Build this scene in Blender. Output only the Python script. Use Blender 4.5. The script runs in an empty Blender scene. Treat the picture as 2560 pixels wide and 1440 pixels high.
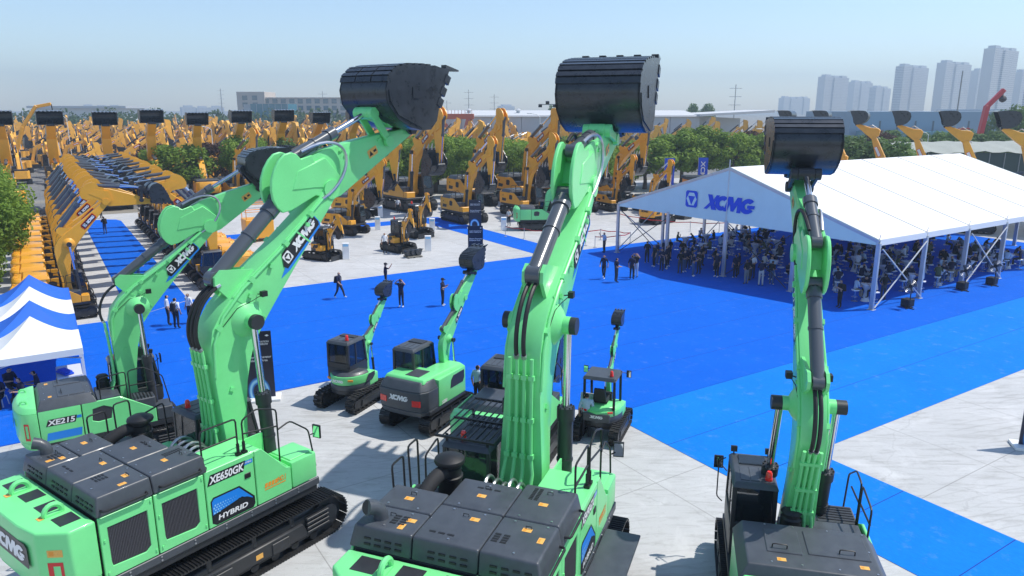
import bpy, bmesh, math, random
from mathutils import Vector, Matrix
from math import radians as rad, sin, cos, pi, hypot, atan2, sqrt
random.seed(7)
SC = bpy.context.scene
COL = SC.collection
# ------------------------------------------------------------------ camera, sky, sun, exposure
CAM_H, FPX, PITCH = 11.3, 1830.0, math.atan(445 / 1830.0)
cd = bpy.data.cameras.new('camera'); cam = bpy.data.objects.new('camera', cd); COL.objects.link(cam)
cd.sensor_width = 36.0; cd.lens = 36.0 * FPX / 2560.0; cd.clip_start = 0.1; cd.clip_end = 9000
cam.location = (0, 0, CAM_H); cam.rotation_euler = (pi / 2 - PITCH, 0, 0)
SC.camera = cam
SUN_EL, SUN_AZ = rad(59), rad(80)          # azimuth clockwise from +Y: the sun stands on the right, a little ahead
sunv = Vector((cos(SUN_EL) * sin(SUN_AZ), cos(SUN_EL) * cos(SUN_AZ), sin(SUN_EL)))
W = bpy.data.worlds.new('World'); SC.world = W; W.use_nodes = True
wn = W.node_tree.nodes; wl = W.node_tree.links
sky = wn.new('ShaderNodeTexSky'); sky.sky_type = 'NISHITA'; sky.sun_disc = False
sky.sun_elevation = SUN_EL; sky.sun_rotation = SUN_AZ
sky.air_density = 1.0; sky.dust_density = 0.4; sky.ozone_density = 3.0; sky.altitude = 0
bg = [n for n in wn if n.type == 'BACKGROUND'][0]
bg.inputs['Strength'].default_value = 0.132
wl.new(sky.outputs[0], bg.inputs[0])
sd = bpy.data.lights.new('sun', 'SUN'); sd.energy = 3.3; sd.angle = rad(0.53); sd.color = (1.0, 0.955, 0.88)
so = bpy.data.objects.new('sun', sd); COL.objects.link(so); so.rotation_euler = sunv.to_track_quat('Z', 'Y').to_euler()
so.location = sunv * 200
SC.view_settings.view_transform = 'Standard'; SC.view_settings.look = 'None'
SC.view_settings.exposure = 0.5; SC.view_settings.gamma = 1.0; SC.view_settings.use_curve_mapping = False
SC.cycles.max_bounces = 6; SC.cycles.volume_bounces = 0; SC.cycles.transparent_max_bounces = 12
# ------------------------------------------------------------------ materials
MATS = {}
def srgb(r, g, b):
    f = lambda c: (c / 255 / 12.92) if c / 255 <= 0.04045 else ((c / 255 + 0.055) / 1.055) ** 2.4
    return (f(r), f(g), f(b), 1)
def mat(name, col, rough=0.5, metal=0.0, coat=0.0, var=0.0, vscale=3.0, bump=0.0, bscale=40.0, alpha=1.0, spec=0.5, objvar=0.0, trans=0.0):
    m = bpy.data.materials.new(name); m.use_nodes = True
    nt = m.node_tree; n = nt.nodes; L = nt.links
    b = n['Principled BSDF']
    c = col if len(col) == 4 else (*col, 1)
    b.inputs['Base Color'].default_value = c
    b.inputs['Roughness'].default_value = rough; b.inputs['Metallic'].default_value = metal
    b.inputs['Coat Weight'].default_value = coat; b.inputs['Coat Roughness'].default_value = 0.08
    b.inputs['Specular IOR Level'].default_value = spec
    b.inputs['Alpha'].default_value = alpha
    if trans: b.inputs['Transmission Weight'].default_value = trans
    src = None
    if var > 0 or bump > 0:
        tc = n.new('ShaderNodeTexCoord')
    if var > 0:
        nz = n.new('ShaderNodeTexNoise'); nz.inputs['Scale'].default_value = vscale; nz.inputs['Detail'].default_value = 6; nz.inputs['Roughness'].default_value = 0.65
        L.new(tc.outputs['Object'], nz.inputs['Vector'])
        mp = n.new('ShaderNodeMapRange'); mp.inputs[1].default_value = 0.25; mp.inputs[2].default_value = 0.75
        mp.inputs[3].default_value = 1 - var; mp.inputs[4].default_value = 1 + var
        L.new(nz.outputs[0], mp.inputs[0])
        mx = n.new('ShaderNodeMix'); mx.data_type = 'RGBA'; mx.blend_type = 'MULTIPLY'; mx.inputs[0].default_value = 1
        mx.inputs[6].default_value = c; L.new(mp.outputs[0], mx.inputs[7]); L.new(mx.outputs[2], b.inputs['Base Color'])
        src = mx
        rr = n.new('ShaderNodeMapRange'); rr.inputs[3].default_value = max(rough - 0.1, 0.03); rr.inputs[4].default_value = min(rough + 0.15, 1)
        L.new(nz.outputs[0], rr.inputs[0]); L.new(rr.outputs[0], b.inputs['Roughness'])
    if objvar > 0:
        oi = n.new('ShaderNodeObjectInfo'); hs = n.new('ShaderNodeHueSaturation')
        m1 = n.new('ShaderNodeMapRange'); m1.inputs[3].default_value = 1 - objvar; m1.inputs[4].default_value = 1 + objvar
        L.new(oi.outputs['Random'], m1.inputs[0]); L.new(m1.outputs[0], hs.inputs['Value'])
        if src: L.new(src.outputs[2], hs.inputs['Color'])
        else: hs.inputs['Color'].default_value = c
        L.new(hs.outputs[0], b.inputs['Base Color'])
    if bump > 0:
        n2 = n.new('ShaderNodeTexNoise'); n2.inputs['Scale'].default_value = bscale; n2.inputs['Detail'].default_value = 4
        L.new(tc.outputs['Object'], n2.inputs['Vector'])
        bp = n.new('ShaderNodeBump'); bp.inputs['Strength'].default_value = bump; bp.inputs['Distance'].default_value = 0.02
        L.new(n2.outputs[0], bp.inputs['Height']); L.new(bp.outputs[0], b.inputs['Normal'])
    MATS[name] = m
    return m
mat('green', (0.19, 0.735, 0.265), 0.36, coat=0.22, var=0.075, vscale=1.1)
mat('yellow', (0.84, 0.385, 0.028), 0.36, coat=0.2, var=0.07, vscale=1.5, objvar=0.07)
mat('farpaint', (0.86, 0.43, 0.05), 0.5, var=0.12, vscale=1.2, objvar=0.16)
mat('hood', (0.058, 0.066, 0.078), 0.4, coat=0.05, var=0.22, vscale=3.2)
mat('dark', (0.026, 0.028, 0.032), 0.42, var=0.2, vscale=4)
mat('black', (0.010, 0.010, 0.011), 0.5)
mat('bucket', (0.028, 0.033, 0.042), 0.27, var=0.4, vscale=3.5, coat=0.1)
mat('trackm', (0.030, 0.030, 0.032), 0.45, var=0.3, vscale=8)
mat('steelshoe', (0.045, 0.045, 0.047), 0.38, metal=0.6, var=0.3, vscale=9)
mat('rubber', (0.016, 0.016, 0.017), 0.75, var=0.2, vscale=9)
mat('cylgrey', (0.075, 0.085, 0.098), 0.28, coat=0.3)
mat('chrome', (0.72, 0.73, 0.75), 0.12, metal=1.0)
mat('steel', (0.5, 0.51, 0.53), 0.3, metal=0.9, var=0.1)
mat('glass', (0.012, 0.02, 0.026), 0.04, alpha=0.62, spec=0.8)
mat('grille', (0.06, 0.056, 0.064), 0.55, var=0.3, vscale=30)
mat('red', (0.62, 0.012, 0.012), 0.3, coat=0.3)
mat('redlamp', (0.85, 0.025, 0.015), 0.15, coat=0.6)
mat('orange', (0.80, 0.30, 0.03), 0.5)
mat('sticker', (0.80, 0.42, 0.09), 0.5, var=0.15, vscale=40)
mat('white', (0.80, 0.80, 0.79), 0.5, var=0.03)
mat('whitepaint', (0.80, 0.80, 0.80), 0.45)
mat('logoblue', (0.008, 0.075, 0.62), 0.5)
mat('decalblue', (0.012, 0.22, 0.72), 0.4)
mat('decallight', (0.25, 0.55, 0.85), 0.4)
mat('decaldark', (0.012, 0.013, 0.017), 0.4)
mat('seat', (0.02, 0.02, 0.022), 0.8)
mat('mirror', (0.75, 0.78, 0.8), 0.04, metal=1.0)
mat('lamp', (0.05, 0.05, 0.055), 0.15, coat=0.5)
mat('skin', (0.47, 0.27, 0.185), 0.6)
# ------------------------------------------------------------------ mesh builder
def V3(a): return Vector(a)
class MB:
    def __init__(s): s.v = []; s.f = []; s.mi = []; s.cm = 0
    def add(s, vs, fs):
        o = len(s.v); s.v.extend([tuple(p) for p in vs])
        for f in fs: s.f.append([i + o for i in f]); s.mi.append(s.cm)
        return s
    def hexa(s, bot, top):
        return s.add(list(bot) + list(top), [(3, 2, 1, 0), (4, 5, 6, 7), (0, 1, 5, 4), (1, 2, 6, 5), (2, 3, 7, 6), (3, 0, 4, 7)])
    def bx(s, x0, x1, y0, y1, z0, z1):
        return s.hexa([(x0, y0, z0), (x1, y0, z0), (x1, y1, z0), (x0, y1, z0)], [(x0, y0, z1), (x1, y0, z1), (x1, y1, z1), (x0, y1, z1)])
    def obx(s, c, size, R):
        c = V3(c); hx, hy, hz = [k / 2 for k in size]
        P = [c + R @ Vector((a * hx, b * hy, d * hz)) for d in (-1, 1) for a, b in ((-1, -1), (1, -1), (1, 1), (-1, 1))]
        return s.hexa(P[:4], P[4:])
    def bar(s, p0, p1, w, h, up=(0, 0, 1)):
        p0, p1 = V3(p0), V3(p1); d = (p1 - p0); L = d.length
        if L < 1e-6: return s
        d = d / L; u = V3(up)
        if abs(d.dot(u)) > 0.99: u = Vector((1, 0, 0))
        sd = d.cross(u).normalized(); u = sd.cross(d)
        R = Matrix((d, sd, u)).transposed()
        return s.obx((p0 + p1) / 2, (L, w, h), R)
    def prism(s, prof, y0, y1):          # profile in (x,z), extruded along y
        n = len(prof)
        vs = [(x, y0, z) for x, z in prof] + [(x, y1, z) for x, z in prof]
        fs = [tuple(range(n)), tuple(range(2 * n - 1, n - 1, -1))]
        fs += [(i, i + n, (i + 1) % n + n, (i + 1) % n) for i in range(n)]
        return s.add(vs, fs)
    def plan(s, prof, z0, z1, top=None):  # profile in (x,y), extruded along z
        n = len(prof); top = top or prof
        vs = [(x, y, z0) for x, y in prof] + [(x, y, z1) for x, y in top]
        fs = [tuple(range(n - 1, -1, -1)), tuple(range(n, 2 * n))]
        fs += [(i, (i + 1) % n, (i + 1) % n + n, i + n) for i in range(n)]
        return s.add(vs, fs)
    def cyl(s, p0, p1, r0, r1=None, n=14, cap=True):
        p0, p1 = V3(p0), V3(p1); r1 = r0 if r1 is None else r1
        d = (p1 - p0)
        if d.length < 1e-6: return s
        d.normalize()
        a = d.orthogonal().normalized(); b = d.cross(a)
        vs = [p0 + (a * cos(2 * pi * i / n) + b * sin(2 * pi * i / n)) * r0 for i in range(n)]
        vs += [p1 + (a * cos(2 * pi * i / n) + b * sin(2 * pi * i / n)) * r1 for i in range(n)]
        fs = [(i, (i + 1) % n, (i + 1) % n + n, i + n) for i in range(n)]
        if cap: fs += [tuple(range(n - 1, -1, -1)), tuple(range(n, 2 * n))]
        return s.add(vs, fs)
    def tube(s, pts, r, n=7, rr=None):
        pts = [V3(p) for p in pts]; N = len(pts); vs = []; a = None
        for k, p in enumerate(pts):
            d = (pts[min(k + 1, N - 1)] - pts[max(k - 1, 0)])
            if d.length < 1e-9: d = Vector((0, 0, 1))
            d.normalize()
            if a is None: a = d.orthogonal().normalized()
            a = (a - d * a.dot(d))
            a = d.orthogonal().normalized() if a.length < 1e-4 else a.normalized()
            b = d.cross(a); q = rr[k] if rr else r
            vs += [p + (a * cos(2 * pi * i / n) + b * sin(2 * pi * i / n)) * q for i in range(n)]
        fs = [(k * n + i, k * n + (i + 1) % n, (k + 1) * n + (i + 1) % n, (k + 1) * n + i) for k in range(N - 1) for i in range(n)]
        fs += [tuple(range(n - 1, -1, -1)), tuple(range((N - 1) * n, N * n))]
        return s.add(vs, fs)
    def lathe(s, prof, c, n=20, axis='z'):
        vs = []; fs = []
        for r, z in prof:
            for i in range(n):
                t = 2 * pi * i / n
                p = (r * cos(t), r * sin(t), z) if axis == 'z' else (r * cos(t), z, r * sin(t))
                vs.append((c[0] + p[0], c[1] + p[1], c[2] + p[2]))
        for k in range(len(prof) - 1):
            for i in range(n): fs.append((k * n + i, k * n + (i + 1) % n, (k + 1) * n + (i + 1) % n, (k + 1) * n + i))
        fs += [tuple(range(n - 1, -1, -1)), tuple(range((len(prof) - 1) * n, len(prof) * n))]
        return s.add(vs, fs)
    def poly(s, pts): return s.add(pts, [tuple(range(len(pts)))])
    def mesh(s, name, mats, bevel=0, seg=1, smooth=35, fix=True):
        me = bpy.data.meshes.new(name)
        me.from_pydata(s.v, [], s.f)
        for m in (mats if isinstance(mats, (list, tuple)) else [mats]): me.materials.append(MATS[m] if isinstance(m, str) else m)
        if max(s.mi, default=0) > 0: me.polygons.foreach_set('material_index', s.mi)
        if fix or bevel:
            bm = bmesh.new(); bm.from_mesh(me)
            bmesh.ops.recalc_face_normals(bm, faces=bm.faces)
            if bevel:
                es = [e for e in bm.edges if len(e.link_faces) == 2 and e.calc_face_angle(0) > rad(28)]
                bmesh.ops.bevel(bm, geom=es, offset=bevel, segments=seg, affect='EDGES', clamp_overlap=True, profile=0.6)
            bm.to_mesh(me); bm.free()
        if smooth:
            me.polygons.foreach_set('use_smooth', [True] * len(me.polygons))
            me.set_sharp_from_angle(angle=rad(smooth))
        me.update()
        return me
    def build(s, name, mats, parent=None, bevel=0, seg=1, smooth=35, fix=True):
        return obj(name, s.mesh(name, mats, bevel, seg, smooth, fix), parent)
def obj(name, me, parent=None):
    o = bpy.data.objects.new(name, me); COL.objects.link(o)
    if parent: o.parent = parent
    return o
def thing(name, label, cat, loc=(0, 0, 0), rz=0, sc=1, group=None):
    o = bpy.data.objects.new(name, None); COL.objects.link(o); o.empty_display_size = 0.2
    o.location = loc; o.rotation_euler = (0, 0, rz)
    if sc != 1: o.scale = (sc, sc, sc)
    return tag(o, label, cat, group)
def tag(o, label=None, cat=None, group=None, kind=None):
    if label: o['label'] = label
    if cat: o['category'] = cat
    if group: o['group'] = group
    if kind: o['kind'] = kind
    return o
CH = {}
def tree_of(root):
    m = {}
    for o in bpy.data.objects:
        if o.parent: m.setdefault(o.parent, []).append(o)
    return m
def snap(root):
    m = tree_of(root)
    def rec(o): return (o, [rec(c) for c in m.get(o, [])])
    return rec(root)
def dup(sn, loc=None, rz=None, sc=None, label=None, group=None, parent=None):
    o, ch = sn
    c = o.copy(); COL.objects.link(c)
    if parent: c.parent = parent
    if loc is not None: c.location = loc
    if rz is not None: c.rotation_euler = (0, 0, rz)
    if sc is not None: c.scale = (sc, sc, sc)
    if label: c['label'] = label
    if group: c['group'] = group
    for k in ch: dup(k, parent=c)
    return c
# ------------------------------------------------------------------ flat print: lettering and emblem
_fm = {}
def fontmesh(txt, bold=0.02, shear=0.0, wide=1.0):
    k = (txt, bold, shear, wide)
    if k in _fm: return _fm[k]
    cu = bpy.data.curves.new('f', 'FONT'); cu.body = txt; cu.size = 1; cu.offset = bold; cu.shear = shear; cu.resolution_u = 3
    o = bpy.data.objects.new('f', cu); COL.objects.link(o)
    dg = bpy.context.evaluated_depsgraph_get(); dg.update()
    me = bpy.data.meshes.new_from_object(o.evaluated_get(dg))
    vs = [(v.co.x, v.co.y) for v in me.vertices]; fs = [tuple(p.vertices) for p in me.polygons]
    bpy.data.objects.remove(o); bpy.data.curves.remove(cu); bpy.data.meshes.remove(me)
    x0 = min(v[0] for v in vs); y0 = min(v[1] for v in vs); h = max(v[1] for v in vs) - y0
    vs = [((x - x0) / h * wide, (y - y0) / h) for x, y in vs]
    _fm[k] = (vs, fs, max(v[0] for v in vs))
    return _fm[k]
class Pr:                                   # a plane to print on: origin, x axis, y axis, outward normal
    def __init__(s, o, X, Y):
        s.o, s.X, s.Y = V3(o), V3(X).normalized(), V3(Y).normalized(); s.N = s.X.cross(s.Y)
    def p(s, x, y, d=0.006): return s.o + s.X * x + s.Y * y + s.N * d
    def text(s, mb, txt, x, y, h, w=None, bold=0.02, shear=0.0, d=0.006):
        vs, fs, W_ = fontmesh(txt, bold, shear)
        k = (w / W_) if w else h
        mb.add([s.p(x + a * k, y + b * h, d) for a, b in vs], fs); return W_ * k
    def poly(s, mb, pts, d=0.004): mb.add([s.p(a, b, d) for a, b in pts], [tuple(range(len(pts)))])
    def slab(s, mb, pts, d0, d1):
        n = len(pts); mb.add([s.p(a, b, d0) for a, b in pts] + [s.p(a, b, d1) for a, b in pts],
            [tuple(range(n - 1, -1, -1)), tuple(range(n, 2 * n))] + [(i, (i + 1) % n, (i + 1) % n + n, i + n) for i in range(n)])
def emblem(pr, mb, x, y, h, d=0.006, fg=0, bgm=1):   # square badge with a hexagon and a triangle in it
    w = h * 0.92; r = h * 0.1
    mb.cm = bgm
    pr.poly(mb, [(x + r, y), (x + w - r, y), (x + w, y + r), (x + w, y + h - r), (x + w - r, y + h), (x + r, y + h), (x, y + h - r), (x, y + r)], d)
    mb.cm = fg
    H = [(.30, .12), (.70, .12), (.93, .5), (.70, .88), (.30, .88), (.07, .5)]
    pr.poly(mb, [(x + a * w, y + b * h) for a, b in H], d + .004)
    mb.cm = bgm
    pr.poly(mb, [(x + a * w, y + b * h) for a, b in [(.5, .13), (.80, .68), (.20, .68)]], d + .008)
    for tri in ([(.30, .88), (.26, .76), (.20, .68), (.17, .66)],): pass
    mb.cm = 0
def logo_text(pr, mb, x, y, h, w=None, d=0.006, fg=0, cut=1):
    # slanted block letters X C M G drawn as polygons on a unit-height cell
    S = 0.22; k = (w / 3.75 if w else h)
    def P(L): return [(x + (a + b * S) * k, y + b * h) for a, b in L]
    mb.cm = fg
    for L in ([(0, 0), (.34, 0), (.5, .36), (.36, .58)][:0],): pass
    pr.poly(mb, P([(-.12, 0), (.16, 0), (.50, .40), (.36, .56)]), d)
    pr.poly(mb, P([(.50, .62), (.64, .46), (.96, 1), (.68, 1)]), d)
    pr.poly(mb, P([(-.02, 1), (.34, 1), (.92, 0), (.52, 0)]), d + .002)
    def arc(cx, cy, ro, ri, t0, t1, n=12):
        for i in range(n):
            a0 = t0 + (t1 - t0) * i / n; a1 = t0 + (t1 - t0) * (i + 1) / n
            pr.poly(mb, P([(cx + ro * 1.08 * cos(a0), cy + ro * sin(a0)), (cx + ro * 1.08 * cos(a1), cy + ro * sin(a1)), (cx + ri * cos(a1), cy + ri * sin(a1)), (cx + ri * cos(a0), cy + ri * sin(a0))][::-1]), d + .003)
    arc(1.25, .5, .5, .20, rad(48), rad(312), 14)
    pr.poly(mb, P([(1.48, 0), (1.78, 0), (1.86, .52), (2.04, .05), (2.26, .05), (2.44, .52), (2.50, 0), (2.80, 0), (2.66, 1), (2.32, 1), (2.15, .58), (1.98, 1), (1.63, 1)]), d + .002)
    arc(3.20, .5, .5, .20, rad(45), rad(330), 14)
    pr.poly(mb, P([(3.18, .58), (3.18, .36), (3.72, .36), (3.72, .58)]), d + .005)
    mb.cm = 0
# ------------------------------------------------------------------ excavator: front end
BOOM_B = [(-.1, .42), (.87, .84), (1.8, 1.38), (2.58, 1.83), (3.03, 2.08), (3.5, 2.2), (4.1, 2.1), (4.77, 1.83), (6.09, 1.09), (7.77, .29), (8.2, .2)]
BOOM_F = [(.05, -.36), (.9, .17), (1.75, .5), (2.47, .73), (3.0, .84), (3.42, .89), (4.1, .80), (4.88, .62), (6.1, .30), (7.6, -.12), (8.2, -.3)]
BOOM_W = [.52, .49, .43, .39, .38, .38, .38, .38, .36, .32, .29]
EAR = [(-1.78, .45), (-1.79, .7), (-1.71, .95), (-1.56, 1.18), (-1.36, 1.36), (-1.12, 1.49), (-.9, 1.55), (-.68, 1.5), (-.55, 1.38), (-.48, 1.2), (-.1, 1.12), (-.1, -.3), (-.52, .1), (-1.42, .16), (-1.7, .25)]
STK = [(-.6, 1.12), (.3, 1.05), (1.57, .72), (3.2, .24), (3.62, .12), (3.64, -.14), (2.9, -.2), (1.5, -.3), (.28, -.38), (-.1, -.3), (-.5, .1), (-.62, .5)]
BKT = [(-.30, -.02), (-.95, .10), (-1.5, .38), (-1.92, .85), (-2.0, 1.3), (-1.85, 1.75), (-1.5, 2.02), (-1.0, 2.12), (-.3, 2.14), (.45, 2.12), (1.15, 2.06)]
def rot2(t, a): return (a[0] * cos(t) - a[1] * sin(t), a[0] * sin(t) + a[1] * cos(t))
def circ2(p, r0, q, r1, side):
    d = Vector(q) - Vector(p); L = d.length
    L2 = min(max(L, abs(r0 - r1) + .01), r0 + r1 - .01); a = (r0 * r0 - r1 * r1 + L2 * L2) / (2 * L2); h = sqrt(max(r0 * r0 - a * a, 0))
    u = d / L; n = Vector((-u.y, u.x)) * side
    return tuple(Vector(p) + u * a + n * h)
def ram(root, name, p0, p1, barrel, r, det, mb_mat='cylgrey', collar=True):
    p0, p1 = V3(p0), V3(p1); L = (p1 - p0).length; d = (p1 - p0) / L; b = min(barrel, L * .93)
    n = 18 if det > 1 else 8
    m = MB(); m.cyl(p0, p0 + d * b, r, n=n)
    if collar:
        m.cyl(p0 + d * (b - 1.6 * r), p0 + d * (b + .15 * r), r * 1.2, n=n)
        if det > 1:
            m.cyl(p0 + d * (b * .55), p0 + d * (b * .55 + .06), r * 1.12, n=n)
            for k in range(10):
                t = 2 * pi * k / 10; a = d.orthogonal().normalized(); c = d.cross(a)
                q = p0 + d * (b + .1 * r) + (a * cos(t) + c * sin(t)) * r * 1.0
                m.cyl(q, q + d * .04, r * .12, n=6)
    m.cyl(p0 - Vector((0, r * .8, 0)), p0 + Vector((0, r * .8, 0)), r * 1.05, n=n)
    o = m.build(name, mb_mat, root, smooth=40)
    m = MB(); m.cyl(p0 + d * b, p1, r * .52, n=n); m.build('rod', 'chrome', o, smooth=40)
    m = MB(); m.cyl(p1 - Vector((0, r * 1.2, 0)), p1 + Vector((0, r * 1.2, 0)), r * 1.15, n=n); m.build('rod_eye', mb_mat, o, smooth=40)
    return o
def front(root, P):
    fs = P['fs']; tb, ts, bk = rad(P['tb']), rad(P['ts']), rad(P['bk']); fx, fz = P['foot']; det = P.get('det', 1); paint = P['paint']
    y0 = P.get('y0', 0.0); WW = P.get('ww', 1.0)
    def B(s, n, y=0): a = rot2(tb, (s * fs, n * fs)); return (fx + a[0], y0 + y * fs, fz + a[1])
    def B2(s, n, y=0): a = rot2(tb, (s * P['fs'], n * P['fs'])); return (fx + a[0], y0 + y * P['fs'], fz + a[1])
    tip = B(8.12, 0)
    def S(s, n, y=0): a = rot2(ts, (s * fs, n * fs)); return (tip[0] + a[0], y0 + y * fs, tip[2] + a[1])
    pin = S(3.41, 0); bw = P.get('bw', 1.0) * fs
    ox, oz = P.get('boff', (0, 0))
    def K(s, n, y=0): a = rot2(bk, ((s + ox) * bw, (n + oz) * bw)); return (pin[0] + a[0], y0 + y, pin[2] + a[1])
    # boom
    m = MB(); vs = []; N = len(BOOM_B)
    for (b, f, w) in zip(BOOM_B, BOOM_F, [q * WW for q in BOOM_W]): vs += [B(*b, w), B(*b, -w), B(*f, -w), B(*f, w)]
    fsx = [(k * 4 + i, k * 4 + (i + 1) % 4, k * 4 + 4 + (i + 1) % 4, k * 4 + 4 + i) for k in range(N - 1) for i in range(4)] + [(3, 2, 1, 0), (N * 4 - 4, N * 4 - 3, N * 4 - 2, N * 4 - 1)]
    m.add(vs, fsx)
    boom = m.build('boom', paint, root, bevel=.035 * fs if det else 0, seg=2 if det > 1 else 1, smooth=40)
    for s in (-1, 1):
        m = MB(); m.cyl(B(0, 0, s * .56), B(0, 0, s * .40), .36 * fs, n=16); m.build('boom_foot', paint, boom, smooth=40)
        m = MB(); m.lathe([(.46 * fs, 0), (.34 * fs, s * .10 * fs), (.2 * fs, s * .17 * fs), (.2 * fs, s * .32 * fs)], B(4.0, 1.35, s * .38 * WW), n=18, axis='y'); m.build('boom_boss', paint, boom, smooth=40)
        m = MB(); m.prism([(q[0], q[2]) for q in (B(4.35, 1.9), B(4.55, 2.42), B(4.75, 2.52), B(4.98, 2.42), B(5.3, 1.5))], y0 + s * .16 * fs, y0 + s * .24 * fs); m.build('cylinder_lug', paint, boom, smooth=40)
        m = MB(); m.cyl(B(8.12, 0, s * .34), B(8.12, 0, s * .24), .27 * fs, n=14); m.build('boom_tip_boss', paint, boom, smooth=40)
    if det > 1:
        for s in (-1, 1):                                          # weld seams / doubler plates
            for a, b in (((4.2, .82), (4.45, 1.98)), ((6.5, .2), (6.62, .82)), ((2.1, .62), (2.0, 1.48))):
                m = MB(); m.bar(B(*a, s * .385 * WW), B(*b, s * .385 * WW), .012, .05); m.build('weld_seam', paint, boom)
        pt = P.get('pipes', 4)
        for k in range(pt):
            y = (-.27 + .54 * k / (pt - 1)) * .9 * WW
            n = MB(); pts = [B(2.95, 2.2, y), B(2.6, 1.98, y), B(1.8, 1.5, y), B(1.1, 1.12, y * 1.1), B(.75, .98, y * 1.35), B(.35, .95, y * 1.35)]
            n.tube(pts, .042 * fs, 8)
            for c in (2.5, 1.9, 1.15):
                i = min(range(6), key=lambda j: abs((2.95, 2.6, 1.8, 1.1, .75, .35)[j] - c))
                q = V3(pts[i]); n.obx(q, (.10 * fs, .12 * fs, .10 * fs), Matrix.Rotation(-tb - rad(30), 3, 'Y'))
            n.build('hydraulic_pipe', paint, boom)
            if k not in P.get('hoses', (0, 1, 2, 3)): continue
            h = MB(); q0 = V3(B(4.62, 2.3, y * .9)); q3 = V3(B(2.95, 2.22, y)); q1 = V3(B(4.2, 2.75, y)); q2 = V3(B(3.3, 2.72, y))
            h.tube([q0 * (1 - t) ** 3 + q1 * 3 * t * (1 - t) ** 2 + q2 * 3 * t * t * (1 - t) + q3 * t ** 3 for t in [i / 14 for i in range(15)]], .05 * fs, 8)
            h.build('hydraulic_hose', 'black', boom)
            h = MB()
            for a, b in ((q0, (q0 * .8 + q1 * .2)), (q3, q3 * .86 + q2 * .14)): h.cyl(a, b, .062 * fs, n=8)
            h.build('hose_fitting', 'steel', boom)
        for s, n0 in ((-.285 * WW, 0), (.285 * WW, 0)):
            n = MB(); n.tube([B(2.4, 1.70, s * 1.45), B(3.2, 2.05, s * 1.45), B(3.9, 2.06, s * 1.45), B(4.7, 1.78, s * 1.45), B(6.0, 1.06, s * 1.38), B(7.75, .22, s * 1.2)], .04 * fs, 8)
            for c in ((3.6, 2.06), (5.0, 1.61), (6.2, .96), (7.2, .48)): n.obx(B(*c, s * 1.38), (.14 * fs, .12 * fs, .14 * fs), Matrix.Rotation(-tb + rad(22), 3, 'Y'))
            n.build('hydraulic_pipe', paint, boom)
            h = MB(); a, b, c, d = [V3(q) for q in (B(7.75, .22, s * 1.2), S(1.0, -.1, s * 1.3), S(1.6, 1.3, s * 1.3), S(-.35, 1.35, s * .7))]
            h.tube([a * (1 - t) ** 3 + b * 3 * t * (1 - t) ** 2 + c * 3 * t * t * (1 - t) + d * t ** 3 for t in [i / 16 for i in range(17)]], .045 * fs, 8)
            h.build('hydraulic_hose', 'steel' if s < 0 else 'black', boom)
        for (a, b) in ((4.6, 1.5), (5.5, 1.18), (6.9, .5), (2.2, 1.15)):
            for q_ in (-.42, .42): n = MB(); n.obx(B(a, b, q_ * WW), (.1 * fs, .06 * fs, .12 * fs), Matrix.Rotation(-tb, 3, 'Y')); n.build('pipe_bracket', paint, boom)
        for s in P.get('lights', (-1,)):
            n = MB(); q = V3(B(4.75, 1.25, s * (.15 + .41 * WW))); n.obx(q, (.16, .12, .14), Matrix.Identity(3)); n.tube([q, B(4.7, 1.3, s * .40 * WW)], .015, 5)
            n.tube([q, B(4.5, 1.4, s * .42 * WW), B(4.2, 1.75, s * .41 * WW), B(3.6, 2.0, s * .41 * WW)], .009, 4)
            n.build('work_light', 'black', boom)
    # decal band on both flanks
    dk = P.get('decal', ('decaldark', 'decalblue'))
    for s in (-1, 1):
        hwd = .375 * WW; FS = fs; fs = FS * .80; o = V3(B2(5.5, .68, s * hwd)); X = V3(B2(6.5, .68 - .36, s * hwd)) - V3(B2(5.5, .68, s * hwd)); Y = V3(B2(5.0, 1.92)) - V3(B2(4.62, .92))
        X.normalize(); Y = (Y - X * Y.dot(X)).normalized()
        Wd, Hd = 2.15 * fs, .50 * fs
        if s > 0: o = o + X * Wd; X = -X
        pr = Pr(o, X, Y); md = MB()
        if dk[1] == 'decalblue':
            md.cm = 1
            L = [(-.28, -.03), (.16, -.12), (2.08, -.10), (2.15, .02), (2.15, .5), (1.9, .52), (.12, .10)]
            pr.poly(md, [(a * fs, b * fs) if s < 0 else (Wd - a * fs, b * fs) for a, b in L][::(1 if s < 0 else -1)], .004)
            md.cm = 0
            L = [(.14, -.02), (2.06, -.02), (2.12, .08), (2.12, .5), (.34, .5), (.08, .16)]
            pr.poly(md, [(a * fs, b * fs) if s < 0 else (Wd - a * fs, b * fs) for a, b in L][::(1 if s < 0 else -1)], .007)
            ey, eh, ex, lx, lw = .07, .36, .26, .72, 1.22
        else:
            md.cm = 1; pr.poly(md, [(-.05 * fs, -.06 * fs), (1.55 * fs, -.06 * fs), (1.68 * fs, .1 * fs), (1.68 * fs, .54 * fs), (.1 * fs, .54 * fs), (-.05 * fs, .4 * fs)], .004)
            md.cm = 0; pr.poly(md, [(.04 * fs, .0), (1.5 * fs, .0), (1.6 * fs, .12 * fs), (1.6 * fs, .48 * fs), (.12 * fs, .48 * fs), (.04 * fs, .4 * fs)], .007)
            ey, eh, ex, lx, lw = .08, .32, .16, .52, .98
        o_ = md.build('decal_band', list(dk), boom, smooth=0, fix=False)
        if det >= 0:
            md = MB(); emblem(pr, md, ex * fs, ey * fs, eh * fs, d=.010, fg=1, bgm=0)
            md.cm = 0; logo_text(pr, md, (lx + .05) * fs, (ey + .02) * fs, (eh - .04) * fs, w=lw * fs, d=.012)
            md.build('decal_lettering', ['whitepaint', 'decaldark'], boom, smooth=0, fix=False)
        fs = FS
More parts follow.
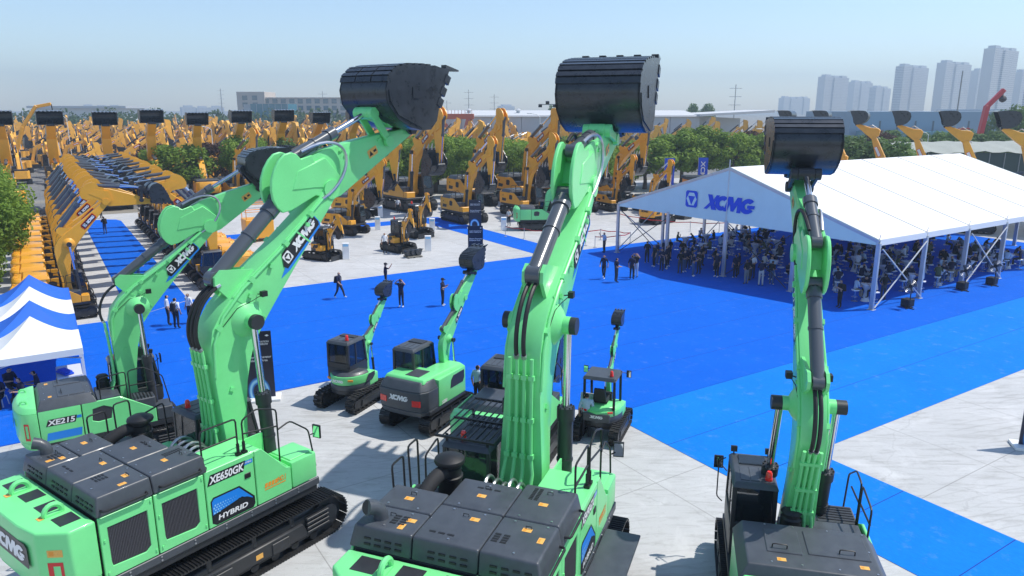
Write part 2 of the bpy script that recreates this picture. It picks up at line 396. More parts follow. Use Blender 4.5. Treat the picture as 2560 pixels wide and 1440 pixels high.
    # stick
    m = MB(); pf = [(S(*q)[0], S(*q)[2]) for q in STK]
    m.prism(pf, y0 - .20 * fs, y0 + .20 * fs)
    stick = m.build('stick', paint, root, bevel=.03 * fs if det else 0, seg=2 if det > 1 else 1)
    m = MB(); ef = [(S(*q)[0], S(*q)[2]) for q in EAR]
    for s in (-1, 1):
        a, b = (y0 + s * .175 * fs, y0 + s * .265 * fs); m.prism(ef, min(a, b), max(a, b))
    m.build('stick_ear', paint, stick, bevel=.02 * fs if det > 1 else 0)
    m = MB(); m.prism([(S(*q)[0], S(*q)[2]) for q in ((-1.15, .62), (-.75, .98), (.25, .86), (.5, .1), (.25, -.1), (-.45, .3))], y0 - .285 * fs, y0 + .285 * fs)
    m.build('stick_doubler', paint, stick, bevel=.02 * fs if det > 1 else 0)
    if det > 1:
        m = MB(); e = (S(2.1, .1, -.205), S(1.85, .1, -.205))
        for s in (-1, 1):
            pr = Pr(S(1.75 if s < 0 else 2.15, .02, s * .203), V3(S(1, 0)) - V3(S(0, 0)) if s < 0 else V3(S(0, 0)) - V3(S(1, 0)), V3(S(0, 1)) - V3(S(0, 0)))
            m.cm = 0; pr.poly(m, [(0, 0), (.36 * fs, 0), (.40 * fs, .04 * fs), (.40 * fs, .24 * fs), (.04 * fs, .24 * fs), (0, .2 * fs)], .005)
            m.cm = 1; pr.poly(m, [(.04 * fs, .05 * fs), (.2 * fs, .05 * fs), (.12 * fs, .2 * fs)], .008); pr.poly(m, [(.24 * fs, .09 * fs), (.36 * fs, .09 * fs), (.36 * fs, .16 * fs), (.24 * fs, .16 * fs)], .008)
        m.build('warning_label', ['sticker', 'decaldark'], stick, smooth=0, fix=False)
        for a, b in ((.9, .75), (1.0, .55), (2.35, .35)):
            m = MB(); m.obx(S(a, b, -.21), (.16 * fs, .05, .05 * fs), Matrix.Rotation(-ts, 3, 'Y')); m.build('pipe_bracket', paint, stick)
    # bucket and its link
    p2 = K(-1.0, .26); piv = S(2.62, .16)
    J = circ2((piv[0], piv[2]), 1.02 * fs, (p2[0], p2[2]), .82 * fs, P.get('lside', 1)); J = (J[0], y0, J[1])
    m = MB()
    for s in (-1, 1):
        m.bar((piv[0], y0 + s * .29 * fs, piv[2]), (J[0], y0 + s * .29 * fs, J[2]), .09 * fs, .22 * fs)
        m.cyl((piv[0], y0 + s * .22 * fs, piv[2]), (piv[0], y0 + s * .36 * fs, piv[2]), .17 * fs, n=12); m.cyl((J[0], y0 + s * .22 * fs, J[2]), (J[0], y0 + s * .38 * fs, J[2]), .18 * fs, n=12)
    m.build('side_link', P.get('linkmat', paint), root, bevel=.01 if det > 1 else 0)
    m = MB(); m.bar(J, p2, .40 * fs, .24 * fs); m.cyl((J[0], y0 - .22 * fs, J[2]), (J[0], y0 + .22 * fs, J[2]), .19 * fs, n=12); m.cyl((p2[0], y0 - .26 * fs, p2[2]), (p2[0], y0 + .26 * fs, p2[2]), .17 * fs, n=12)
    m.build('bucket_link', P.get('linkmat', paint), root, bevel=.02 if det > 1 else 0)
    ram(root, 'arm_cylinder', B(4.74, 2.38), S(-1.5, .5), 2.62 * fs, P.get('acr', .19) * fs, det)
    ram(root, 'bucket_cylinder', S(-.72, 1.28), J, 1.75 * fs, .15 * fs, det)
    base = P.get('cylbase', (fx + .8 * fs, fz - .62 * fs))
    for s in (-1, 1):
        e = B(4.0, 1.35, s * .64); ram(root, 'boom_cylinder', (base[0], y0 + s * .68 * fs, base[1]), e, 2.75 * fs, .17 * fs, det, mb_mat='dark')
    bucket(root, K, bw, P, det)
def bucket(root, K, bw, P, det):
    hw = P.get('bwid', 1.02) * bw; th = .05
    m = MB(); n = len(BKT); cx, cz = -.5, 1.15
    inn = [(x + (cx - x) * .045, z + (cz - z) * .05) for x, z in BKT]
    vs = [K(*q, hw) for q in BKT] + [K(*q, -hw) for q in BKT] + [K(*q, hw) for q in inn] + [K(*q, -hw) for q in inn]
    f = [(i, i + 1, n + i + 1, n + i) for i in range(n - 1)] + [(2 * n + i, 3 * n + i, 3 * n + i + 1, 2 * n + i + 1) for i in range(n - 1)]
    f += [(0, n, 3 * n, 2 * n), (n - 1, 3 * n - 1, 4 * n - 1, 2 * n - 1)]
    m.add(vs, f)
    sp = BKT + [(1.0, 1.75), (.62, 1.0), (.42, .3), (.1, .0)]
    for s in (-1, 1):
        a = [K(*q, s * hw) for q in sp]; b = [K(*q, s * (hw - .07 * bw)) for q in sp]; k = len(sp)
        m.add(a + b, [tuple(range(k)), tuple(range(2 * k - 1, k - 1, -1))] + [(i, (i + 1) % k, (i + 1) % k + k, i + k) for i in range(k)])
    bk = m.build('bucket', 'bucket', root, smooth=50)
    if det > 0:
        m = MB()                                                  # wear strips round the heel
        def strip(i, fr, w):
            a, b = Vector(BKT[i]), Vector(BKT[i + 1]); p = a.lerp(b, fr); d = (b - a).normalized(); nn = Vector((d.y, -d.x))
            if nn.dot(p - Vector((cx, cz))) < 0: nn = -nn
            q = [p - d * w, p + d * w, p + d * w + nn * .055, p - d * w + nn * .055]
            segs = P.get('stripseg', 1)
            for g in range(segs):
                ya = -hw + 2 * hw * g / segs + (.02 if g else 0); yb = -hw + 2 * hw * (g + 1) / segs - (.02 if g < segs - 1 else 0)
                m.hexa([K(*t, ya) for t in q], [K(*t, yb) for t in q])
        for i, fr in ((4, .75), (5, .15), (5, .7), (6, .15), (6, .75), (7, .2), (7, .65), (8, .1), (8, .5)): strip(i, fr, .085)
        m.build('wear_strip', 'bucket', bk)
        for s in (-1, 1):                                         # raised side plates and side cutters
            m = MB(); q = [(-1.5, .5), (-1.85, .95), (-1.9, 1.3), (-1.7, 1.25), (-1.6, .9), (-1.2, .62), (-.7, .3), (-.35, .05)]
            a = [K(*t, s * hw) for t in q]; b = [K(*t, s * (hw + .035 * bw)) for t in q]; k = len(q)
            m.add(a + b, [tuple(range(k)), tuple(range(2 * k - 1, k - 1, -1))] + [(i, (i + 1) % k, (i + 1) % k + k, i + k) for i in range(k)])
            m.build('side_plate', 'bucket', bk)
            for t in ((1.0, 1.7), (.78, 1.3), (.6, .92)):
                m = MB(); c = V3(K(*t, s * (hw - .02))); m.obx(c, (.30 * bw, .1 * bw, .26 * bw), Matrix.Rotation(-rad(P['bk']) - rad(60), 3, 'Y')); m.build('side_cutter', 'bucket', bk)
            m = MB()
            for u in (0.0,):
                pr = [(-.78, 1.05), (-.46, 1.05), (-.46, 1.4), (-.78, 1.4)]
                a = [K(*t, s * hw) for t in pr]; b = [K(*t, s * (hw + .03 * bw)) for t in pr]
                m.add(a + b, [(0, 1, 2, 3), (7, 6, 5, 4)] + [(i, (i + 1) % 4, (i + 1) % 4 + 4, i + 4) for i in range(4)])
            m.build('cast_badge', 'bucket', bk)
    m = MB()
    for s in (-1, 1):
        q = [(-1.1, .2), (-.85, .62), (-.6, .55), (-.1, .2), (.12, 0), (.1, -.16), (-.1, -.18), (-.3, -.02)]
        a = [K(*t, s * .34 * bw) for t in q]; b = [K(*t, s * .26 * bw) for t in q]; k = len(q)
        m.add(a + b, [tuple(range(k)), tuple(range(2 * k - 1, k - 1, -1))] + [(i, (i + 1) % k, (i + 1) % k + k, i + k) for i in range(k)])
    m.cyl(K(0, 0, .4 * bw), K(0, 0, -.4 * bw), .16 * bw, n=12)
    m.build('bucket_lug', 'bucket', bk)
    nt = P.get('teeth', 5)
    for i in range(nt):
        y = -hw * .9 + 1.8 * hw * i / (nt - 1); w = .11 * bw; m = MB()
        m.hexa([K(.95, 1.98, y - w), K(.95, 1.98, y + w), K(.95, 2.2, y + w), K(.95, 2.2, y - w)], [K(1.72, 2.0, y - w * .4), K(1.72, 2.0, y + w * .4), K(1.72, 2.05, y + w * .4), K(1.72, 2.05, y - w * .4)])
        m.build('tooth', P.get('toothmat', 'bucket'), bk)
# ------------------------------------------------------------------ excavator: tracks
def track_path(L, r, n, zc):
    per = 2 * L * 2 + 2 * pi * r; out = []
    for i in range(n):
        d = per * i / n
        if d < 2 * L: out.append((-L + d, zc + r, 0))
        elif d < 2 * L + pi * r: t = (d - 2 * L) / r; out.append((L + r * sin(t), zc + r * cos(t), t))
        elif d < 4 * L + pi * r: out.append((L - (d - 2 * L - pi * r), zc - r, pi))
        else: t = (d - 4 * L - pi * r) / r; out.append((-L - r * sin(t), zc - r * cos(t), pi + t))
    return out, per / n
def shoe_mesh(pitch, w, th, rubber=False):
    m = MB(); m.bx(-pitch * .48, pitch * .48, -w / 2, w / 2, 0, th)
    if rubber:
        m.bx(-pitch * .24, pitch * .24, -w * .5, -w * .04, th, th * 2.6); m.bx(-pitch * .05, pitch * .4, w * .04, w * .5, th, th * 2.6)
    else:
        for a in (-.38, -.05, .28): m.hexa([(pitch * a, -w / 2, th), (pitch * (a + .13), -w / 2, th), (pitch * (a + .13), w / 2, th), (pitch * a, w / 2, th)], [(pitch * (a + .03), -w / 2, th * 2.3), (pitch * (a + .1), -w / 2, th * 2.3), (pitch * (a + .1), w / 2, th * 2.3), (pitch * (a + .03), w / 2, th * 2.3)])
    return m
def tracks(root, P):
    L, r, g, w, n = P['tl'], P['tr'], P['gauge'], P['tw'], P['nshoe']; zc = r + .06 * P.get('tk', 1); th = .028 * P.get('tk', 1)
    rubber = P.get('rubber', False); path, pitch = track_path(L, r, n, zc)
    sm = shoe_mesh(pitch, w, th, rubber)
    sme = sm.mesh('track_shoe', 'rubber' if rubber else 'steelshoe', fix=True, smooth=30)
    for s in (-1, 1):
        y = s * g / 2; indiv = s in P.get('shoes', ())
        m = MB()
        m.prism([(-L - .1, zc - r * .35), (-L + .3 * r, zc + r * .55), (-L * .2, zc + r * .62), (L * .2, zc + r * .62), (L - .3 * r, zc + r * .55), (L + .1, zc - r * .35), (L - .2, zc - r * .72), (-L + .2, zc - r * .72)], y - w * .30, y + w * .30)
        m.prism([(-L * .72, zc - r * .5), (-L * .66, zc + r * .28), (L * .62, zc + r * .28), (L * .7, zc - r * .5)], y - w * .42, y + w * .42)
        for k in (-.5, 0.02, .5): m.bx(L * k - .13 * r, L * k + .13 * r, y - w * .33, y + w * .33, zc + r * .3, zc + r * .9)
        tf = m.build('track_frame', P.get('tfmat', 'dark'), root, bevel=.03 if P.get('det', 1) > 1 else 0)
        if P.get('det', 1) > 1:
            for k in range(4): m = MB(); m.bx(L * .66 + .02, L * .98, y + s * w * .30, y + s * w * .46, zc - r * .42 + k * r * .24, zc - r * .26 + k * r * .24); m.build('track_guard', 'dark', tf, bevel=.015)
            m = MB(); m.bx(L * .2, L * .42, y + s * w * .42, y + s * w * .47, zc - r * .5, zc + r * .1); m.build('step_bracket', 'dark', tf, bevel=.015); m = MB(); m.bx(-L * .5, -L * .28, y + s * w * .42, y + s * w * .47, zc - r * .5, zc + r * .1)
            m.build('step_bracket', 'dark', tf, bevel=.015)
            pr = Pr((L * .0 * s, y + s * (w * .42), zc - r * .3), (-s, 0, 0), (0, 0, 1)); m = MB(); pr.poly(m, [(0, 0), (.2, 0), (.2, .14), (0, .14)]); m.build('warning_label', 'sticker', tf, smooth=0, fix=False)
        m = MB()
        for x, q in ((-L, r * .86), (L, r * .86)):
            m.cyl((x, y - w * .22, zc), (x, y + w * .22, zc), q, n=20); m.cyl((x, y - w * .36, zc), (x, y + w * .36, zc), q * .62, n=16)
        for i in range(7):
            x = -L * .78 + 1.56 * L * i / 6; m.cyl((x, y - w * .3, zc - r * .72), (x, y + w * .3, zc - r * .72), r * .24, n=10)
        m.build('wheel_set', 'dark', tf)
        if indiv:
            for x, z, t in path:
                o = obj('track_shoe', sme, root); o.location = (x, y, z); o.rotation_euler = (0, t, 0)
        else:
            m = MB()
            for x, z, t in path:
                R = Matrix.Rotation(t, 3, 'Y'); m.add([R @ V3(v) + Vector((x, y, z)) for v in sm.v], sm.f)
            o = m.build('track_belt', 'rubber' if rubber else 'trackm', root, smooth=0); o['kind'] = 'stuff'
    m = MB(); q = P['tl'] * .42; hz = zc + r * .55
    m.plan([(-q, -g / 2), (q, -g / 2), (q * .9, -.4), (q * .9, .4), (q, g / 2), (-q, g / 2), (-q * .9, .4), (-q * .9, -.4)], zc - r * .2, hz)
    m.cyl((0, 0, hz - .05), (0, 0, P['deck'] + .02), min(g * .3, .75), n=24)
    m.build('undercarriage', 'dark', root, bevel=.02)
# ------------------------------------------------------------------ excavator: cab
def cab(root, x0, x1, y0, y1, z0, z1, paint='dark', det=1, beacon=None, guard=False, roofmat='hood', open_cab=False, slope=.12):
    h = z1 - z0; l = x1 - x0; pl = .085; zb = z0 + h * .36
    m = MB()
    if not open_cab:
        m.prism([(x0, z0), (x1 - .1 * l, z0), (x1, z0 + .12 * h), (x1, zb - .02), (x0, zb)], y0, y1)
    c = m.build('cab', paint, root, bevel=.04 if det > 0 else 0, seg=2)
    m = MB(); xt = x1 - slope * l
    post = [((x0 + pl / 2, zb), (x0 + pl / 2 + .02, z1 - .08)), ((x1 - pl / 2, zb), (xt - pl / 2, z1 - .08))]
    if open_cab: post = [((x0 + .1, z0), (x0 + .1, z1 - .05)), ((x1 - .1, z0), (xt - .05, z1 - .05))]
    for (a, b) in post:
        for y in (y0 + pl / 2, y1 - pl / 2): m.bar((a[0], y, a[1] - .04), (b[0], y, b[1]), pl, pl, up=(0, 1, 0))
    if not open_cab:
        for y in (y0 + pl / 2, y1 - pl / 2): m.bar((x0 + l * .42, y, zb), (x0 + l * .42, y, z1 - .08), pl * .8, pl * .8)
        for y in (y0 + pl * .5, y1 - pl * .5): m.bar((x0, y, zb), (x1, y, zb), pl, pl)
        m.bx(x0, x0 + pl, y0, y1, zb - .02, zb + h * .1)
    m.build('cab_post', paint, c, bevel=.012 if det > 1 else 0)
    m = MB()
    a, t = .05, .02
    m.hexa([(x0 - .03, y0 - .02, z1 - .12), (xt + .06, y0 - .02, z1 - .12), (xt + .06, y1 + .02, z1 - .12), (x0 - .03, y1 + .02, z1 - .12)], [(x0 + a, y0 + a, z1), (xt - a, y0 + a, z1), (xt - a, y1 - a, z1), (x0 + a, y1 - a, z1)])
    rf = m.build('cab_roof', roofmat, c, bevel=.035 if det else 0, seg=2)
    if det > 0:
        m = MB(); m.bx(x0 + l * .52, xt - .16, y0 + .16, y1 - .16, z1 - .01, z1 + .035); m.build('roof_hatch', 'glass' if det > 1 and roofmat != 'green' else 'dark', rf, bevel=.012)
        m = MB()
        for k in range(3): m.bx(x0 + .14, x0 + l * .46, y0 + .14 + k * (y1 - y0 - .28) / 3 + .015, y0 + .14 + (k + 1) * (y1 - y0 - .28) / 3 - .015, z1 - .01, z1 + .012)
        m.build('roof_panel', roofmat, rf)
    if not open_cab:
        zz = z1 - .12
        def pane(name, pts, th):
            p = [V3(q) for q in pts]; nn = (p[1] - p[0]).cross(p[2] - p[0]).normalized() * th
            mm = MB(); mm.hexa([q - nn for q in p], [q + nn for q in p]); mm.build(name, 'glass', c, smooth=0)
        for y in (y0 + .03, y1 - .03):
            pane('side_window', [(x0 + pl, y, zb + .04), (x0 + l * .42 - .03, y, zb + .04), (x0 + l * .42 - .03, y, zz), (x0 + pl + .02, y, zz)], .008)
            pane('side_window', [(x0 + l * .42 + .04, y, zb + .04), (x1 - pl, y, zb + .04), (xt - pl, y, zz), (x0 + l * .42 + .04, y, zz)], .008)
        pane('windscreen', [(x1 - .03, y0 + pl, zb + .03), (x1 - .03, y1 - pl, zb + .03), (xt - .03, y1 - pl, zz), (xt - .03, y0 + pl, zz)], .008)
        pane('rear_window', [(x0 + .03, y0 + pl, zb + h * .12), (x0 + .03, y1 - pl, zb + h * .12), (x0 + .04, y1 - pl, zz), (x0 + .04, y0 + pl, zz)], .008)
    m = MB(); ym = (y0 + y1) / 2; zs = zb - .1 if not open_cab else z0 + .42
    m.bx(x0 + l * .22, x0 + l * .56, ym - .26, ym + .26, zs - .1, zs + .1); m.hexa([(x0 + l * .14, ym - .26, zs), (x0 + l * .26, ym - .26, zs), (x0 + l * .26, ym + .26, zs), (x0 + l * .14, ym + .26, zs)], [(x0 + l * .06, ym - .2, zs + h * .36), (x0 + l * .16, ym - .2, zs + h * .36), (x0 + l * .16, ym + .2, zs + h * .36), (x0 + l * .06, ym + .2, zs + h * .36)])
    m.bx(x0 + l * .62, x0 + l * .8, ym - .3, ym + .3, z0 + .1 * h, zs + .1)
    m.build('operator_seat', 'seat', c, bevel=.04 if det else 0)
    if beacon:
        m = MB(); bx_, by_ = beacon; m.lathe([(.075, 0), (.075, .05), (.065, .05), (.062, .17), (.04, .21), (.01, .22)], (bx_, by_, z1 + .01), n=14); m.cm = 0
        m.build('warning_beacon', 'redlamp', rf)
    if guard:
        m = MB()
        for k in range(10):
            y = y0 - .12 + (y1 - y0 + .24) * k / 9; m.tube([(x0 - .05, y, z1 + .16), (xt + .5, y, z1 + .16)], .018, 6)
        for x in (x0 - .05, x0 + l * .5, xt + .5): m.bar((x, y0 - .14, z1 + .16), (x, y1 + .14, z1 + .16), .05, .05)
        for x in (x0 + .1, xt - .1):
            for y in (y0 + .08, y1 - .08): m.bar((x, y, z1 - .05), (x, y, z1 + .16), .05, .05)
        m.build('roof_guard', 'black', rf)
    return c
def rail(root, loops, r=.022, name='handrail', matn='black'):
    for pts in loops:
        m = MB(); m.tube(rnd(pts), r, 7); m.build(name, matn, root)
def rnd(pts, q=.09):
    pts = [V3(p) for p in pts]; out = [pts[0]]
    for a, b, c in zip(pts, pts[1:], pts[2:]):
        u = (a - b); v = (c - b); k = min(q, u.length * .45, v.length * .45)
        p0 = b + u.normalized() * k; p2 = b + v.normalized() * k
        out += [p0, p0 * .25 + b * .5 + p2 * .25, p2]
    return out + [pts[-1]]
def ringdoor(pr, mb, outer, inner, d0, d1):
    # a door leaf with an opening: outer and inner polygons carry the same number of points
    n = len(outer)
    vs = [pr.p(a, b, d1) for a, b in outer] + [pr.p(a, b, d1) for a, b in inner] + [pr.p(a, b, d0) for a, b in outer] + [pr.p(a, b, d0) for a, b in inner]
    f = []
    for i in range(n):
        j = (i + 1) % n
        f += [(i, j, n + j, n + i), (2 * n + i, 3 * n + i, 3 * n + j, 2 * n + j), (i, 2 * n + i, 2 * n + j, j), (n + i, n + j, 3 * n + j, 3 * n + i)]
    mb.add(vs, f)
# ------------------------------------------------------------------ excavator bodies
def stickers(pr, root, items, matn='sticker', name='warning_label'):
    for (x, y, w, h) in items:
        m = MB(); m.cm = 0; pr.poly(m, [(x, y), (x + w, y), (x + w, y + h), (x, y + h)], .004)
        m.cm = 1; pr.poly(m, [(x + w * .12, y + h * .2), (x + w * .42, y + h * .2), (x + w * .42, y + h * .8), (x + w * .12, y + h * .8)], .006)
        m.build(name, [matn, 'orange' if matn == 'sticker' else matn], root, smooth=0, fix=False)
def grille(pr, root, poly, d0, n=26):
    x0, x1 = min(p[0] for p in poly), max(p[0] for p in poly); y0, y1 = min(p[1] for p in poly), max(p[1] for p in poly)
    m = MB(); pr.slab(m, poly, d0 - .03, d0 - .005)
    for i in range(n):
        x = x0 + (x1 - x0) * (i + .5) / n; w = (x1 - x0) / n * .28
        ya, yb = y0, y1
        pr.slab(m, [(x - w, ya + .03), (x + w, ya + .03), (x + w, yb - .03), (x - w, yb - .03)], d0 - .01, d0 + .006)
    return m.build('grille', 'grille', root, smooth=0)
def hood_panel(root, x0, x1, y0, y1, z0, z1, ins=(0, 0, 0, 0), matn='hood', bevel=.045):
    a, b, c, d = ins                       # inset of the top on -x, +x, -y, +y sides
    m = MB(); g = .008
    m.hexa([(x0 + g, y0 + g, z0), (x1 - g, y0 + g, z0), (x1 - g, y1 - g, z0), (x0 + g, y1 - g, z0)],
           [(x0 + g + a, y0 + g + c, z1), (x1 - g - b, y0 + g + c, z1), (x1 - g - b, y1 - g - d, z1), (x0 + g + a, y1 - g - d, z1)])
    return m.build('hood_panel', matn, root, bevel=bevel, seg=3)
def vents(root, x, y, nx, ny, dx, dy, w, h, z):
    m = MB()
    for i in range(nx):
        for j in range(ny): m.bx(x + i * dx, x + i * dx + w, y + j * dy, y + j * dy + h, z - .01, z + .006)
    m.build('vent_slots', 'black', root, smooth=0)
def big_excavator(name, label, loc, hd, sc, model, pose, shoes, guard=False, catwalk=False):
    root = thing(name, label, 'excavator', loc, rad(hd), sc, 'hybrid crawler excavators in front')
    gp = 'green'
    tracks(root, dict(tl=2.35, tr=.52, gauge=3.3, tw=.66, nshoe=50, deck=1.4, det=2, shoes=shoes))
    m = MB(); m.plan([(-3.4, -1.72), (2.15, -1.72), (2.15, 1.72), (-3.4, 1.72)], 1.34, 1.54); m.bx(-3.38, -1.0, -1.68, 1.68, 1.54, 3.18)
    m.bx(-1.0, 1.3, -1.68, -.66, 1.54, 2.4); m.build('upper_frame', 'dark', root, bevel=.02)
    for s in (-1, 1):
        m = MB(); m.bx(-3.4, 2.2, min(s * 1.70, s * 1.765), max(s * 1.70, s * 1.765), 1.53, 1.73); sk = m.build('skirt', 'hood', root, bevel=.015)
        m = MB()
        for x in (-2.9, -2.2, -1.4, -.6, .1, .8, 1.5):
            for z in (1.59, 1.68): m.cyl((x, s * 1.76, z), (x, s * 1.78, z), .022, n=8)
        m.build('bolt', 'steel', sk)['kind'] = 'stuff'
    # right flank, door by door; left flank behind the cab
    for s in (-1, 1):
        pr = Pr((0, s * 1.70, 0), (-s, 0, 0), (0, 0, 1)); X = lambda a, b: (a, b) if s < 0 else (-b, -a)
        for (xa, xb, ga, gb) in ((-3.38, -2.24, -3.22, -2.38), (-2.21, -1.04, -2.05, -1.22)):
            a, b = X(xa, xb); c, d = X(ga, gb); m = MB(); k = .2
            outer = [(a, 1.75), (b, 1.75), (b, 2.2), (b, 3.17), (a, 3.17), (a, 2.2)]
            inner = [(c + .02, 2.0), (d - .12, 1.95), (d, 2.05), (d, 2.9), (c + .0, 2.9), (c, 2.1)]
            ringdoor(pr, m, outer, inner, 0, .055)
            dr = m.build('engine_door', gp, root, bevel=.012)
            grille(pr, dr, inner, .03)
            m = MB()
            for (u, v) in ((a + .06, 1.85), (a + .06, 2.6), (b - .06, 1.85), (b - .06, 3.05)): pr.slab(m, [(u, v), (u + .035, v), (u + .035, v + .06), (u, v + .06)], .05, .075)
            m.build('hinge', gp, dr)
        if s < 0:
            m = MB(); pr.slab(m, [(-1.01, 1.75), (.28, 1.75), (.28, 3.2), (-1.01, 3.2)], 0, .055); p3 = m.build('side_panel', gp, root, bevel=.014)
            m = MB(); pr.slab(m, [(.31, 1.75), (1.33, 1.75), (1.33, 2.38), (1.2, 2.42), (.52, 3.2), (.31, 3.2)], 0, .055); p4 = m.build('side_panel', gp, root, bevel=.014)
            P = Pr((0, -1.755, 0), (1, 0, 0), (0, 0, 1))
            m = MB(); P.poly(m, [(-.97, 2.82), (-.02, 2.82), (.06, 3.08), (-.88, 3.08)], .005); q = m.build('model_plate', 'decaldark', p3, smooth=0, fix=False)
            m = MB(); P.text(m, model, -.92, 2.85, .20, w=.93, bold=.03, shear=.18, d=.009); m.build('model_lettering', 'whitepaint', p3, smooth=0, fix=False)
            m = MB(); m.cm = 0; P.poly(m, [(.0, 2.96), (.25, 2.96), (.25, 3.06), (.03, 3.06)], .005); m.cm = 1; P.text(m, 'HYBRID', .04, 2.99, .045, w=.18, d=.008); m.build('model_badge', ['decalblue', 'whitepaint'], p3, smooth=0, fix=False)
            m = MB(); m.cm = 0; P.poly(m, [(-.93, 1.86), (-.82, 1.78), (.17, 1.78), (.23, 1.86), (.23, 2.06), (-.16, 2.50), (-.86, 2.50), (-.93, 2.42)], .005)
            m.cm = 1; P.poly(m, [(-.9, 2.06), (-.12, 2.2), (.17, 2.02), (.17, 2.06), (-.18, 2.46), (-.84, 2.46), (-.9, 2.4)], .008)
            m.cm = 2; P.poly(m, [(-.9, 1.87), (-.81, 1.81), (.15, 1.81), (.2, 1.87), (.2, 2.02), (.02, 2.14), (-.2, 2.2), (-.5, 2.05), (-.9, 2.04)], .010)
            m.cm = 3
            for i in range(9):
                for j in range(4):
                    r_ = .026 * (1 - i / 12.0); cx_, cy_ = -.86 + i * .068 + (j % 2) * .034, 2.1 + j * .062
                    if cy_ < 2.06 + i * .018: continue
                    P.poly(m, [(cx_ + r_ * cos(t * pi / 3), cy_ + r_ * sin(t * pi / 3)) for t in range(6)], .012)
            m.build('hybrid_emblem', ['decaldark', 'decalblue', 'decaldark', 'decallight'], p3, smooth=0, fix=False)
            m = MB(); P.text(m, 'HYBRID', -.78, 1.88, .13, w=.8, bold=.03, shear=.15, d=.014); m.build('hybrid_lettering', 'whitepaint', p3, smooth=0, fix=False)
            m = MB(); m.bx(-.0, .17, -1.775, -1.755, 2.60, 2.74); m.build('door_latch', 'black', p3, bevel=.01)
            m = MB(); P.text(m, 'NO.1', .92, 2.12, .15, w=.24, bold=.03, shear=.15)
            for k in range(4): P.poly(m, [(.52 + k * .1, 2.12), (.60 + k * .1, 2.12), (.63 + k * .1, 2.24), (.55 + k * .1, 2.24)])
            P.poly(m, [(.52, 2.06), (1.14, 2.06), (1.15, 2.09), (.53, 2.09)]); m.build('slogan_lettering', 'orange', p4, smooth=0, fix=False)
            m = MB(); m.plan([(1.36, -1.755), (2.14, -1.755), (2.2, -1.6), (2.2, -.72), (1.36, -.72)], 1.75, 2.46); fb = m.build('tool_box', gp, root, bevel=.05, seg=2)
            m = MB(); m.bx(1.42, 2.08, -1.62, -.84, 2.455, 2.49); m.build('tool_box_lid', gp, fb, bevel=.012)
            m = MB(); m.hexa([(-1.0, -1.74, 3.06), (.42, -1.74, 3.06), (.42, -.66, 3.06), (-1.0, -.66, 3.06)], [(-1.0, -1.73, 3.21), (.5, -1.73, 3.21), (.5, -.66, 3.21), (-1.0, -.66, 3.21)])
            tp = m.build('walkway_top', gp, root, bevel=.02)
            m = MB(); m.hexa([(.42, -1.7, 2.40), (1.34, -1.7, 2.30), (1.34, -.68, 2.30), (.42, -.68, 2.40)], [(.46, -1.7, 3.19), (1.3, -1.7, 2.40), (1.3, -.68, 2.40), (.46, -.68, 3.19)]); m.build('front_slope', gp, root, bevel=.015)
            m = MB(); m.bx(-1.0, 1.3, -.70, -.66, 1.6, 3.06); m.build('inner_wall', gp, root)
        else:
            m = MB(); m.bx(-1.02, .1, .52, 1.745, 1.55, 2.62); m.build('left_deck', gp, root, bevel=.03)
            m = MB(); m.bx(-.95, 1.6, -.6, .48, 1.54, 1.62); m.build('boom_well', gp, root)
    if catwalk:
        m = MB(); m.bx(-3.2, 1.1, -2.55, -1.79, 1.62, 1.68); cw_ = m.build('catwalk', 'hood', root, bevel=.012)
        for x in (-2.8, -.9, .8):
            m = MB(); m.prism([(x, 1.61), (x + .08, 1.61), (x + .08, 1.4), (x, 1.4)], -2.4, -1.78); m.build('catwalk_bracket', 'dark', cw_)
    # hood of six panels
    ys = (-1.78, -.66, .56, 1.78); zt = 3.60
    for i in range(3):
        ci, di = (.09 if i == 0 else 0), (.09 if i == 2 else 0)
        xm, xf = (-2.20, -2.20, -2.62)[i], (-.92, -1.12, -1.80)[i]
        h = hood_panel(root, -3.42, xm, ys[i], ys[i + 1], 3.19, zt, (.08, 0, ci, di), bevel=.045)
        h2 = hood_panel(root, xm, xf, ys[i], ys[i + 1], 3.19, zt, (0, .04, ci, di), bevel=.045)
        z = zt
        if i == 0: vents(h, -3.0, -1.0, 4, 2, .07, .16, .045, .11, z); vents(h2, -1.5, -1.05, 8, 2, .055, .1, .035, .07, z)
        if i == 1: vents(h, -3.1, -.1, 1, 3, .1, .17, .045, .12, z); vents(h2, -1.45, -.3, 1, 3, .1, .17, .045, .12, z)
        if i == 2: vents(h, -3.1, .85, 4, 2, .075, .16, .045, .12, z)
        T = Pr((0, 0, z), (0, -1, 0), (1, 0, 0))
        ym = (ys[i] + ys[i + 1]) / 2
        stickers(T, h, [(-ym - .1 + .2 * i, (xm - .35), .17, .11)] + ([(-ym + .25, xm - .6, .11, .17)] if i != 1 else [])); stickers(T, h2, [(-ym - .1, (xm + xf) / 2 - .1, .17, .11)])
        m = MB()
        for (x, y) in ((-3.2, ym), (xm - .1, ym + .3), (xm + .1, ym + .3), (xm + .1, ym - .3), (xm - .1, ym - .3), (xf - .2, ym)): m.cyl((x, y, z - .005), (x, y, z + .012), .022, n=8)
        m.build('bolt', 'steel', h)['kind'] = 'stuff'
        for hx in (xm - .25, xf - .3):
            m = MB(); m.tube([(hx, ym - .05, z), (hx, ym - .05, z + .05), (hx, ym + .05, z + .05), (hx, ym + .05, z)], .008, 5); m.build('lifting_eye', 'black', h)
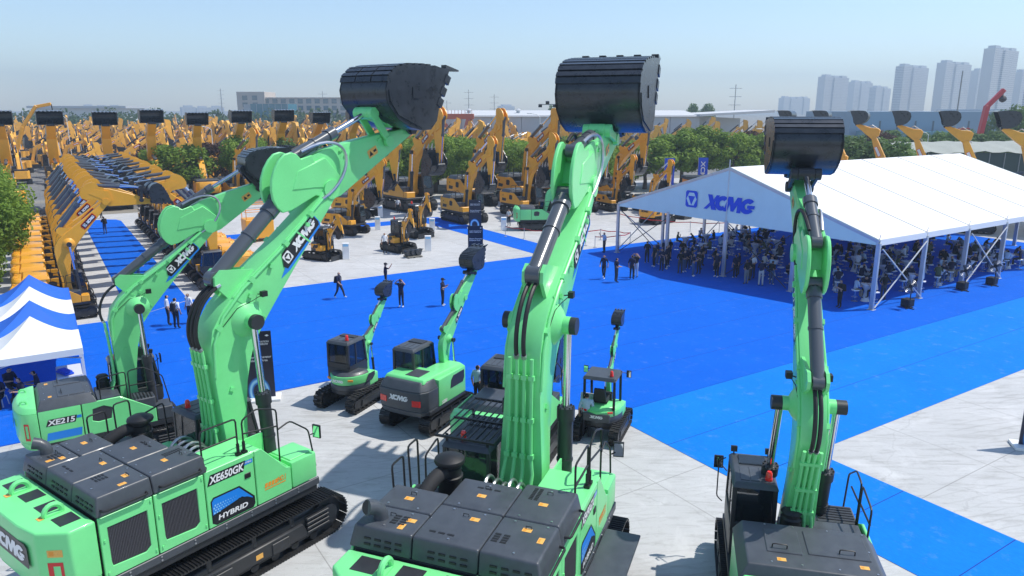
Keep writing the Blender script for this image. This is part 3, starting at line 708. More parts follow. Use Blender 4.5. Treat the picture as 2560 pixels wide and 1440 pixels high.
        for zz in (3.3, 3.4): vents_rear = MB(); [vents_rear.obx((-3.415 + (zz - 3.19) * .2, ys[i] + .25 + k * .2, zz), (.03, .12, .035), Matrix.Rotation(rad(11), 3, 'Y')) for k in range(4)]; vents_rear.build('vent_slots', 'black', h, smooth=0)
    rail(root, [[(xa, -1.70, 3.32), (xa, -1.85, 3.32), (xb, -1.85, 3.32), (xb, -1.70, 3.32)] for xa, xb in ((-3.3, -2.35), (-2.05, -1.1))], .025, 'hood_handle')
    # counterweight
    m = MB(); pl = [(-3.43, -1.76), (-3.95, -1.76), (-4.38, -1.25), (-4.45, -.6), (-4.45, .6), (-4.38, 1.25), (-3.95, 1.76), (-3.43, 1.76)]
    lo = [(x * .985 + (-.05), y * .97) for x, y in pl]; m.plan([(min(x + .25, -3.43), y * .96) for x, y in pl], 1.42, 1.9, pl); m.plan(pl, 1.9, 3.16)
    cw = m.build('counterweight', gp, root, bevel=.06, seg=3)
    for y in (-1.2, -.4, .4, 1.2):
        m = MB(); m.bx(-3.95, -3.55, y - .22, y + .22, 3.155, 3.168); m.build('anti_slip_pad', 'dark', cw)
    for y in (-.8, .8):
        m = MB(); pts = [(-3.82 + .17 * cos(t), y, 3.22 + .17 * sin(t)) for t in [2 * pi * i / 18 for i in range(19)]]; m.tube(pts, .055, 8); m.bx(-3.97, -3.67, y - .05, y + .05, 3.1, 3.2); m.build('lifting_ring', gp, cw)
        stickers(Pr((-4.12, y + .1, 3.162), (0, -1, 0), (1, 0, 0)), cw, [(0, 0, .16, .1)])
    R = Pr((-4.452, .9, 2.35), (0, -1, 0), (0, 0, 1)); m = MB(); m.cm = 0
    R.poly(m, [(-.06, -.06), (1.86, -.06), (1.9, .0), (1.9, .42), (1.8, .48), (-.06, .48)], .005)
    m.cm = 1; logo_text(R, m, .12, .02, .36, w=1.6, d=.009, fg=1); m.build('counterweight_badge', ['decaldark', 'whitepaint'], cw, smooth=0, fix=False)
    for s in (-1, 1):
        a = V3((-3.95, s * 1.76, 0)); b = V3((-4.38, s * 1.25, 0)); 
        o, X_ = (b, a - b) if s < 0 else (a, b - a)
        C = Pr(o, X_, (0, 0, 1)); m = MB(); m.cm = 0
        ringdoor(C, m, [(.18, 1.75), (.48, 1.75), (.48, 2.5), (.18, 2.5)], [(.28, 1.85), (.42, 1.85), (.42, 2.42), (.28, 2.42)], .002, .006); m.build('reflector_frame', 'red', cw, smooth=0)
        stickers(C, cw, [(.2, 2.62, .3, .16)])
    # intake precleaner, hose, exhaust stack, hoses behind the boom
    m = MB(); c = (-1.0, .95, 2.95); sc_ = .8
    m.lathe([(.30, 0), (.30, .62), (.33, .64), (.33, .70), (.29, .72), (.29, .92), (.24, .95), (.24, 1.02), (.37, 1.04), (.39, 1.09), (.37, 1.15), (.24, 1.22), (.05, 1.25)], c, n=26)
    m.v = [(c[0] + (x - c[0]) * .8, c[1] + (y - c[1]) * .8, c[2] + (z - c[2]) * .8) for x, y, z in m.v]; m.bx(-1.2, -.8, .75, 1.15, 2.6, 2.97)
    pc = m.build('air_precleaner', 'black', root, smooth=40)
    m = MB(); pts = [(-1.15, 1.0, 3.62), (-1.4, 1.08, 3.66), (-1.6, 1.12, 3.55), (-1.95, 1.18, 3.3)]; pp = [V3(pts[0]) * (1 - t) ** 3 + V3(pts[1]) * 3 * t * (1 - t) ** 2 + V3(pts[2]) * 3 * t * t * (1 - t) + V3(pts[3]) * t ** 3 for t in [i / 30 for i in range(31)]]
    m.tube([(-1.0, .95, 3.6)] + pp, .15, 14, rr=[.145] + [.14 + .012 * (i % 2) for i in range(31)]); m.build('intake_hose', 'rubber', root, smooth=60)
    m = MB(); m.tube([(-3.0, 1.35, 3.55), (-3.0, 1.35, 3.68), (-3.02, 1.37, 3.76), (-3.09, 1.43, 3.83), (-3.2, 1.5, 3.87)], .13, 16, rr=[.14, .13, .13, .13, .14]); m.cm = 1; m.cyl((-3.201, 1.501, 3.871), (-3.206, 1.503, 3.873), .12, n=16); m.build('exhaust_stack', ['hood', 'black'], root, smooth=50)
    for k in range(6):
        y = -.45 + k * .17; m = MB(); hgt = 2.75 + .08 * (k % 3)
        a, b, c_, d = [V3(q) for q in ((-.85, y, 2.3), (-.7, y, hgt + .65), (.05, y + .02, hgt + .6), (.35, y + .04, 2.2))]
        m.tube([a * (1 - t) ** 3 + b * 3 * t * (1 - t) ** 2 + c_ * 3 * t * t * (1 - t) + d * t ** 3 for t in [i / 12 for i in range(13)]], .04, 8); m.build('hydraulic_hose', 'steel', root)
    m = MB()
    for (x, y, z, a) in ((-.8, -.3, 2.2, .3), (-.75, .2, 2.1, .35), (-.5, -.1, 1.9, .4), (-.9, .45, 2.3, .22)): m.bx(x - a / 2, x + a / 2, y - a / 2, y + a / 2, 1.6, z)
    m.build('valve_block', 'dark', root, bevel=.02)
    rail(root, [[(-.95, -1.62, 3.2), (-.95, -1.62, 4.15), (-.02, -1.62, 4.15), (-.02, -1.62, 3.2)], [(-.95, -1.62, 3.7), (-.02, -1.62, 3.7)],
        [(.14, -1.62, 3.2), (.14, -1.62, 4.05), (.55, -1.62, 4.2), (1.12, -1.62, 4.0), (1.12, -1.62, 2.5)], [(.14, -1.62, 3.7), (1.12, -1.62, 3.55)],
        [(1.14, -1.62, 3.45), (1.5, -1.62, 3.55), (2.05, -1.62, 3.1), (2.22, -1.62, 2.0)]])
    m = MB()
    for x in (-.95, -.02, .14): m.bx(x - .06, x + .06, -1.68, -1.56, 3.2, 3.27); m.cyl((x, -1.62, 3.2), (x, -1.62, 3.5), .04, n=8)
    m.build('rail_socket', 'black', root)
    rail(root, [[(-1.9, 1.70, 3.2), (-1.9, 1.74, 4.0), (-1.45, 1.74, 4.0), (-1.45, 1.72, 3.0)], [(-1.25, 1.70, 3.2), (-1.25, 1.74, 4.1), (-.85, 1.74, 4.1), (-.85, 1.72, 2.6)], [(-.6, 1.7, 2.6), (-.6, 1.7, 3.6), (.0, 1.7, 3.75), (.05, 1.7, 2.6)]])
    m = MB(); m.obx((2.2, -1.78, 3.05), (.05, .24, .36), Matrix.Rotation(rad(12), 3, 'Z')); m.cm = 1; m.obx((2.172, -1.785, 3.05), (.006, .2, .31), Matrix.Rotation(rad(12), 3, 'Z')); m.cm = 0; m.tube([(2.1, -1.64, 2.95), (2.2, -1.75, 3.0)], .018, 6); m.build('mirror', ['black', 'mirror'], root)
    cab(root, .22, 2.12, .60, 1.72, 1.58, 3.55, paint='dark', det=2, beacon=(.45, 1.3), guard=guard, roofmat='hood')
    P = dict(paint=gp, foot=(.75, 1.9), fs=1.0, det=2, lights=(-1,), cylbase=(1.55, 1.35)); P.update(pose); front(root, P)
    return root
def mid_excavator(name, label, cat, loc, hd, sc, paint, pose, det=1, model=None, shoes=(), group=None, dark_hood='hood', beacon=True, green_style=False, tk=1.0, extra=None):
    root = thing(name, label, cat, loc, rad(hd), sc, group); e = extra or {}
    if e.get('zs'): root.scale = (sc, sc, e['zs'])
    tracks(root, dict(tl=1.72, tr=.40, gauge=2.2, tw=.55, nshoe=44, deck=1.0, det=det, shoes=shoes))
    m = MB(); m.plan([(-2.1, -1.24), (1.72, -1.24), (1.72, 1.24), (-2.1, 1.24)], .98, 1.14); m.bx(-2.08, -.55, -1.2, 1.2, 1.14, 2.2); m.bx(-.55, .9, -1.2, -.45, 1.14, 1.8); m.build('upper_frame', 'dark', root, bevel=.02)
    pr = Pr((0, -1.20, 0), (1, 0, 0), (0, 0, 1))
    m = MB(); pr.slab(m, [(-2.08, 1.15), (-.93, 1.15), (-.93, 2.24), (-2.08, 2.24)], 0, .055); d1 = m.build('side_door', paint, root, bevel=.02, seg=2)
    m = MB(); outer = [(-.9, 1.15), (.25, 1.15), (1.2, 1.15), (1.2, 1.62), (.2, 2.26), (-.9, 2.24)]; inner = [(-.66, 1.62), (-.5, 1.55), (-.12, 1.58), (-.06, 1.95), (-.3, 2.06), (-.62, 2.0)]
    ringdoor(pr, m, outer, inner, 0, .055); d2 = m.build('side_door', paint, root, bevel=.015); grille(pr, d2, inner, .03, 14)
    P = Pr((0, -1.256, 0), (1, 0, 0), (0, 0, 1))
    if model:
        m = MB(); P.poly(m, [(-1.92, 1.72), (-1.12, 1.72), (-1.06, 1.94), (-1.84, 1.94)], .004); m.build('model_plate', 'decaldark', d1, smooth=0, fix=False)
        m = MB(); P.text(m, model, -1.88, 1.74, .18, w=.76, bold=.03, shear=.16, d=.008); m.build('model_lettering', 'whitepaint', d1, smooth=0, fix=False)
        m = MB(); m.cm = 0; P.poly(m, [(-1.08, 1.83), (-.94, 1.83), (-.94, 1.92), (-1.06, 1.92)], .004); P.poly(m, [(-1.95, 1.25), (-1.0, 1.25), (-.96, 1.5), (-1.9, 1.5)], .004); m.build('model_badge', 'decalblue', d1, smooth=0, fix=False)
    elif paint == 'yellow':
        m = MB(); P.text(m, 'XE', -1.8, 1.85, .14, w=.2, bold=.03, shear=.16); m.build('model_lettering', 'decaldark', d1, smooth=0, fix=False)
        m = MB(); P.poly(m, [(-1.9, 1.35), (-1.2, 1.35), (-1.1, 1.62), (-1.82, 1.66)], .005); m.build('vent_panel', 'dark', d1, smooth=0, fix=False)
    m = MB(); m.bx(-2.1, 1.72, -1.268, -1.2, 1.0, 1.16); m.bx(-2.1, 1.72, 1.2, 1.262, 1.0, 1.16); m.build('skirt', 'dark', root)
    m = MB(); m.bx(-2.08, -.6, 1.2, 1.255, 1.16, 2.24); m.build('side_door', paint, root, bevel=.02)
    # tool box and steps, front right
    stp = 'hood' if not e.get('yellowbox') else paint
    m = MB(); m.bx(.55, 1.22, -1.24, -.46, 1.62, 2.02) if green_style else m.bx(.3, 1.25, -1.24, -.46, 1.6, 1.95); tb = m.build('step_box', stp, root, bevel=.025)
    m = MB(); m.bx(1.23, 1.72, -1.24, -.46, 1.16, 1.6); m.build('step_box', paint if not green_style else 'hood', root, bevel=.025)
    if det > 1:
        m = MB(); [m.bx(.6 + k * .1, .64 + k * .1, -1.2, -.5, 2.02, 2.035) for k in range(6)]; m.build('step_tread', 'black', tb)
    rail(root, [[(-.35, -1.18, 2.2), (-.35, -1.2, 2.95), (.42, -1.2, 3.05), (.42, -1.18, 2.0)], [(.5, -1.18, 2.0), (.5, -1.2, 3.05), (.95, -1.2, 3.1), (1.5, -1.2, 2.7), (1.66, -1.2, 1.7)], [(-.35, -1.2, 2.6), (.42, -1.2, 2.6)], [(.5, -1.2, 2.55), (1.2, -1.2, 2.55)]] if det > 0 else [], .02)
    # hood with chamfers
    hood_panel(root, -2.12, -.45, -1.27 if not e.get('slimhood') else -1.0, .98 if not e.get('widehood') else 1.27, 2.23, 2.53, (.14, .12, .2, .16), dark_hood, .03)
    if det > 1:
        for (x0, x1, y0, y1) in ((-1.5, -.75, -.98, .05), (-1.55, -.8, .15, .75)):
            m = MB(); m.bx(x0, x1, y0, y1, 2.525, 2.552); lid = m.build('hood_lid', dark_hood, root, bevel=.012)
            m = MB(); m.tube(rnd([(x0 + .12, y0 + .25, 2.55), (x0 + .12, y0 + .25, 2.64), (x0 + .12, y0 + .5, 2.64), (x0 + .12, y0 + .5, 2.55)], .03), .012, 6); m.build('lid_handle', 'black', lid)
        stickers(Pr((0, 0, 2.53), (0, -1, 0), (1, 0, 0)), root, [(.75, -1.75, .15, .1), (-.6, -1.8, .15, .1), (-.3, -1.3, .13, .08)])
        m = MB(); [m.cyl((x, y, 2.525), (x, y, 2.54), .018, n=7) for x in (-1.85, -1.2, -.65) for y in (-1.0, -.4, .2, .7)]; m.build('bolt', 'steel', root)['kind'] = 'stuff'
        hood_panel(root, -.44, .28, -1.2 if e.get('darkdeck') else -.4, .35, 2.0, 2.2, (0, .05, .04, .0), 'hood', .02)
        m = MB(); m.lathe([(.2, 0), (.2, .3), (.17, .34), (.17, .42), (.2, .44), (.14, .5), (.02, .52)], (-.15, .15, 2.15), n=16); m.build('air_intake', 'black', root)
    # counterweight with a round back
    pl = [(-2.1, -1.26), (-2.35, -1.22)] + [(-2.35 - .38 * cos(rad(a)) , 1.2 * sin(rad(a))) for a in range(-70, 71, 20)] + [(-2.35, 1.22), (-2.1, 1.26)]
    m = MB(); m.plan([(x * .97, y * .95) for x, y in pl], .98, 1.25, pl); m.plan(pl, 1.25, 2.2, None); m.plan(pl, 2.2, 2.36, [(x * .95 if x < -2.2 else x, y * .93) for x, y in pl])
    cw = m.build('counterweight', paint, root, bevel=.03 if det else 0, seg=2)
    if det > 0:
        R = Pr((-2.742, .62, 1.62), (0, -1, 0), (0, 0, 1)); m = MB(); logo_text(R, m, 0, 0, .26, w=1.2, d=.006); m.build('counterweight_badge', 'whitepaint' if paint == 'green' else 'decaldark', cw, smooth=0, fix=False)
        a, b = V3((-2.35, -1.22, 0)), V3((-2.48, -1.127, 0)); C = Pr(b, a - b, (0, 0, 1)); m = MB(); ringdoor(C, m, [(.0, 1.35), (.15, 1.35), (.15, 1.9), (.0, 1.9)], [(.03, 1.42), (.12, 1.42), (.12, 1.84), (.03, 1.84)], .004, .01); m.build('reflector_frame', 'red', cw, smooth=0)
        m = MB(); [m.tube([(-2.42 + .09 * cos(t), y, 2.38 + .09 * sin(t)) for t in [2 * pi * i / 10 for i in range(11)]], .03, 5) for y in (-.6, .6)]; m.build('lifting_ring', paint, cw)
    m = MB(); m.bx(-.55, 1.2, -.45, .38, 1.12, 1.2); m.build('boom_well', 'dark', root)
    if det > 0:
        for k in range(5):
            y = -.3 + k * .12; m = MB(); a, b, c_, d = [V3(q) for q in ((-.5, y, 1.7), (-.45, y, 2.3), (.15, y, 2.35), (.4, y, 1.6))]
            m.tube([a * (1 - t) ** 3 + b * 3 * t * (1 - t) ** 2 + c_ * 3 * t * t * (1 - t) + d * t ** 3 for t in [i / 8 for i in range(9)]], .028, 6); m.build('hydraulic_hose', 'black', root)
    cab(root, .12, 1.70, .38, 1.24, 1.14, 2.98, paint='dark', det=det, beacon=(.35, .55) if beacon else None, roofmat='hood')
    if det > 1:
        m = MB(); m.obx((1.85, 1.42, 2.5), (.05, .2, .32), Matrix.Identity(3)); m.cm = 1; m.obx((1.82, 1.42, 2.5), (.006, .17, .27), Matrix.Identity(3)); m.cm = 0; m.tube([(1.6, 1.25, 2.4), (1.8, 1.4, 2.5)], .014, 5); m.build('mirror', ['black', 'mirror'], root)
        rail(root, [[(1.72, 1.3, 1.5), (1.75, 1.42, 1.6), (1.75, 1.42, 2.6), (1.7, 1.28, 2.7)]], .015)
        for (x, y) in ((1.45, .45), (1.45, 1.15)):
            m = MB(); m.obx((x, y, 3.1), (.1, .13, .13), Matrix.Rotation(rad(15), 3, 'Y')); m.cyl((x, y, 2.97), (x, y, 3.05), .015, n=6); m.build('work_light', 'black', root)
    P = dict(paint=paint, foot=(.6, 1.5), fs=.82, det=det, pipes=4, y0=-.02, ww=.82); P.update(pose); front(root, P)
    return root
def mini_excavator(name, label, loc, hd, sc, paint, pose, model, style, det=1, group=None, shoes=(-1, 1)):
    root = thing(name, label, 'excavator', loc, rad(hd), sc, group)
    big = style == 'midi'
    tracks(root, dict(tl=1.02 if not big else 1.2, tr=.30 if not big else .34, gauge=1.5 if not big else 1.75, tw=.36 if not big else .45, nshoe=36 if not big else 40, deck=.66 if not big else .78, rubber=not big, det=1, shoes=shoes, tk=.8))
    if big:
        dz = .78
        m = MB(); m.plan([(-1.4, -1.04), (1.0, -1.04), (1.15, -.8), (1.15, .8), (1.0, 1.04), (-1.4, 1.04)], dz, .95); m.build('upper_frame', 'dark', root, bevel=.02)
        pl = [(-.85, -1.06), (-1.45, -1.04), (-1.72, -.86), (-1.8, -.4), (-1.8, .4), (-1.72, .86), (-1.45, 1.04), (-.85, 1.06)]
        m = MB(); m.plan([(x * .96, y * .93) for x, y in pl], .78, 1.0, pl); m.plan(pl, 1.0, 1.72); m.plan(pl, 1.72, 2.02, [(x * .88 if x < -1 else x, y * .84) for x, y in pl]); cw = m.build('counterweight', 'hood', root, bevel=.05, seg=3)
        m = MB(); m.plan([(-1.5, -.86), (.95, -1.07), (1.02, -.9), (1.02, -.15), (-.2, -.1), (-.2, .9), (-1.5, .86)], 1.95, 2.1, [(-1.4, -.8), (.8, -.95), (.85, -.85), (.85, -.2), (-.3, -.15), (-.3, .82), (-1.4, .8)]); m.plan([(-.84, -1.07), (.95, -1.07), (1.03, -.95), (1.03, -.12), (-.84, -.12)], .95, 1.96); hd_ = m.build('engine_cover', paint, root, bevel=.05, seg=2)
        m = MB(); P = Pr((0, -1.07, 0), (1, 0, 0), (0, 0, 1)); P.slab(m, [(-.1, 1.4), (.75, 1.4), (.85, 1.55), (.85, 1.85), (.1, 1.85), (-.05, 1.7)], .0, .012); m.build('side_vent', 'dark', hd_, bevel=.005)
        m = MB(); P.text(m, model, -.7, 1.0, .13, w=.36, bold=.03, shear=.15, d=.012); m.build('model_lettering', 'whitepaint', hd_, smooth=0, fix=False)
        m = MB(); m.bx(-1.25, -.55, -.5, .1, 2.09, 2.115); m.build('cover_panel', 'hood', hd_, bevel=.01)
        m = MB(); m.bx(-.84, .9, .12, 1.05, .95, 1.5); m.build('left_cover', paint, root, bevel=.03)
        R = Pr((-1.802, .42, 1.34), (0, -1, 0), (0, 0, 1)); m = MB(); logo_text(R, m, .0, 0, .2, w=.8, d=.006); m.build('counterweight_badge', 'whitepaint', cw, smooth=0, fix=False)
        for s in (-1, 1):
            m = MB(); m.plan([(-1.795, s * .55), (-1.735, s * .86), (-1.70, s * .86), (-1.76, s * .55)][::s], 1.2, 1.42); m.build('tail_lamp', 'redlamp', cw)
        cab(root, -.72, .78, .10, 1.04, .98, 2.85, paint='dark', det=1, roofmat='hood')
        foot, fs_ = (.72, 1.15), .42
    else:
        dz = .62; r = .98
        pl = [(-.98 * cos(rad(a)), .80 * sin(rad(a))) for a in range(-90, 91, 15)]
        m = MB(); m.plan(pl + [(.35, .78), (.55, .6), (.55, -.6), (.35, -.78)], dz, .78); m.build('upper_frame', 'dark', root, bevel=.015)
        m = MB(); m.plan(pl, .76, .98 if style == 'cabin' else 1.0); cwl = m.build('counterweight', 'hood', root, bevel=.03, seg=2)
        z1 = 1.32 if style == 'cabin' else 1.22
        m = MB(); m.plan(pl, .985, z1); ec = m.build('engine_cover', paint, root, bevel=.03, seg=2)
        m = MB(); m.plan([(x * .97, y * .97) for x, y in pl], z1, z1 + .12, [(x * .82, y * .85) for x, y in pl]); m.build('cover_top', 'hood' if style == 'cabin' else paint, ec, bevel=.02)
        m = MB(); m.plan([(0, -.80), (.55, -.80), (.62, -.6), (.62, -.25), (0, -.25)], .78, 1.2); m.plan([(0, .3), (.5, .3), (.5, .78), (0, .78)], .78, 1.05); m.build('front_cover', paint, root, bevel=.04, seg=2)
        R = Pr((-.985, .25, 1.1 if style == 'cabin' else 1.0), (0, -1, 0), (0, 0, 1)); m = MB()
        if style != 'cabin':
            m2 = MB(); m2.plan([(-.985, -.52), (-.985, .52), (-.9, .52), (-.9, -.52)], .8, 1.14); m2.build('tail_panel', 'hood', cwl, bevel=.03)
            R = Pr((-.99, .25, .95), (0, -1, 0), (0, 0, 1))
        logo_text(R, m, 0, 0, .12, w=.5, d=.01); m.build('counterweight_badge', 'whitepaint', cwl, smooth=0, fix=False)
        for s in (-1, 1):
            m = MB(); m.obx((-.86, s * .5, 1.2), (.05, .2, .07), Matrix.Rotation(-s * rad(28), 3, 'Z')); m.build('tail_lamp', 'redlamp' if style != 'cabin' else 'orange', ec)
        if style == 'cabin':
            m = MB(); P = Pr((-.2, -.815, 0), (1, 0, 0), (0, 0, 1)); P.slab(m, [(-.1, 1.02), (.35, 1.02), (.5, 1.15), (.5, 1.3), (.1, 1.3)], 0, .012); m.build('side_vent', 'dark', ec)
            cab(root, -.62, .62, -.28, .74, 1.0, 2.62, paint='dark', det=1, beacon=(-.35, -.05), roofmat='hood')
        else:
            cab(root, -.72, .62, -.62, .62, 1.05, 2.5, paint='black', det=0, beacon=(-.45, -.42), roofmat='hood', open_cab=True)
            for s in (-1, 1):
                m = MB(); m.obx((.6, s * .86, 2.3), (.05, .18, .28), Matrix.Identity(3)); m.cm = 1; m.obx((.57, s * .86, 2.3), (.006, .15, .24), Matrix.Identity(3)); m.cm = 0; m.tube([(.5, s * .6, 2.4), (.6, s * .84, 2.3)], .014, 5); m.build('mirror', ['black', 'mirror'], root)
        foot, fs_ = (.85, .92), .29
        m = MB(); m.bx(.45, .8, -.16, .16, .72, 1.05); m.cyl((.8, 0, .65), (.8, 0, 1.1), .14, n=12); m.build('swing_post', 'dark', root, bevel=.02)
    m = MB(); fx = 1.55 if not big else 1.95; bw_ = .78 if not big else 1.08
    m.prism([(fx, .05), (fx + .05, .04), (fx + .02, .22), (fx + .06, .42), (fx, .42), (fx - .04, .22)], -bw_, bw_); m.bar((.6, -.4, .35), (fx, -.4, .25), .1, .12); m.bar((.6, .4, .35), (fx, .4, .25), .1, .12); m.build('dozer_blade', 'dark' if paint != 'yellow' else 'dark', root)
    P = dict(paint=paint, foot=foot, fs=fs_, det=det, y0=-.05 if not big else -.3, pipes=3, bw=.86, linkmat='dark', toothmat='bucket', teeth=4, bwid=.85, ww=.72); P.update(pose); front(root, P)
    return root
# ------------------------------------------------------------------ the setting: ground, carpets
GU, GV = Vector((.8406, .5417, 0)), Vector((-.5417, .8406, 0)); GA = atan2(.5417, .8406)   # the yard's own grid
def ab(a, b, z=0): p = GU * a + GV * b; return (p.x, p.y, z)
def node_mat(name):
    m = bpy.data.materials.new(name); m.use_nodes = True; MATS[name] = m
    return m, m.node_tree.nodes, m.node_tree.links, m.node_tree.nodes['Principled BSDF']
def ramp(n, L, src, stops):
    r = n.new('ShaderNodeValToRGB'); e = r.color_ramp.elements
    e[0].position, e[0].color = stops[0][0], (*stops[0][1], 1); e[1].position, e[1].color = stops[-1][0], (*stops[-1][1], 1)
    for p, c in stops[1:-1]: q = e.new(p); q.color = (*c, 1)
    L.new(src, r.inputs[0]); return r.outputs[0]
def noise(n, L, vec, scale, detail=5, rough=.6, dist=0):
    z = n.new('ShaderNodeTexNoise'); z.inputs['Scale'].default_value = scale; z.inputs['Detail'].default_value = detail; z.inputs['Roughness'].default_value = rough; z.inputs['Distortion'].default_value = dist
    L.new(vec, z.inputs['Vector']); return z.outputs[0]
def mapping(n, L, vec, rot=(0, 0, 0), scale=(1, 1, 1)):
    m = n.new('ShaderNodeMapping'); m.inputs['Rotation'].default_value = rot; m.inputs['Scale'].default_value = scale; L.new(vec, m.inputs[0]); return m.outputs[0]
def mixc(n, L, fac, a, b, mode='MIX'):
    m = n.new('ShaderNodeMix'); m.data_type = 'RGBA'; m.blend_type = mode
    for sock, v in ((0, fac), (6, a), (7, b)):
        if isinstance(v, (int, float)): m.inputs[sock].default_value = v
        elif isinstance(v, tuple): m.inputs[sock].default_value = (*v, 1)
        else: L.new(v, m.inputs[sock])
    return m.outputs[2]
def concrete(name, c0, c1, c2, joint=5.0):
    m, n, L, b = node_mat(name); tc = n.new('ShaderNodeTexCoord').outputs['Object']
    v = mapping(n, L, tc, (0, 0, -GA))
    big = noise(n, L, v, .14, 4, .6); col = ramp(n, L, big, [(.3, c0), (.7, c1)])
    st = noise(n, L, mapping(n, L, tc, (0, 0, -rad(-18)), (.55, 3.2, 1)), 1.1, 8, .72, .6)
    col = mixc(n, L, ramp(n, L, st, [(.49, (0, 0, 0)), (.72, (.7, .7, .7))]), col, c2)
    sp = noise(n, L, v, 6.5, 9, .75); col = mixc(n, L, ramp(n, L, sp, [(.56, (0, 0, 0)), (.74, (.5, .5, .5))]), col, tuple(k * .72 for k in c2))
    pale = noise(n, L, v, .55, 6, .7, .8); col = mixc(n, L, ramp(n, L, pale, [(.54, (0, 0, 0)), (.72, (.6, .6, .6))]), col, tuple(min(k * 1.18, .8) for k in c1))
    vc = n.new('ShaderNodeTexVoronoi'); vc.feature = 'DISTANCE_TO_EDGE'; vc.inputs['Scale'].default_value = .16
    wv = n.new('ShaderNodeVectorMath'); wv.operation = 'ADD'; L.new(v, wv.inputs[0]); nv = n.new('ShaderNodeTexNoise'); nv.inputs['Scale'].default_value = .9; nv.inputs['Detail'].default_value = 5; L.new(v, nv.inputs['Vector']); L.new(nv.outputs['Color'], wv.inputs[1]); L.new(wv.outputs[0], vc.inputs['Vector'])
    ck = ramp(n, L, vc.outputs['Distance'], [(.0, (.22, .22, .22)), (.003, (0, 0, 0))]); col = mixc(n, L, ck, col, tuple(k * .55 for k in c2))
    wr = n.new('ShaderNodeTexWave'); wr.wave_type = 'RINGS'; wr.inputs['Scale'].default_value = .9; wr.inputs['Distortion'].default_value = 3.0; wr.inputs['Detail'].default_value = 3; wr.inputs['Detail Scale'].default_value = 1.2; L.new(mapping(n, L, v, (0, 0, .5), (.5, 1, 1)), wr.inputs['Vector'])
    sc_ = mixc(n, L, 1.0, ramp(n, L, wr.outputs['Fac'], [(.90, (0, 0, 0)), (.99, (.28, .28, .28))]), ramp(n, L, noise(n, L, v, .3, 3, .5), [(.5, (0, 0, 0)), (.66, (1, 1, 1))]), 'MULTIPLY'); col = mixc(n, L, sc_, col, tuple(k * .8 for k in c2))
    br = n.new('ShaderNodeTexBrick'); br.offset = 0; br.inputs['Scale'].default_value = 1; br.inputs['Brick Width'].default_value = joint; br.inputs['Row Height'].default_value = joint; br.inputs['Mortar Size'].default_value = .018; br.inputs['Mortar Smooth'].default_value = .3
    L.new(v, br.inputs['Vector']); jf = n.new('ShaderNodeMath'); jf.operation = 'MULTIPLY'; jf.inputs[1].default_value = .6; L.new(br.outputs['Fac'], jf.inputs[0]); col = mixc(n, L, jf.outputs[0], col, tuple(k * .7 for k in c2))
    L.new(col, b.inputs['Base Color']); b.inputs['Roughness'].default_value = .85
    bp = n.new('ShaderNodeBump'); bp.inputs['Strength'].default_value = .25; bp.inputs['Distance'].default_value = .02; L.new(sp, bp.inputs['Height']); L.new(bp.outputs[0], b.inputs['Normal'])
    return m
concrete('concrete', (.44, .445, .44), (.54, .54, .535), (.27, .262, .245))
concrete('asphalt', (.15, .15, .15), (.20, .20, .195), (.11, .11, .11), 40)
concrete('earth', (.20, .185, .15), (.28, .26, .22), (.14, .13, .10), 400)
def carpetmat(name, c, c2, scuff):
    m, n, L, b = node_mat(name); tc = n.new('ShaderNodeTexCoord').outputs['Object']
    v = mapping(n, L, tc, (0, 0, -GA))
    col = ramp(n, L, noise(n, L, v, .35, 5, .6), [(.3, c), (.7, c2)])
    f = noise(n, L, mapping(n, L, v, (0, 0, 0), (1, .25, 1)), 26, 3, .6); col = mixc(n, L, .2, col, ramp(n, L, f, [(.3, tuple(k * .6 for k in c)), (.7, tuple(min(k * 1.3, .9) for k in c2))]))
    vo = n.new('ShaderNodeTexVoronoi'); vo.inputs['Scale'].default_value = 1.5; L.new(mapping(n, L, v, (0, 0, .6), (1, .42, 1)), vo.inputs['Vector'])
    big = noise(n, L, v, .22, 3, .5)
    a = ramp(n, L, vo.outputs['Distance'], [(.06, (1, 1, 1)), (.2, (0, 0, 0))]); g = ramp(n, L, big, [(.48, (0, 0, 0)), (.68, (scuff, scuff, scuff))])
    nz = ramp(n, L, noise(n, L, v, 5, 6, .7), [(.45, (0, 0, 0)), (.7, (1, 1, 1))])
    fac = mixc(n, L, 1.0, mixc(n, L, 1.0, a, g, 'MULTIPLY'), nz, 'MULTIPLY')
    col = mixc(n, L, fac, col, (.42, .55, .68))
    du = ramp(n, L, noise(n, L, v, 1.6, 8, .75), [(.56, (0, 0, 0)), (.8, (scuff * .5, scuff * .5, scuff * .5))]); col = mixc(n, L, du, col, (.30, .42, .62))
    L.new(col, b.inputs['Base Color']); b.inputs['Roughness'].default_value = .95; b.inputs['Specular IOR Level'].default_value = .15
    bp = n.new('ShaderNodeBump'); bp.inputs['Strength'].default_value = .6; bp.inputs['Distance'].default_value = .08
    w = noise(n, L, mapping(n, L, v, (0, 0, .2), (.25, 1.2, 1)), .8, 3, .5); L.new(w, bp.inputs['Height']); L.new(bp.outputs[0], b.inputs['Normal'])
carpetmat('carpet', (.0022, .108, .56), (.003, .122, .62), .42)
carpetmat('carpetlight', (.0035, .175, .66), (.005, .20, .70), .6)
mat('carpetgap', (.002, .03, .30), .95)
def clip(poly, nrm, d, keep=1):                       # keep the part where nrm.p*keep <= d*keep
    out = []
    for i in range(len(poly)):
        p, q = poly[i], poly[(i + 1) % len(poly)]; sp = (p[0] * nrm[0] + p[1] * nrm[1] - d) * keep; sq = (q[0] * nrm[0] + q[1] * nrm[1] - d) * keep
        if sp <= 0: out.append(p)
        if sp * sq < 0: t = sp / (sp - sq); out.append((p[0] + (q[0] - p[0]) * t, p[1] + (q[1] - p[1]) * t))
    return out
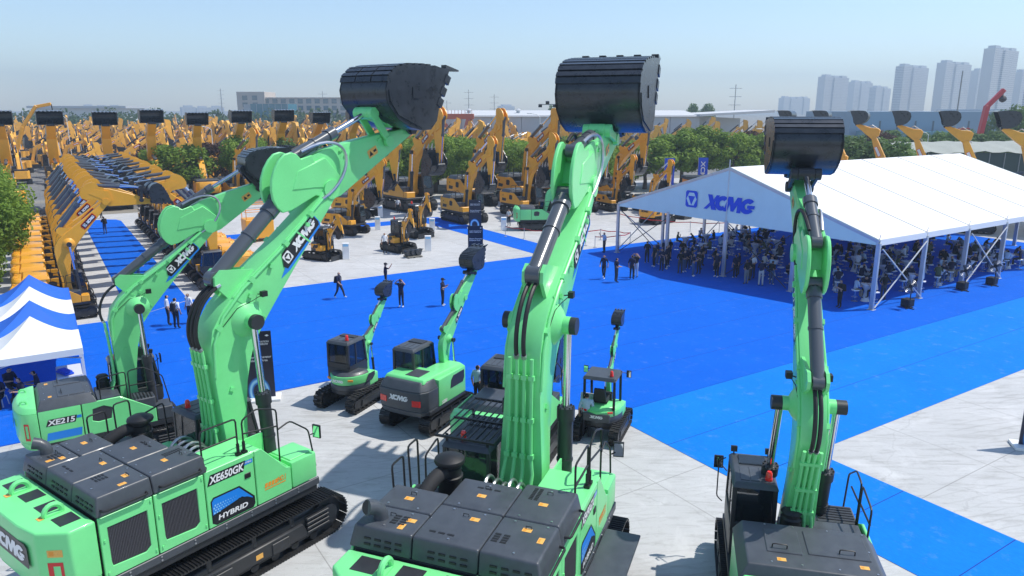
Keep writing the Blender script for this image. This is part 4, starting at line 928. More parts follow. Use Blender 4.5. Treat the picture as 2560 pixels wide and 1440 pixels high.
def sheet(name, poly_ab, z, matn, th=.05, parent=None):
    m = MB(); n = len(poly_ab); m.add([ab(a, b, z) for a, b in poly_ab] + [ab(a, b, z - th) for a, b in poly_ab], [tuple(range(n))] + [(i, i + n, (i + 1) % n + n, (i + 1) % n) for i in range(n)])
    o = m.build(name, matn, parent, smooth=0)
    if not parent: o['kind'] = 'structure'
    return o
m = MB(); m.add([(-5000, -300, 0), (5000, -300, 0), (5000, 7000, 0), (-5000, 7000, 0)], [(0, 1, 2, 3)]); tag(m.build('ground', 'earth', smooth=0), kind='structure')
sheet('concrete_yard', [(-60, -12), (110, -12), (110, 64), (110, 90), (-7, 93), (-7, 97), (-22, 97), (-22, 40), (-60, 40)], .004, 'concrete', .004)
sheet('asphalt_road', [(-70, 97.5), (150, 93.5), (150, 108), (-70, 108)], .004, 'asphalt', .004)
sheet('asphalt_lot', [(-120, 112), (150, 112), (150, 330), (-120, 330)], .004, 'asphalt', .004)
def carpet(name, polys, z, matn, b0, step, gap=.028):
    for poly in polys:
        base = sheet(name, poly, z, 'carpetgap', .008)
        lo, hi = min(p[1] for p in poly), max(p[1] for p in poly); k = b0
        while k < hi:
            q = clip(clip(poly, (0, 1), k + step - gap, 1), (0, 1), k, -1)
            if len(q) > 2: sheet('carpet_strip', q, z + .004, matn, .004, base)
            k += step
carpet('blue_carpet', [[(-16, 29.1), (10.5, 29.1), (17.2, 19.85), (72, 19.85), (72, 47.1), (6.9, 47.1), (3.4, 44.6), (-16, 44.6)]], .012, 'carpet', 13.65, 3.1)
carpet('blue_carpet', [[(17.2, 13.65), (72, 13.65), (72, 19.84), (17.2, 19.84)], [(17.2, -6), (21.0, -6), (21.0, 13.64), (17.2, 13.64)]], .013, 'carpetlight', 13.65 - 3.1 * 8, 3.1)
carpet('blue_carpet', [[(33.0, 47.11), (36.0, 47.11), (36.0, 70.8), (33.0, 70.8)], [(9.0, 68.2), (32.99, 68.2), (32.99, 70.8), (9.0, 70.8)]], .012, 'carpet', 13.65, 3.1)
carpet('blue_carpet', [[(3.45, 44.7), (6.85, 47.2), (6.85, 86.3), (6.5, 87.6), (5.6, 88.3), (4.7, 88.3), (3.8, 87.6), (3.45, 86.3)]], .012, 'carpet', 13.65, 3.1)
m = MB()
for k in range(40): p, q = ab(-7 + .0, 93.2, 0), 0
kb = MB(); kb.hexa([ab(9.5, 89, 0), ab(10, 89, 0), ab(10, 96, 0), ab(9.5, 96, 0)], [ab(9.5, 89, .14), ab(10, 89, .14), ab(10, 96, .14), ab(9.5, 96, .14)]); kb.hexa([ab(10, 89, 0), ab(34, 89, 0), ab(34, 89.3, 0), ab(10, 89.3, 0)], [ab(10, 89, .14), ab(34, 89, .14), ab(34, 89.3, .14), ab(10, 89.3, .14)])
tag(kb.build('kerb', 'concrete', bevel=.02), kind='structure')
# ------------------------------------------------------------------ the big marquee
mat('tentwhite', (.80, .80, .79), .55, var=.025, vscale=.5)
mat('tentgable', (.70, .83, .78), .6, var=.05, vscale=.8)  # white fabric, tinted greenish to offset blue bounce light from sky and carpet
mat('alu', (.56, .58, .60), .38, metal=.7, var=.08)
mat('brace', (.62, .62, .60), .5)
TR = Vector((20.9, 41.1, 0)); eD = Vector((cos(rad(33)), sin(rad(33)), 0)); gD = Vector((cos(rad(125)), sin(rad(125)), 0)); TW = 21.5; ZE, ZR, ZV = 4.12, 7.55, 3.80
def tp(e, g, z): p = TR + eD * e + gD * g; return (p.x, p.y, z)
tent = thing('marquee', 'large white frame marquee with blue lettering on its gable, crowd beneath', 'tent', tuple(TR))
for i in range(6):
    for side in (0, 1):
        m = MB(); e0, e1 = i * 5.02 + .035, (i + 1) * 5.02 - .035; K = 6; rows = []
        for j in range(K + 1):
            t = j / K; g = (t * TW / 2) if side == 0 else TW - t * TW / 2; z = ZE + (ZR - ZE) * t
            for f in (0, .5, 1): rows.append(tp(e0 + (e1 - e0) * f, g, z - (.05 if f == .5 else 0) * (1 - abs(2 * t - 1))))
        nn = len(rows); m.add(rows + [(x, y, z - .03) for x, y, z in rows], [(j * 3 + f, j * 3 + f + 1, j * 3 + f + 4, j * 3 + f + 3) for j in range(K) for f in (0, 1)] + [(nn + j * 3 + f, nn + j * 3 + f + 3, nn + j * 3 + f + 4, nn + j * 3 + f + 1) for j in range(K) for f in (0, 1)])
        m.build('roof_panel', 'tentwhite', tent, smooth=60)
        m = MB(); g = -.03 if side == 0 else TW + .03; gg = g + (-.03 if side == 0 else .03); m.hexa([tp(e0, g, ZE - .34), tp(e1, g, ZE - .34), tp(e1, gg, ZE - .34), tp(e0, gg, ZE - .34)], [tp(e0, g, ZE), tp(e1, g, ZE), tp(e1, gg, ZE), tp(e0, gg, ZE)]); m.build('valance', 'tentwhite', tent, smooth=0)
mat('seam', (.42, .43, .44), .7)
for i in range(1, 6):
    for side in (0, 1):
        m = MB(); g0, g1 = (0, TW / 2) if side == 0 else (TW, TW / 2); m.bar(tp(i * 5.02, g0, ZE + .01), tp(i * 5.02, g1, ZR + .01), .07, .03); m.build('roof_seam', 'seam', tent)
for e, nm in ((-.04, 'gable_sheet'), (30.16, 'gable_sheet')):
    m = MB(); N = 16; vs = []; f = []
    for j in range(N + 1):
        g = TW * j / N; zt = ZE + (ZR - ZE) * (1 - abs(2 * j / N - 1)); bul = .05 * sin(j * 2.1) * .4
        for k in range(5): vs.append(tp(e + bul * (k / 4) * (1 - k / 4) * 4, g, ZV + (zt - ZV) * k / 4))
    f = [(j * 5 + k, j * 5 + k + 1, j * 5 + k + 6, j * 5 + k + 5) for j in range(N) for k in range(4)]
    n0 = len(vs); vs2 = [V3(v) + eD * .03 for v in vs]; m.add(vs + vs2, f + [tuple(i + n0 for i in q[::-1]) for q in f]); gs = m.build(nm, 'tentgable', tent, smooth=60)
    if e < 0:
        pr = Pr(V3(tp(-.05, TW, 0)), -gD, (0, 0, 1)); L_ = MB()
        emblem(pr, L_, 7.05, 4.52, 1.18, d=.03, fg=0, bgm=1); L_.cm = 1; logo_text(pr, L_, 8.85, 4.55, 1.04, w=4.05, d=.03, fg=1); L_.build('gable_lettering', ['tentgable', 'logoblue'], gs, smooth=0, fix=False)
        L_ = MB(); L_.bar(tp(-.07, TW / 2, ZV), tp(-.07, TW / 2, ZR + .5), .06, .06); L_.build('gable_pole', 'alu', tent)
posts = [(i * 5.02, s * TW) for i in range(7) for s in (0, 1)] + [(0, TW * .25), (0, TW * .5), (0, TW * .75), (30.1, TW * .25), (30.1, TW * .5), (30.1, TW * .75)]
for e, g in posts:
    m = MB(); c = V3(tp(e, g, 0)); R = Matrix.Rotation(rad(33), 3, 'Z'); m.obx(c + Vector((0, 0, 1.98)), (.16, .26, 3.9), R); m.obx(c + Vector((0, 0, .02)), (.4, .4, .03), R); m.build('post', 'alu', tent, bevel=.015)
for i in range(7):
    for side in (0, 1):
        m = MB(); g = 0 if side == 0 else TW; m.bar(tp(i * 5.02, g, ZE - .12), tp(i * 5.02, TW / 2, ZR - .12), .12, .18); m.build('rafter', 'alu', tent)
    m = MB(); m.cyl(tp(i * 5.02, 0, ZE), tp(i * 5.02 , -.05, ZE + .3), .02, n=6); m.build('eave_pin', 'steel', tent)
for i in range(6):
    for g in (0, TW / 2, TW):
        m = MB(); m.bar(tp(i * 5.02, g, (ZE - .1) if g != TW / 2 else ZR - .12), tp(i * 5.02 + 5.02, g, (ZE - .1) if g != TW / 2 else ZR - .12), .08, .12); m.build('purlin', 'alu', tent)
for i in (0, 2, 4):
    for g in (-.16, TW + .16):
        for a, b in ((0, 1), (1, 0)):
            m = MB(); k = .04 if a else -.04; m.cyl(tp(i * 5.02 + .1, g + k, 3.6 if a == 0 else .12), tp(i * 5.02 + 4.92, g + k, 3.6 if b == 0 else .12), .04, n=8); m.build('cross_brace', 'brace', tent)
for (g0, g1) in ((TW, TW * .75), (TW * .5, TW * .27)):
    for a in (0, 1):
        m = MB(); m.cyl(tp(.12 + a * .07, g0, 3.6 if a == 0 else .12), tp(.12 + a * .07, g1, .12 if a == 0 else 3.6), .03, n=8); m.build('cross_brace', 'dark', tent)
# a second marquee just beyond, seen as a strip of roof at the right edge
t2 = thing('marquee', 'second white marquee beyond the far right corner of the large one', 'tent', tp(36, 8, 0))
m = MB(); a = [V3(tp(36, 2, 3.3)), V3(tp(48, 2, 3.3)), V3(tp(48, 14, 3.3)), V3(tp(36, 14, 3.3))]; r0, r1 = V3(tp(36, 8, 5.2)), V3(tp(48, 8, 5.2))
for o in a + [r0, r1]: o -= V3(t2.location)
m.add(a + [r0, r1], [(0, 1, 5, 4), (2, 3, 4, 5), (0, 4, 3), (1, 2, 5)]); o = m.build('roof_panel', 'tentwhite', t2, smooth=0)
for e in (36, 42, 48):
    for g in (2, 14):
        m = MB(); c = V3(tp(e, g, 0)) - V3(t2.location); m.bx(c.x - .08, c.x + .08, c.y - .08, c.y + .08, 0, 3.3); m.build('post', 'alu', t2)
# tent objects were laid out in world coordinates: keep the parent empty where it stands
for c in [o for o in bpy.data.objects if o.parent == tent]: c.matrix_parent_inverse = Matrix.Translation(-Vector(tent.location))
# ------------------------------------------------------------------ small canopies on the left
mat('canopyblue', (.012, .13, .60), .6, var=.06); mat('canopywhite', (.82, .82, .80), .6)
def canopy(label, a, b, w, d, colour_back):
    t = thing('canopy', label, 'canopy', ab(a, b), GA, group='pop-up canopies on the carpet')
    pk = (0, 0, 3.3); K = 8
    cor = [(-w / 2, -d / 2), (w / 2, -d / 2), (w / 2, d / 2), (-w / 2, d / 2)]
    for s in range(4):
        A, B = cor[s], cor[(s + 1) % 4]; m = MB(); vs = []
        for i in range(K + 1):
            t_ = i / K; prof = (1 - t_) ** 1.5
            for j in range(K + 1):
                u = j / K; ex, ey = A[0] + (B[0] - A[0]) * u, A[1] + (B[1] - A[1]) * u
                vs.append((ex * t_, ey * t_, 2.12 + 1.2 * prof + .05 * sin(pi * u) * t_ * (1 - t_)))
        m.add(vs, [(i * (K + 1) + j, (i + 1) * (K + 1) + j, (i + 1) * (K + 1) + j + 1, i * (K + 1) + j + 1) for i in range(K) for j in range(K)])
        m.build('canopy_side', 'canopyblue' if s in colour_back else 'canopywhite', t, smooth=60)
        m = MB(); nrm = Vector((B[1] - A[1], -(B[0] - A[0]), 0)).normalized() * .02
        m.hexa([(A[0], A[1], 1.86), (B[0], B[1], 1.86), (B[0] + nrm.x, B[1] + nrm.y, 1.86), (A[0] + nrm.x, A[1] + nrm.y, 1.86)], [(A[0], A[1], 2.13), (B[0], B[1], 2.13), (B[0] + nrm.x, B[1] + nrm.y, 2.13), (A[0] + nrm.x, A[1] + nrm.y, 2.13)]); m.build('valance', 'canopyblue' if s in colour_back else 'canopywhite', t)
        m = MB(); m.bx(A[0] * .985 - .03, A[0] * .985 + .03, A[1] * .985 - .03, A[1] * .985 + .03, 0, 2.1); m.build('leg', 'whitepaint', t)
        m = MB(); q = (A[0] * .985, A[1] * .985); p = (B[0] * .985, B[1] * .985); m.bar((q[0], q[1], 1.7), ((q[0] + p[0]) / 2, (q[1] + p[1]) / 2, 2.05), .03, .03); m.bar((p[0], p[1], 1.7), ((q[0] + p[0]) / 2, (q[1] + p[1]) / 2, 2.05), .03, .03); m.build('truss', 'alu', t)
    return t
for k_, (lab_, all_) in enumerate((('white pop-up canopy nearest the green excavators, first of four', ()), ('blue pop-up canopy between two white ones', (0, 1, 2, 3)), ('white pop-up canopy between two blue ones', ()), ('blue pop-up canopy farthest back, beside the yellow excavators', (0, 1, 2, 3)))):
    canopy(lab_, -.95, 34.0 + 3.02 * k_, 3.2, 2.98, all_)
# ------------------------------------------------------------------ trees
def leafmat(name, c, c2):
    m, n, L, b = node_mat(name); tc = n.new('ShaderNodeTexCoord').outputs['Object']
    oi = n.new('ShaderNodeObjectInfo').outputs['Random']
    z = noise(n, L, tc, 1.3, 5, .7); col = ramp(n, L, z, [(.3, c), (.7, c2)])
    hs = n.new('ShaderNodeHueSaturation'); mr = n.new('ShaderNodeMapRange'); mr.inputs[3].default_value = .82; mr.inputs[4].default_value = 1.2; L.new(oi, mr.inputs[0]); L.new(mr.outputs[0], hs.inputs['Value']); L.new(col, hs.inputs['Color'])
    b.inputs['Roughness'].default_value = .6; L.new(hs.outputs[0], b.inputs['Base Color']); b.inputs['Specular IOR Level'].default_value = .25
    tr = n.new('ShaderNodeBsdfTranslucent'); L.new(hs.outputs[0], tr.inputs[0]); mx = n.new('ShaderNodeMixShader'); mx.inputs[0].default_value = .4
    out = n['Material Output']; L.new(b.outputs[0], mx.inputs[1]); L.new(tr.outputs[0], mx.inputs[2]); L.new(mx.outputs[0], out.inputs[0])
leafmat('leaf', (.105, .20, .022), (.28, .40, .055)); leafmat('leafdark', (.07, .14, .033), (.17, .26, .06)); leafmat('leafplum', (.055, .03, .026), (.12, .065, .052)); leafmat('leaffar', (.05, .095, .04), (.10, .16, .06))
mat('bark', (.09, .07, .05), .9, var=.3, vscale=6, bump=.4)
def crown_mesh(seed, nb, nl, ls, matn, flat=.86):
    rng = random.Random(seed); m = MB(); vs = []; fs = []
    blobs = [(Vector((0, 0, .1)), .72)]
    while len(blobs) < nb:
        t = rng.uniform(0, 2 * pi); z = rng.uniform(-.75, .92); r = sqrt(max(0, 1 - (z * .92) ** 2)) * rng.uniform(.55, .82)
        blobs.append((Vector((r * cos(t), r * sin(t), z * .74)), rng.uniform(.20, .36)))
    for c, r in blobs:
        k = int(nl * (r / .28) ** 2) if r < .6 else nl * 3
        for _ in range(k):
            d = Vector((rng.gauss(0, 1), rng.gauss(0, 1), rng.gauss(0, 1))).normalized()
            p = c + Vector((d.x, d.y, d.z * flat)) * r * rng.uniform(.72, 1.08)
            nn = (d + Vector((rng.gauss(0, .5), rng.gauss(0, .5), rng.gauss(0, .5) + .3))).normalized(); a = nn.orthogonal().normalized(); a.rotate(Matrix.Rotation(rng.uniform(0, 6.28), 3, nn)); b = nn.cross(a); s = ls * rng.uniform(.6, 1.3)
            o = len(vs); vs += [p - a * s, p + b * s * .55, p + a * s, p - b * s * .55]; fs.append((o, o + 1, o + 2, o + 3))
    m.v = [tuple(v) for v in vs]; m.f = [list(f) for f in fs]; m.mi = [0] * len(fs)
    return m.mesh('crown', matn, smooth=0, fix=False)
def trunk_mesh(seed):
    rng = random.Random(seed); m = MB(); m.tube([(0, 0, 0), (.02, .01, .35), (-.02, .03, .7), (0, 0, 1.0)], .1, 8, rr=[.12, .09, .075, .06])
    for k in range(6):
        t = k * pi / 3 + rng.uniform(-.3, .3); h = rng.uniform(.55, .9); m.tube([(0, 0, h), (.35 * cos(t), .35 * sin(t), h + .35), (.75 * cos(t), .75 * sin(t), h + .7)], .03, 6, rr=[.05, .032, .012])
    return m.mesh('trunk', 'bark', smooth=50)
CR = dict(leaf=[crown_mesh(s, 30, 230, .055, 'leaf') for s in (1, 2, 3)], leafdark=[crown_mesh(4, 26, 150, .065, 'leafdark')], leafplum=[crown_mesh(5, 24, 90, .06, 'leafplum')])
CRN = crown_mesh(9, 44, 420, .034, 'leaf')
TK = [trunk_mesh(1), trunk_mesh(2)]
def tree(label, x, y, h, r, kind='leaf', near=False, cat='tree', group=None, name='round_tree', low=.28):
    t = thing(name, label, cat, (x, y, 0), random.uniform(0, 6.28), group=group)
    o = obj('trunk', random.choice(TK), t); s = h * .45; o.scale = (s * .9, s * .9, s)
    c = obj('crown', CRN if near else random.choice(CR[kind]), t); hz = h * (1 - low) / 2
    c.location = (0, 0, h - hz); c.scale = (r, r, hz / .92)
    return t
random.seed(3)
TG = 'round green trees between the yard and the stock field'
tree('large bright green tree at the left edge of the picture', -37.0, 49.0, 8.9, 4.5, near=True, low=.1)
tree('bushy green tree low at the left edge above the canopies', -31.6, 40.5, 6.0, 2.6, near=True, low=.08)
tree('green tree behind the left edge tree', -45, 62, 7.0, 3.4, near=True, low=.1)
names_ = [(450, 96, 6.9, 4.0, 'leaf', 'left of the lone excavator'), (620, 99, 7.6, 3.1, 'leaf', 'just right of the lone excavator'), (545, 104, 6.8, 2.8, 'leafplum', 'dark leaved, behind the lone excavator'), (400, 106, 6.6, 2.8, 'leafplum', 'dark leaved, at the left of the tree row'), (690, 104, 7.4, 3.4, 'leafdark', 'dark, behind the left booms'),
    (930, 98, 5.6, 3.2, 'leaf', 'below the left bucket'), (1010, 101, 6.7, 3.4, 'leaf', 'left of the big yellow excavator'), (1090, 103, 7.2, 2.9, 'leaf', 'behind the big yellow excavator boom'), (1140, 105, 7.6, 3.2, 'leaf', 'right of the big yellow excavator boom'), (1225, 107, 7.7, 3.0, 'leaf', 'between two display booms'), (1290, 106, 7.2, 3.0, 'leaf', 'behind the middle display boom'), (1360, 108, 6.8, 3.0, 'leafdark', 'dark, between the right display booms'), (1450, 108, 6.9, 3.0, 'leaf', 'left of the centre stick'),
    (1610, 108, 7.0, 4.2, 'leaf', 'right of the centre stick'), (1700, 111, 7.8, 3.9, 'leaf', 'between the two banner flags'), (1748, 114, 8.6, 4.0, 'leaf', 'tallest behind the banner flags'), (1820, 113, 7.9, 3.8, 'leaf', 'above the marquee peak'), (1900, 116, 7.8, 3.8, 'leaf', 'left of the right bucket'), (1660, 116, 7.4, 3.0, 'leafplum', 'dark leaved, behind the banner flags'), (1862, 119, 7.9, 3.0, 'leafplum', 'dark leaved, behind the marquee peak'),
    (2000, 112, 7.2, 3.6, 'leafdark', 'behind the right bucket'), (2085, 110, 7.4, 4.0, 'leafdark', 'right of the right bucket'), (2140, 108, 6.8, 3.4, 'leafdark', 'between two raised-bucket booms'), (2205, 110, 7.2, 3.6, 'leafdark', 'beside the tarpaulin shed'), (2180, 121, 8.0, 3.0, 'leafplum', 'dark leaved, beyond the marquee roof')]
for (u, D, h, r, kd, w) in names_: tree('round tree of the middle row, %s' % w, (u - 1280) / FPX * D, D, h * 1.04, r * 1.18, kd, group=TG, low=.18)
for k in range(9): tree('bushy tree filling the back of the middle row', (880 + k * 70 - 1280) / FPX * 112, 112 + (k % 2) * 2.5, 7.0 + (k % 3) * .4, 3.7, ('leaf', 'leafdark', 'leaf')[k % 3], group='back trees of the middle row', low=.12)
for (u, D, r_, w) in ((965, 97, 3.0, 'just left of the big yellow excavator'), (1055, 99, 2.7, 'under the left bucket tip'), (1170, 98, 3.0, 'between the first and second display booms'), (1262, 100, 2.8, 'between the second and third display booms'), (1330, 101, 2.8, 'between the third and fourth display booms'), (1495, 102, 3.2, 'behind the centre boom'), (1560, 104, 3.4, 'left of the first banner flag')): tree('leafy tree of the front tree row, %s' % w, (u - 1280) / FPX * D, D, 6.9, r_, 'leaf', group='front row of trees behind the display machines', low=.15)
for k in range(13): D = 138 + (k % 3) * 4; u = 2130 + k * 36; tree('rounded evergreen in the dense hedge behind the tarpaulin shed', (u - 1280) / FPX * D, D, 6.8 + (k % 4) * .35, 4.0, 'leafdark', group='hedge trees behind the tarpaulin shed')
for (u, D, h, r, w) in ((2520, 150, 12.5, 4.2, 'right of the red lattice frames'), (2465, 190, 11.5, 4.5, 'beyond the red crane'), (1720, 300, 14.0, 4.5, 'above the hall roof'), (1755, 320, 14.2, 5.0, 'above the hall roof, right of its neighbour'), (1390, 330, 13.5, 5, 'behind the light mast')): tree('tall loose tree %s' % w, (u - 1280) / FPX * D, D, h, r, 'leafdark', name='tall_tree', group='tall trees beyond the halls', low=.15)
# far wood behind the stock yard: one mass
rng = random.Random(8); m = MB(); vs = []; fs = []
for k in range(150):
    x = -300 + 270 * (k / 150) + rng.uniform(-4, 4); y = 318 + rng.uniform(-12, 14); h = rng.uniform(7, 12.5); r = rng.uniform(3, 5.5); con = rng.random() < .3
    for _ in range(150):
        d = Vector((rng.gauss(0, 1), rng.gauss(0, 1), rng.gauss(0, 1))).normalized(); f_ = rng.uniform(.75, 1.05)
        zz = h * .52 + d.z * h * .48 * f_; rr = r * f_ * ((1 - zz / h) * 1.3 if con else 1); p = Vector((x + d.x * rr, y + d.y * rr, zz)); a = Vector((rng.gauss(0, 1), rng.gauss(0, 1), rng.gauss(0, 1))).normalized(); b = a.orthogonal().normalized(); s = rng.uniform(.35, .8); o = len(vs)
        vs += [p - a * s, p + b * s * .7, p + a * s, p - b * s * .7]; fs.append((o, o + 1, o + 2, o + 3))
m.v = [tuple(v) for v in vs]; m.f = fs; m.mi = [0] * len(fs)
tag(m.build('distant_wood', 'leaffar', smooth=0, fix=False), 'belt of dark green woodland behind the stock yard at the left', 'woodland', kind='stuff')
# low bushes and planting strip left of the left row
# ------------------------------------------------------------------ buildings and masts
mat('beige', (.50, .45, .40), .8, var=.06, vscale=.2); mat('panelwhite', (.56, .57, .58), .7, var=.05, vscale=.15); mat('panelshade', (.46, .48, .50), .7, var=.05, vscale=.2); mat('winblue', (.10, .16, .20), .12, spec=.8); mat('glassblue', (.05, .20, .27), .15, spec=.8); mat('craneorange', (.55, .14, .08), .5); mat('cranered', (.60, .03, .035), .45); mat('pole', (.30, .32, .33), .6); mat('tarp', (.33, .35, .31), .8, var=.12, vscale=.6); mat('tarpside', (.035, .06, .052), .8); mat('slit', (.08, .11, .13), .3); mat('coldblue', (.22, .32, .42), .6)  # two panel tones: near-white, and a darker grey for cores, mullions and trims
t = thing('office_building', 'long beige office block with a raised stair tower and window rows', 'building', (-100, 380, 0))
def wbox(nm, x0, x1, y0, y1, z0, z1, mt): m = MB(); m.bx(x0, x1, y0, y1, z0, z1); return m.build(nm, mt, t, bevel=.05)
w0 = wbox('wall', -26, 48, 0, 18, 0, 16.8, 'beige'); w1 = wbox('stair_tower', -38, -24, -1, 17, 0, 20.2, 'beige'); wbox('parapet', -26.3, 48.3, -.3, .3, 16.8, 17.5, 'beige')
m = MB(); m.bx(-1.25, 1.25, -.12, .06, -1.1, 1.1); WM = m.mesh('window', 'winblue', smooth=0)
for fl in range(5):
    for k in range(17): o = obj('window', WM, w0); o.location = (-23.5 + k * 4.25, 0, 2.2 + fl * 3.35)
    for k in range(2): o = obj('window', WM, w1); o.location = (-34 + k * 5, -1, 2.6 + fl * 3.35 + 1.2)
t = thing('glass_hall', 'low teal glass block in front of the beige offices', 'building', (-118, 340, 0))
m = MB(); m.bx(0, 17, 0, 14, 0, 14); g0 = m.build('glazing', 'glassblue', t)
for k in range(7): m = MB(); m.bx(k * 2.8 - .08, k * 2.8 + .08, -.1, 0, 0, 14); m.build('mullion', 'panelshade', g0)
m = MB(); m.bx(-3, 0, 0, 14, 0, 13.8); m.build('wall', 'panelshade', t)
t = thing('factory_hall', 'long pale factory hall with wide wall panels and an overhanging end roof', 'building', (-22, 205, 0), rad(1.5))
for k in range(9): m = MB(); m.bx(k * 8.2 + .06, k * 8.2 + 8.14, 0, .5, 0, 9.6); m.build('wall_panel', 'panelwhite', t, bevel=.03)
m = MB(); m.bx(0, 73.8, .5, 40, 0, 9.4); m.build('hall_core', 'panelshade', t)
m = MB(); m.hexa([(-.4, -.5, 9.5), (74, -.5, 9.5), (74, 41, 9.5), (-.4, 41, 9.5)], [(-.4, -.3, 9.9), (74, -.3, 9.9), (74, 20, 11.2), (-.4, 20, 11.2)]); m.build('roof', 'panelwhite', t)
m = MB(); m.prism([(73.9, 0), (87, 0), (87, 9.0), (73.9, 9.6)], 6, 6.5); m.build('end_wall', 'panelwhite', t)
m = MB(); m.hexa([(73, -3, 9.6), (96, 4, 10.6), (96, 30, 10.6), (73, 30, 9.6)], [(73, -3, 10.2), (96, 4, 11.3), (96, 30, 11.3), (73, 30, 10.2)]); m.build('canopy_roof', 'panelwhite', t)
for x in (10, 24, 38, 52, 60): m = MB(); m.lathe([(.5, 0), (.5, .6), (.9, .8), (.2, 1.3)], (x, 9, 10.4), n=10); m.build('roof_ventilator', 'panelshade', t)
m = MB(); m.bx(0, 73, -.15, 0, 4.2, 4.4); m.build('string_course', 'panelshade', t)
t = thing('gantry_crane', 'orange red gantry crane with a cabin on its beam', 'crane', (-34, 188, 0))
m = MB(); m.bx(0, 24.5, -.6, .6, 9.1, 10.4); bm_ = m.build('beam', 'craneorange', t, bevel=.05)
m = MB(); m.bx(9, 14.4, -1, 1, 10.4, 12.2); hc = m.build('crane_cabin', 'craneorange', t, bevel=.05)
for k in range(4): m = MB(); m.bx(9.7 + k * 1.2, 10.3 + k * 1.2, -1.05, -1, 11.0, 11.6); m.build('window', 'winblue', hc)
for (a, b) in (((23, -.4, 9.1), (20.5, -.4, 0)), ((23.6, .4, 9.1), (25.4, .4, 0)), ((16, 0, 9.1), (20.8, 0, 4.0)), ((.5, 0, 9.1), (.3, 0, 0))): m = MB(); m.bar(a, b, .9, .9); m.build('leg', 'craneorange', t)
for k in range(12): m = MB(); m.bx(14.6 + k * .85, 14.7 + k * .85, -.55, -.45, 10.4, 11.3); m.build('rail_post', 'craneorange', bm_)
# right-hand hall with slit windows
t = thing('assembly_hall', 'pale blue grey hall with narrow slit windows behind the raised buckets', 'building', (118, 262, 0))
m = MB(); m.bx(0, 52, 0, 40, 0, 10.8); w_ = m.build('wall', 'coldblue', t, bevel=.05)
m = MB(); m.bx(52.1, 118, -2, 40, 0, 11.6); w2_ = m.build('white_wall', 'panelwhite', t, bevel=.05)
for k in range(8): m = MB(); m.bx(4 + k * 6.2, 4.6 + k * 6.2, -.12, 0, 3, 7.6); m.build('slit_window', 'slit', w_)
for k in range(11): m = MB(); m.bx(56 + k * 5.4, 56.5 + k * 5.4, -2.12, -2, 4, 8.6); m.build('slit_window', 'slit', w2_)
m = MB(); m.bx(2, 34, -14, -1, 0, 4.2); m.build('annex', 'glassblue', t)
t = thing('white_hall', 'low white hall far away at the left behind the woodland', 'building', (-330, 520, 0))
m = MB(); m.bx(0, 62, 0, 30, 0, 12.5); m.build('wall', 'panelwhite', t); m = MB(); m.bx(-3, 65, -3, 33, 12.5, 14); m.build('roof', 'panelshade', t)
# tarpaulin shed
t = thing('tarpaulin_shed', 'long low shed with a sagging grey tarpaulin roof and dark green side', 'shed', (58, 112, 0), rad(8))
m = MB(); N = 26; vs = []
for k in range(N + 1):
    x = k * 1.3; sg = .16 * sin(k * 1.9) + .1 * sin(k * .7); vs += [(x, -.5, 5.0 + sg), (x, 3, 6.0 + sg * .7), (x, 8, 6.3 + sg * .5)]
m.add(vs, [(k * 3 + j, k * 3 + 3 + j, k * 3 + 4 + j, k * 3 + 1 + j) for k in range(N) for j in (0, 1)]); m.build('tarpaulin_roof', 'tarp', t, smooth=60)
for k in range(13): m = MB(); m.bx(k * 2.6, k * 2.6 + 2.56, 0, .15, 0, 4.9); m.build('side_sheet', 'tarpside', t)
for k in range(14): m = MB(); m.bx(k * 2.6 - .06, k * 2.6 + .04, -.12, -.01, 0, 4.9); m.build('post', 'pole', t)
# residential towers far right
def towermat():
    m, n, L, b = node_mat('towerwall'); tc = n.new('ShaderNodeTexCoord').outputs['Object']
    sx = n.new('ShaderNodeSeparateXYZ'); L.new(tc, sx.inputs[0])
    def band(src, per, duty):
        d = n.new('ShaderNodeMath'); d.operation = 'DIVIDE'; L.new(src, d.inputs[0]); d.inputs[1].default_value = per
        f = n.new('ShaderNodeMath'); f.operation = 'FRACT'; L.new(d.outputs[0], f.inputs[0]); g = n.new('ShaderNodeMath'); g.operation = 'LESS_THAN'; L.new(f.outputs[0], g.inputs[0]); g.inputs[1].default_value = duty; return g.outputs[0]
    mu = n.new('ShaderNodeMath'); mu.operation = 'MULTIPLY'; L.new(band(sx.outputs[2], 2.9, .55), mu.inputs[0]); L.new(band(sx.outputs[0], 3.1, .5), mu.inputs[1])
    L.new(mixc(n, L, mu.outputs[0], (.52, .50, .47), (.13, .14, .15)), b.inputs['Base Color']); b.inputs['Roughness'].default_value = .8
towermat()
def tower(label, u, D, top_y, wpx, lobes=3, group='residential towers on the horizon'):
    w = wpx / FPX * D * 1.42; h = CAM_H + (275 - top_y) / FPX * D
    t = thing('residential_tower', label, 'building', ((u - 1280) / FPX * D, D, 0), rad(38), group=group)
    for k in range(lobes):
        lw = w / lobes; x = -w / 2 + k * lw; dz = (0, -1.5, -.8)[k % 3]; m = MB(); m.bx(x + .6, x + lw - .6, -2.5 if k % 2 else 0, 15, 0, h + dz - 4); m.build('tower_bay', 'towerwall', t)
        m = MB(); m.bx(x + lw * .2, x + lw * .8, 2, 12, h + dz - 4, h + dz); m.build('roof_crown', 'panelshade', t)
        m = MB(); m.bx(x + lw - .62, x + lw + .62, 1.5, 14, 0, h - 6); m.build('tower_core', 'panelshade', t)
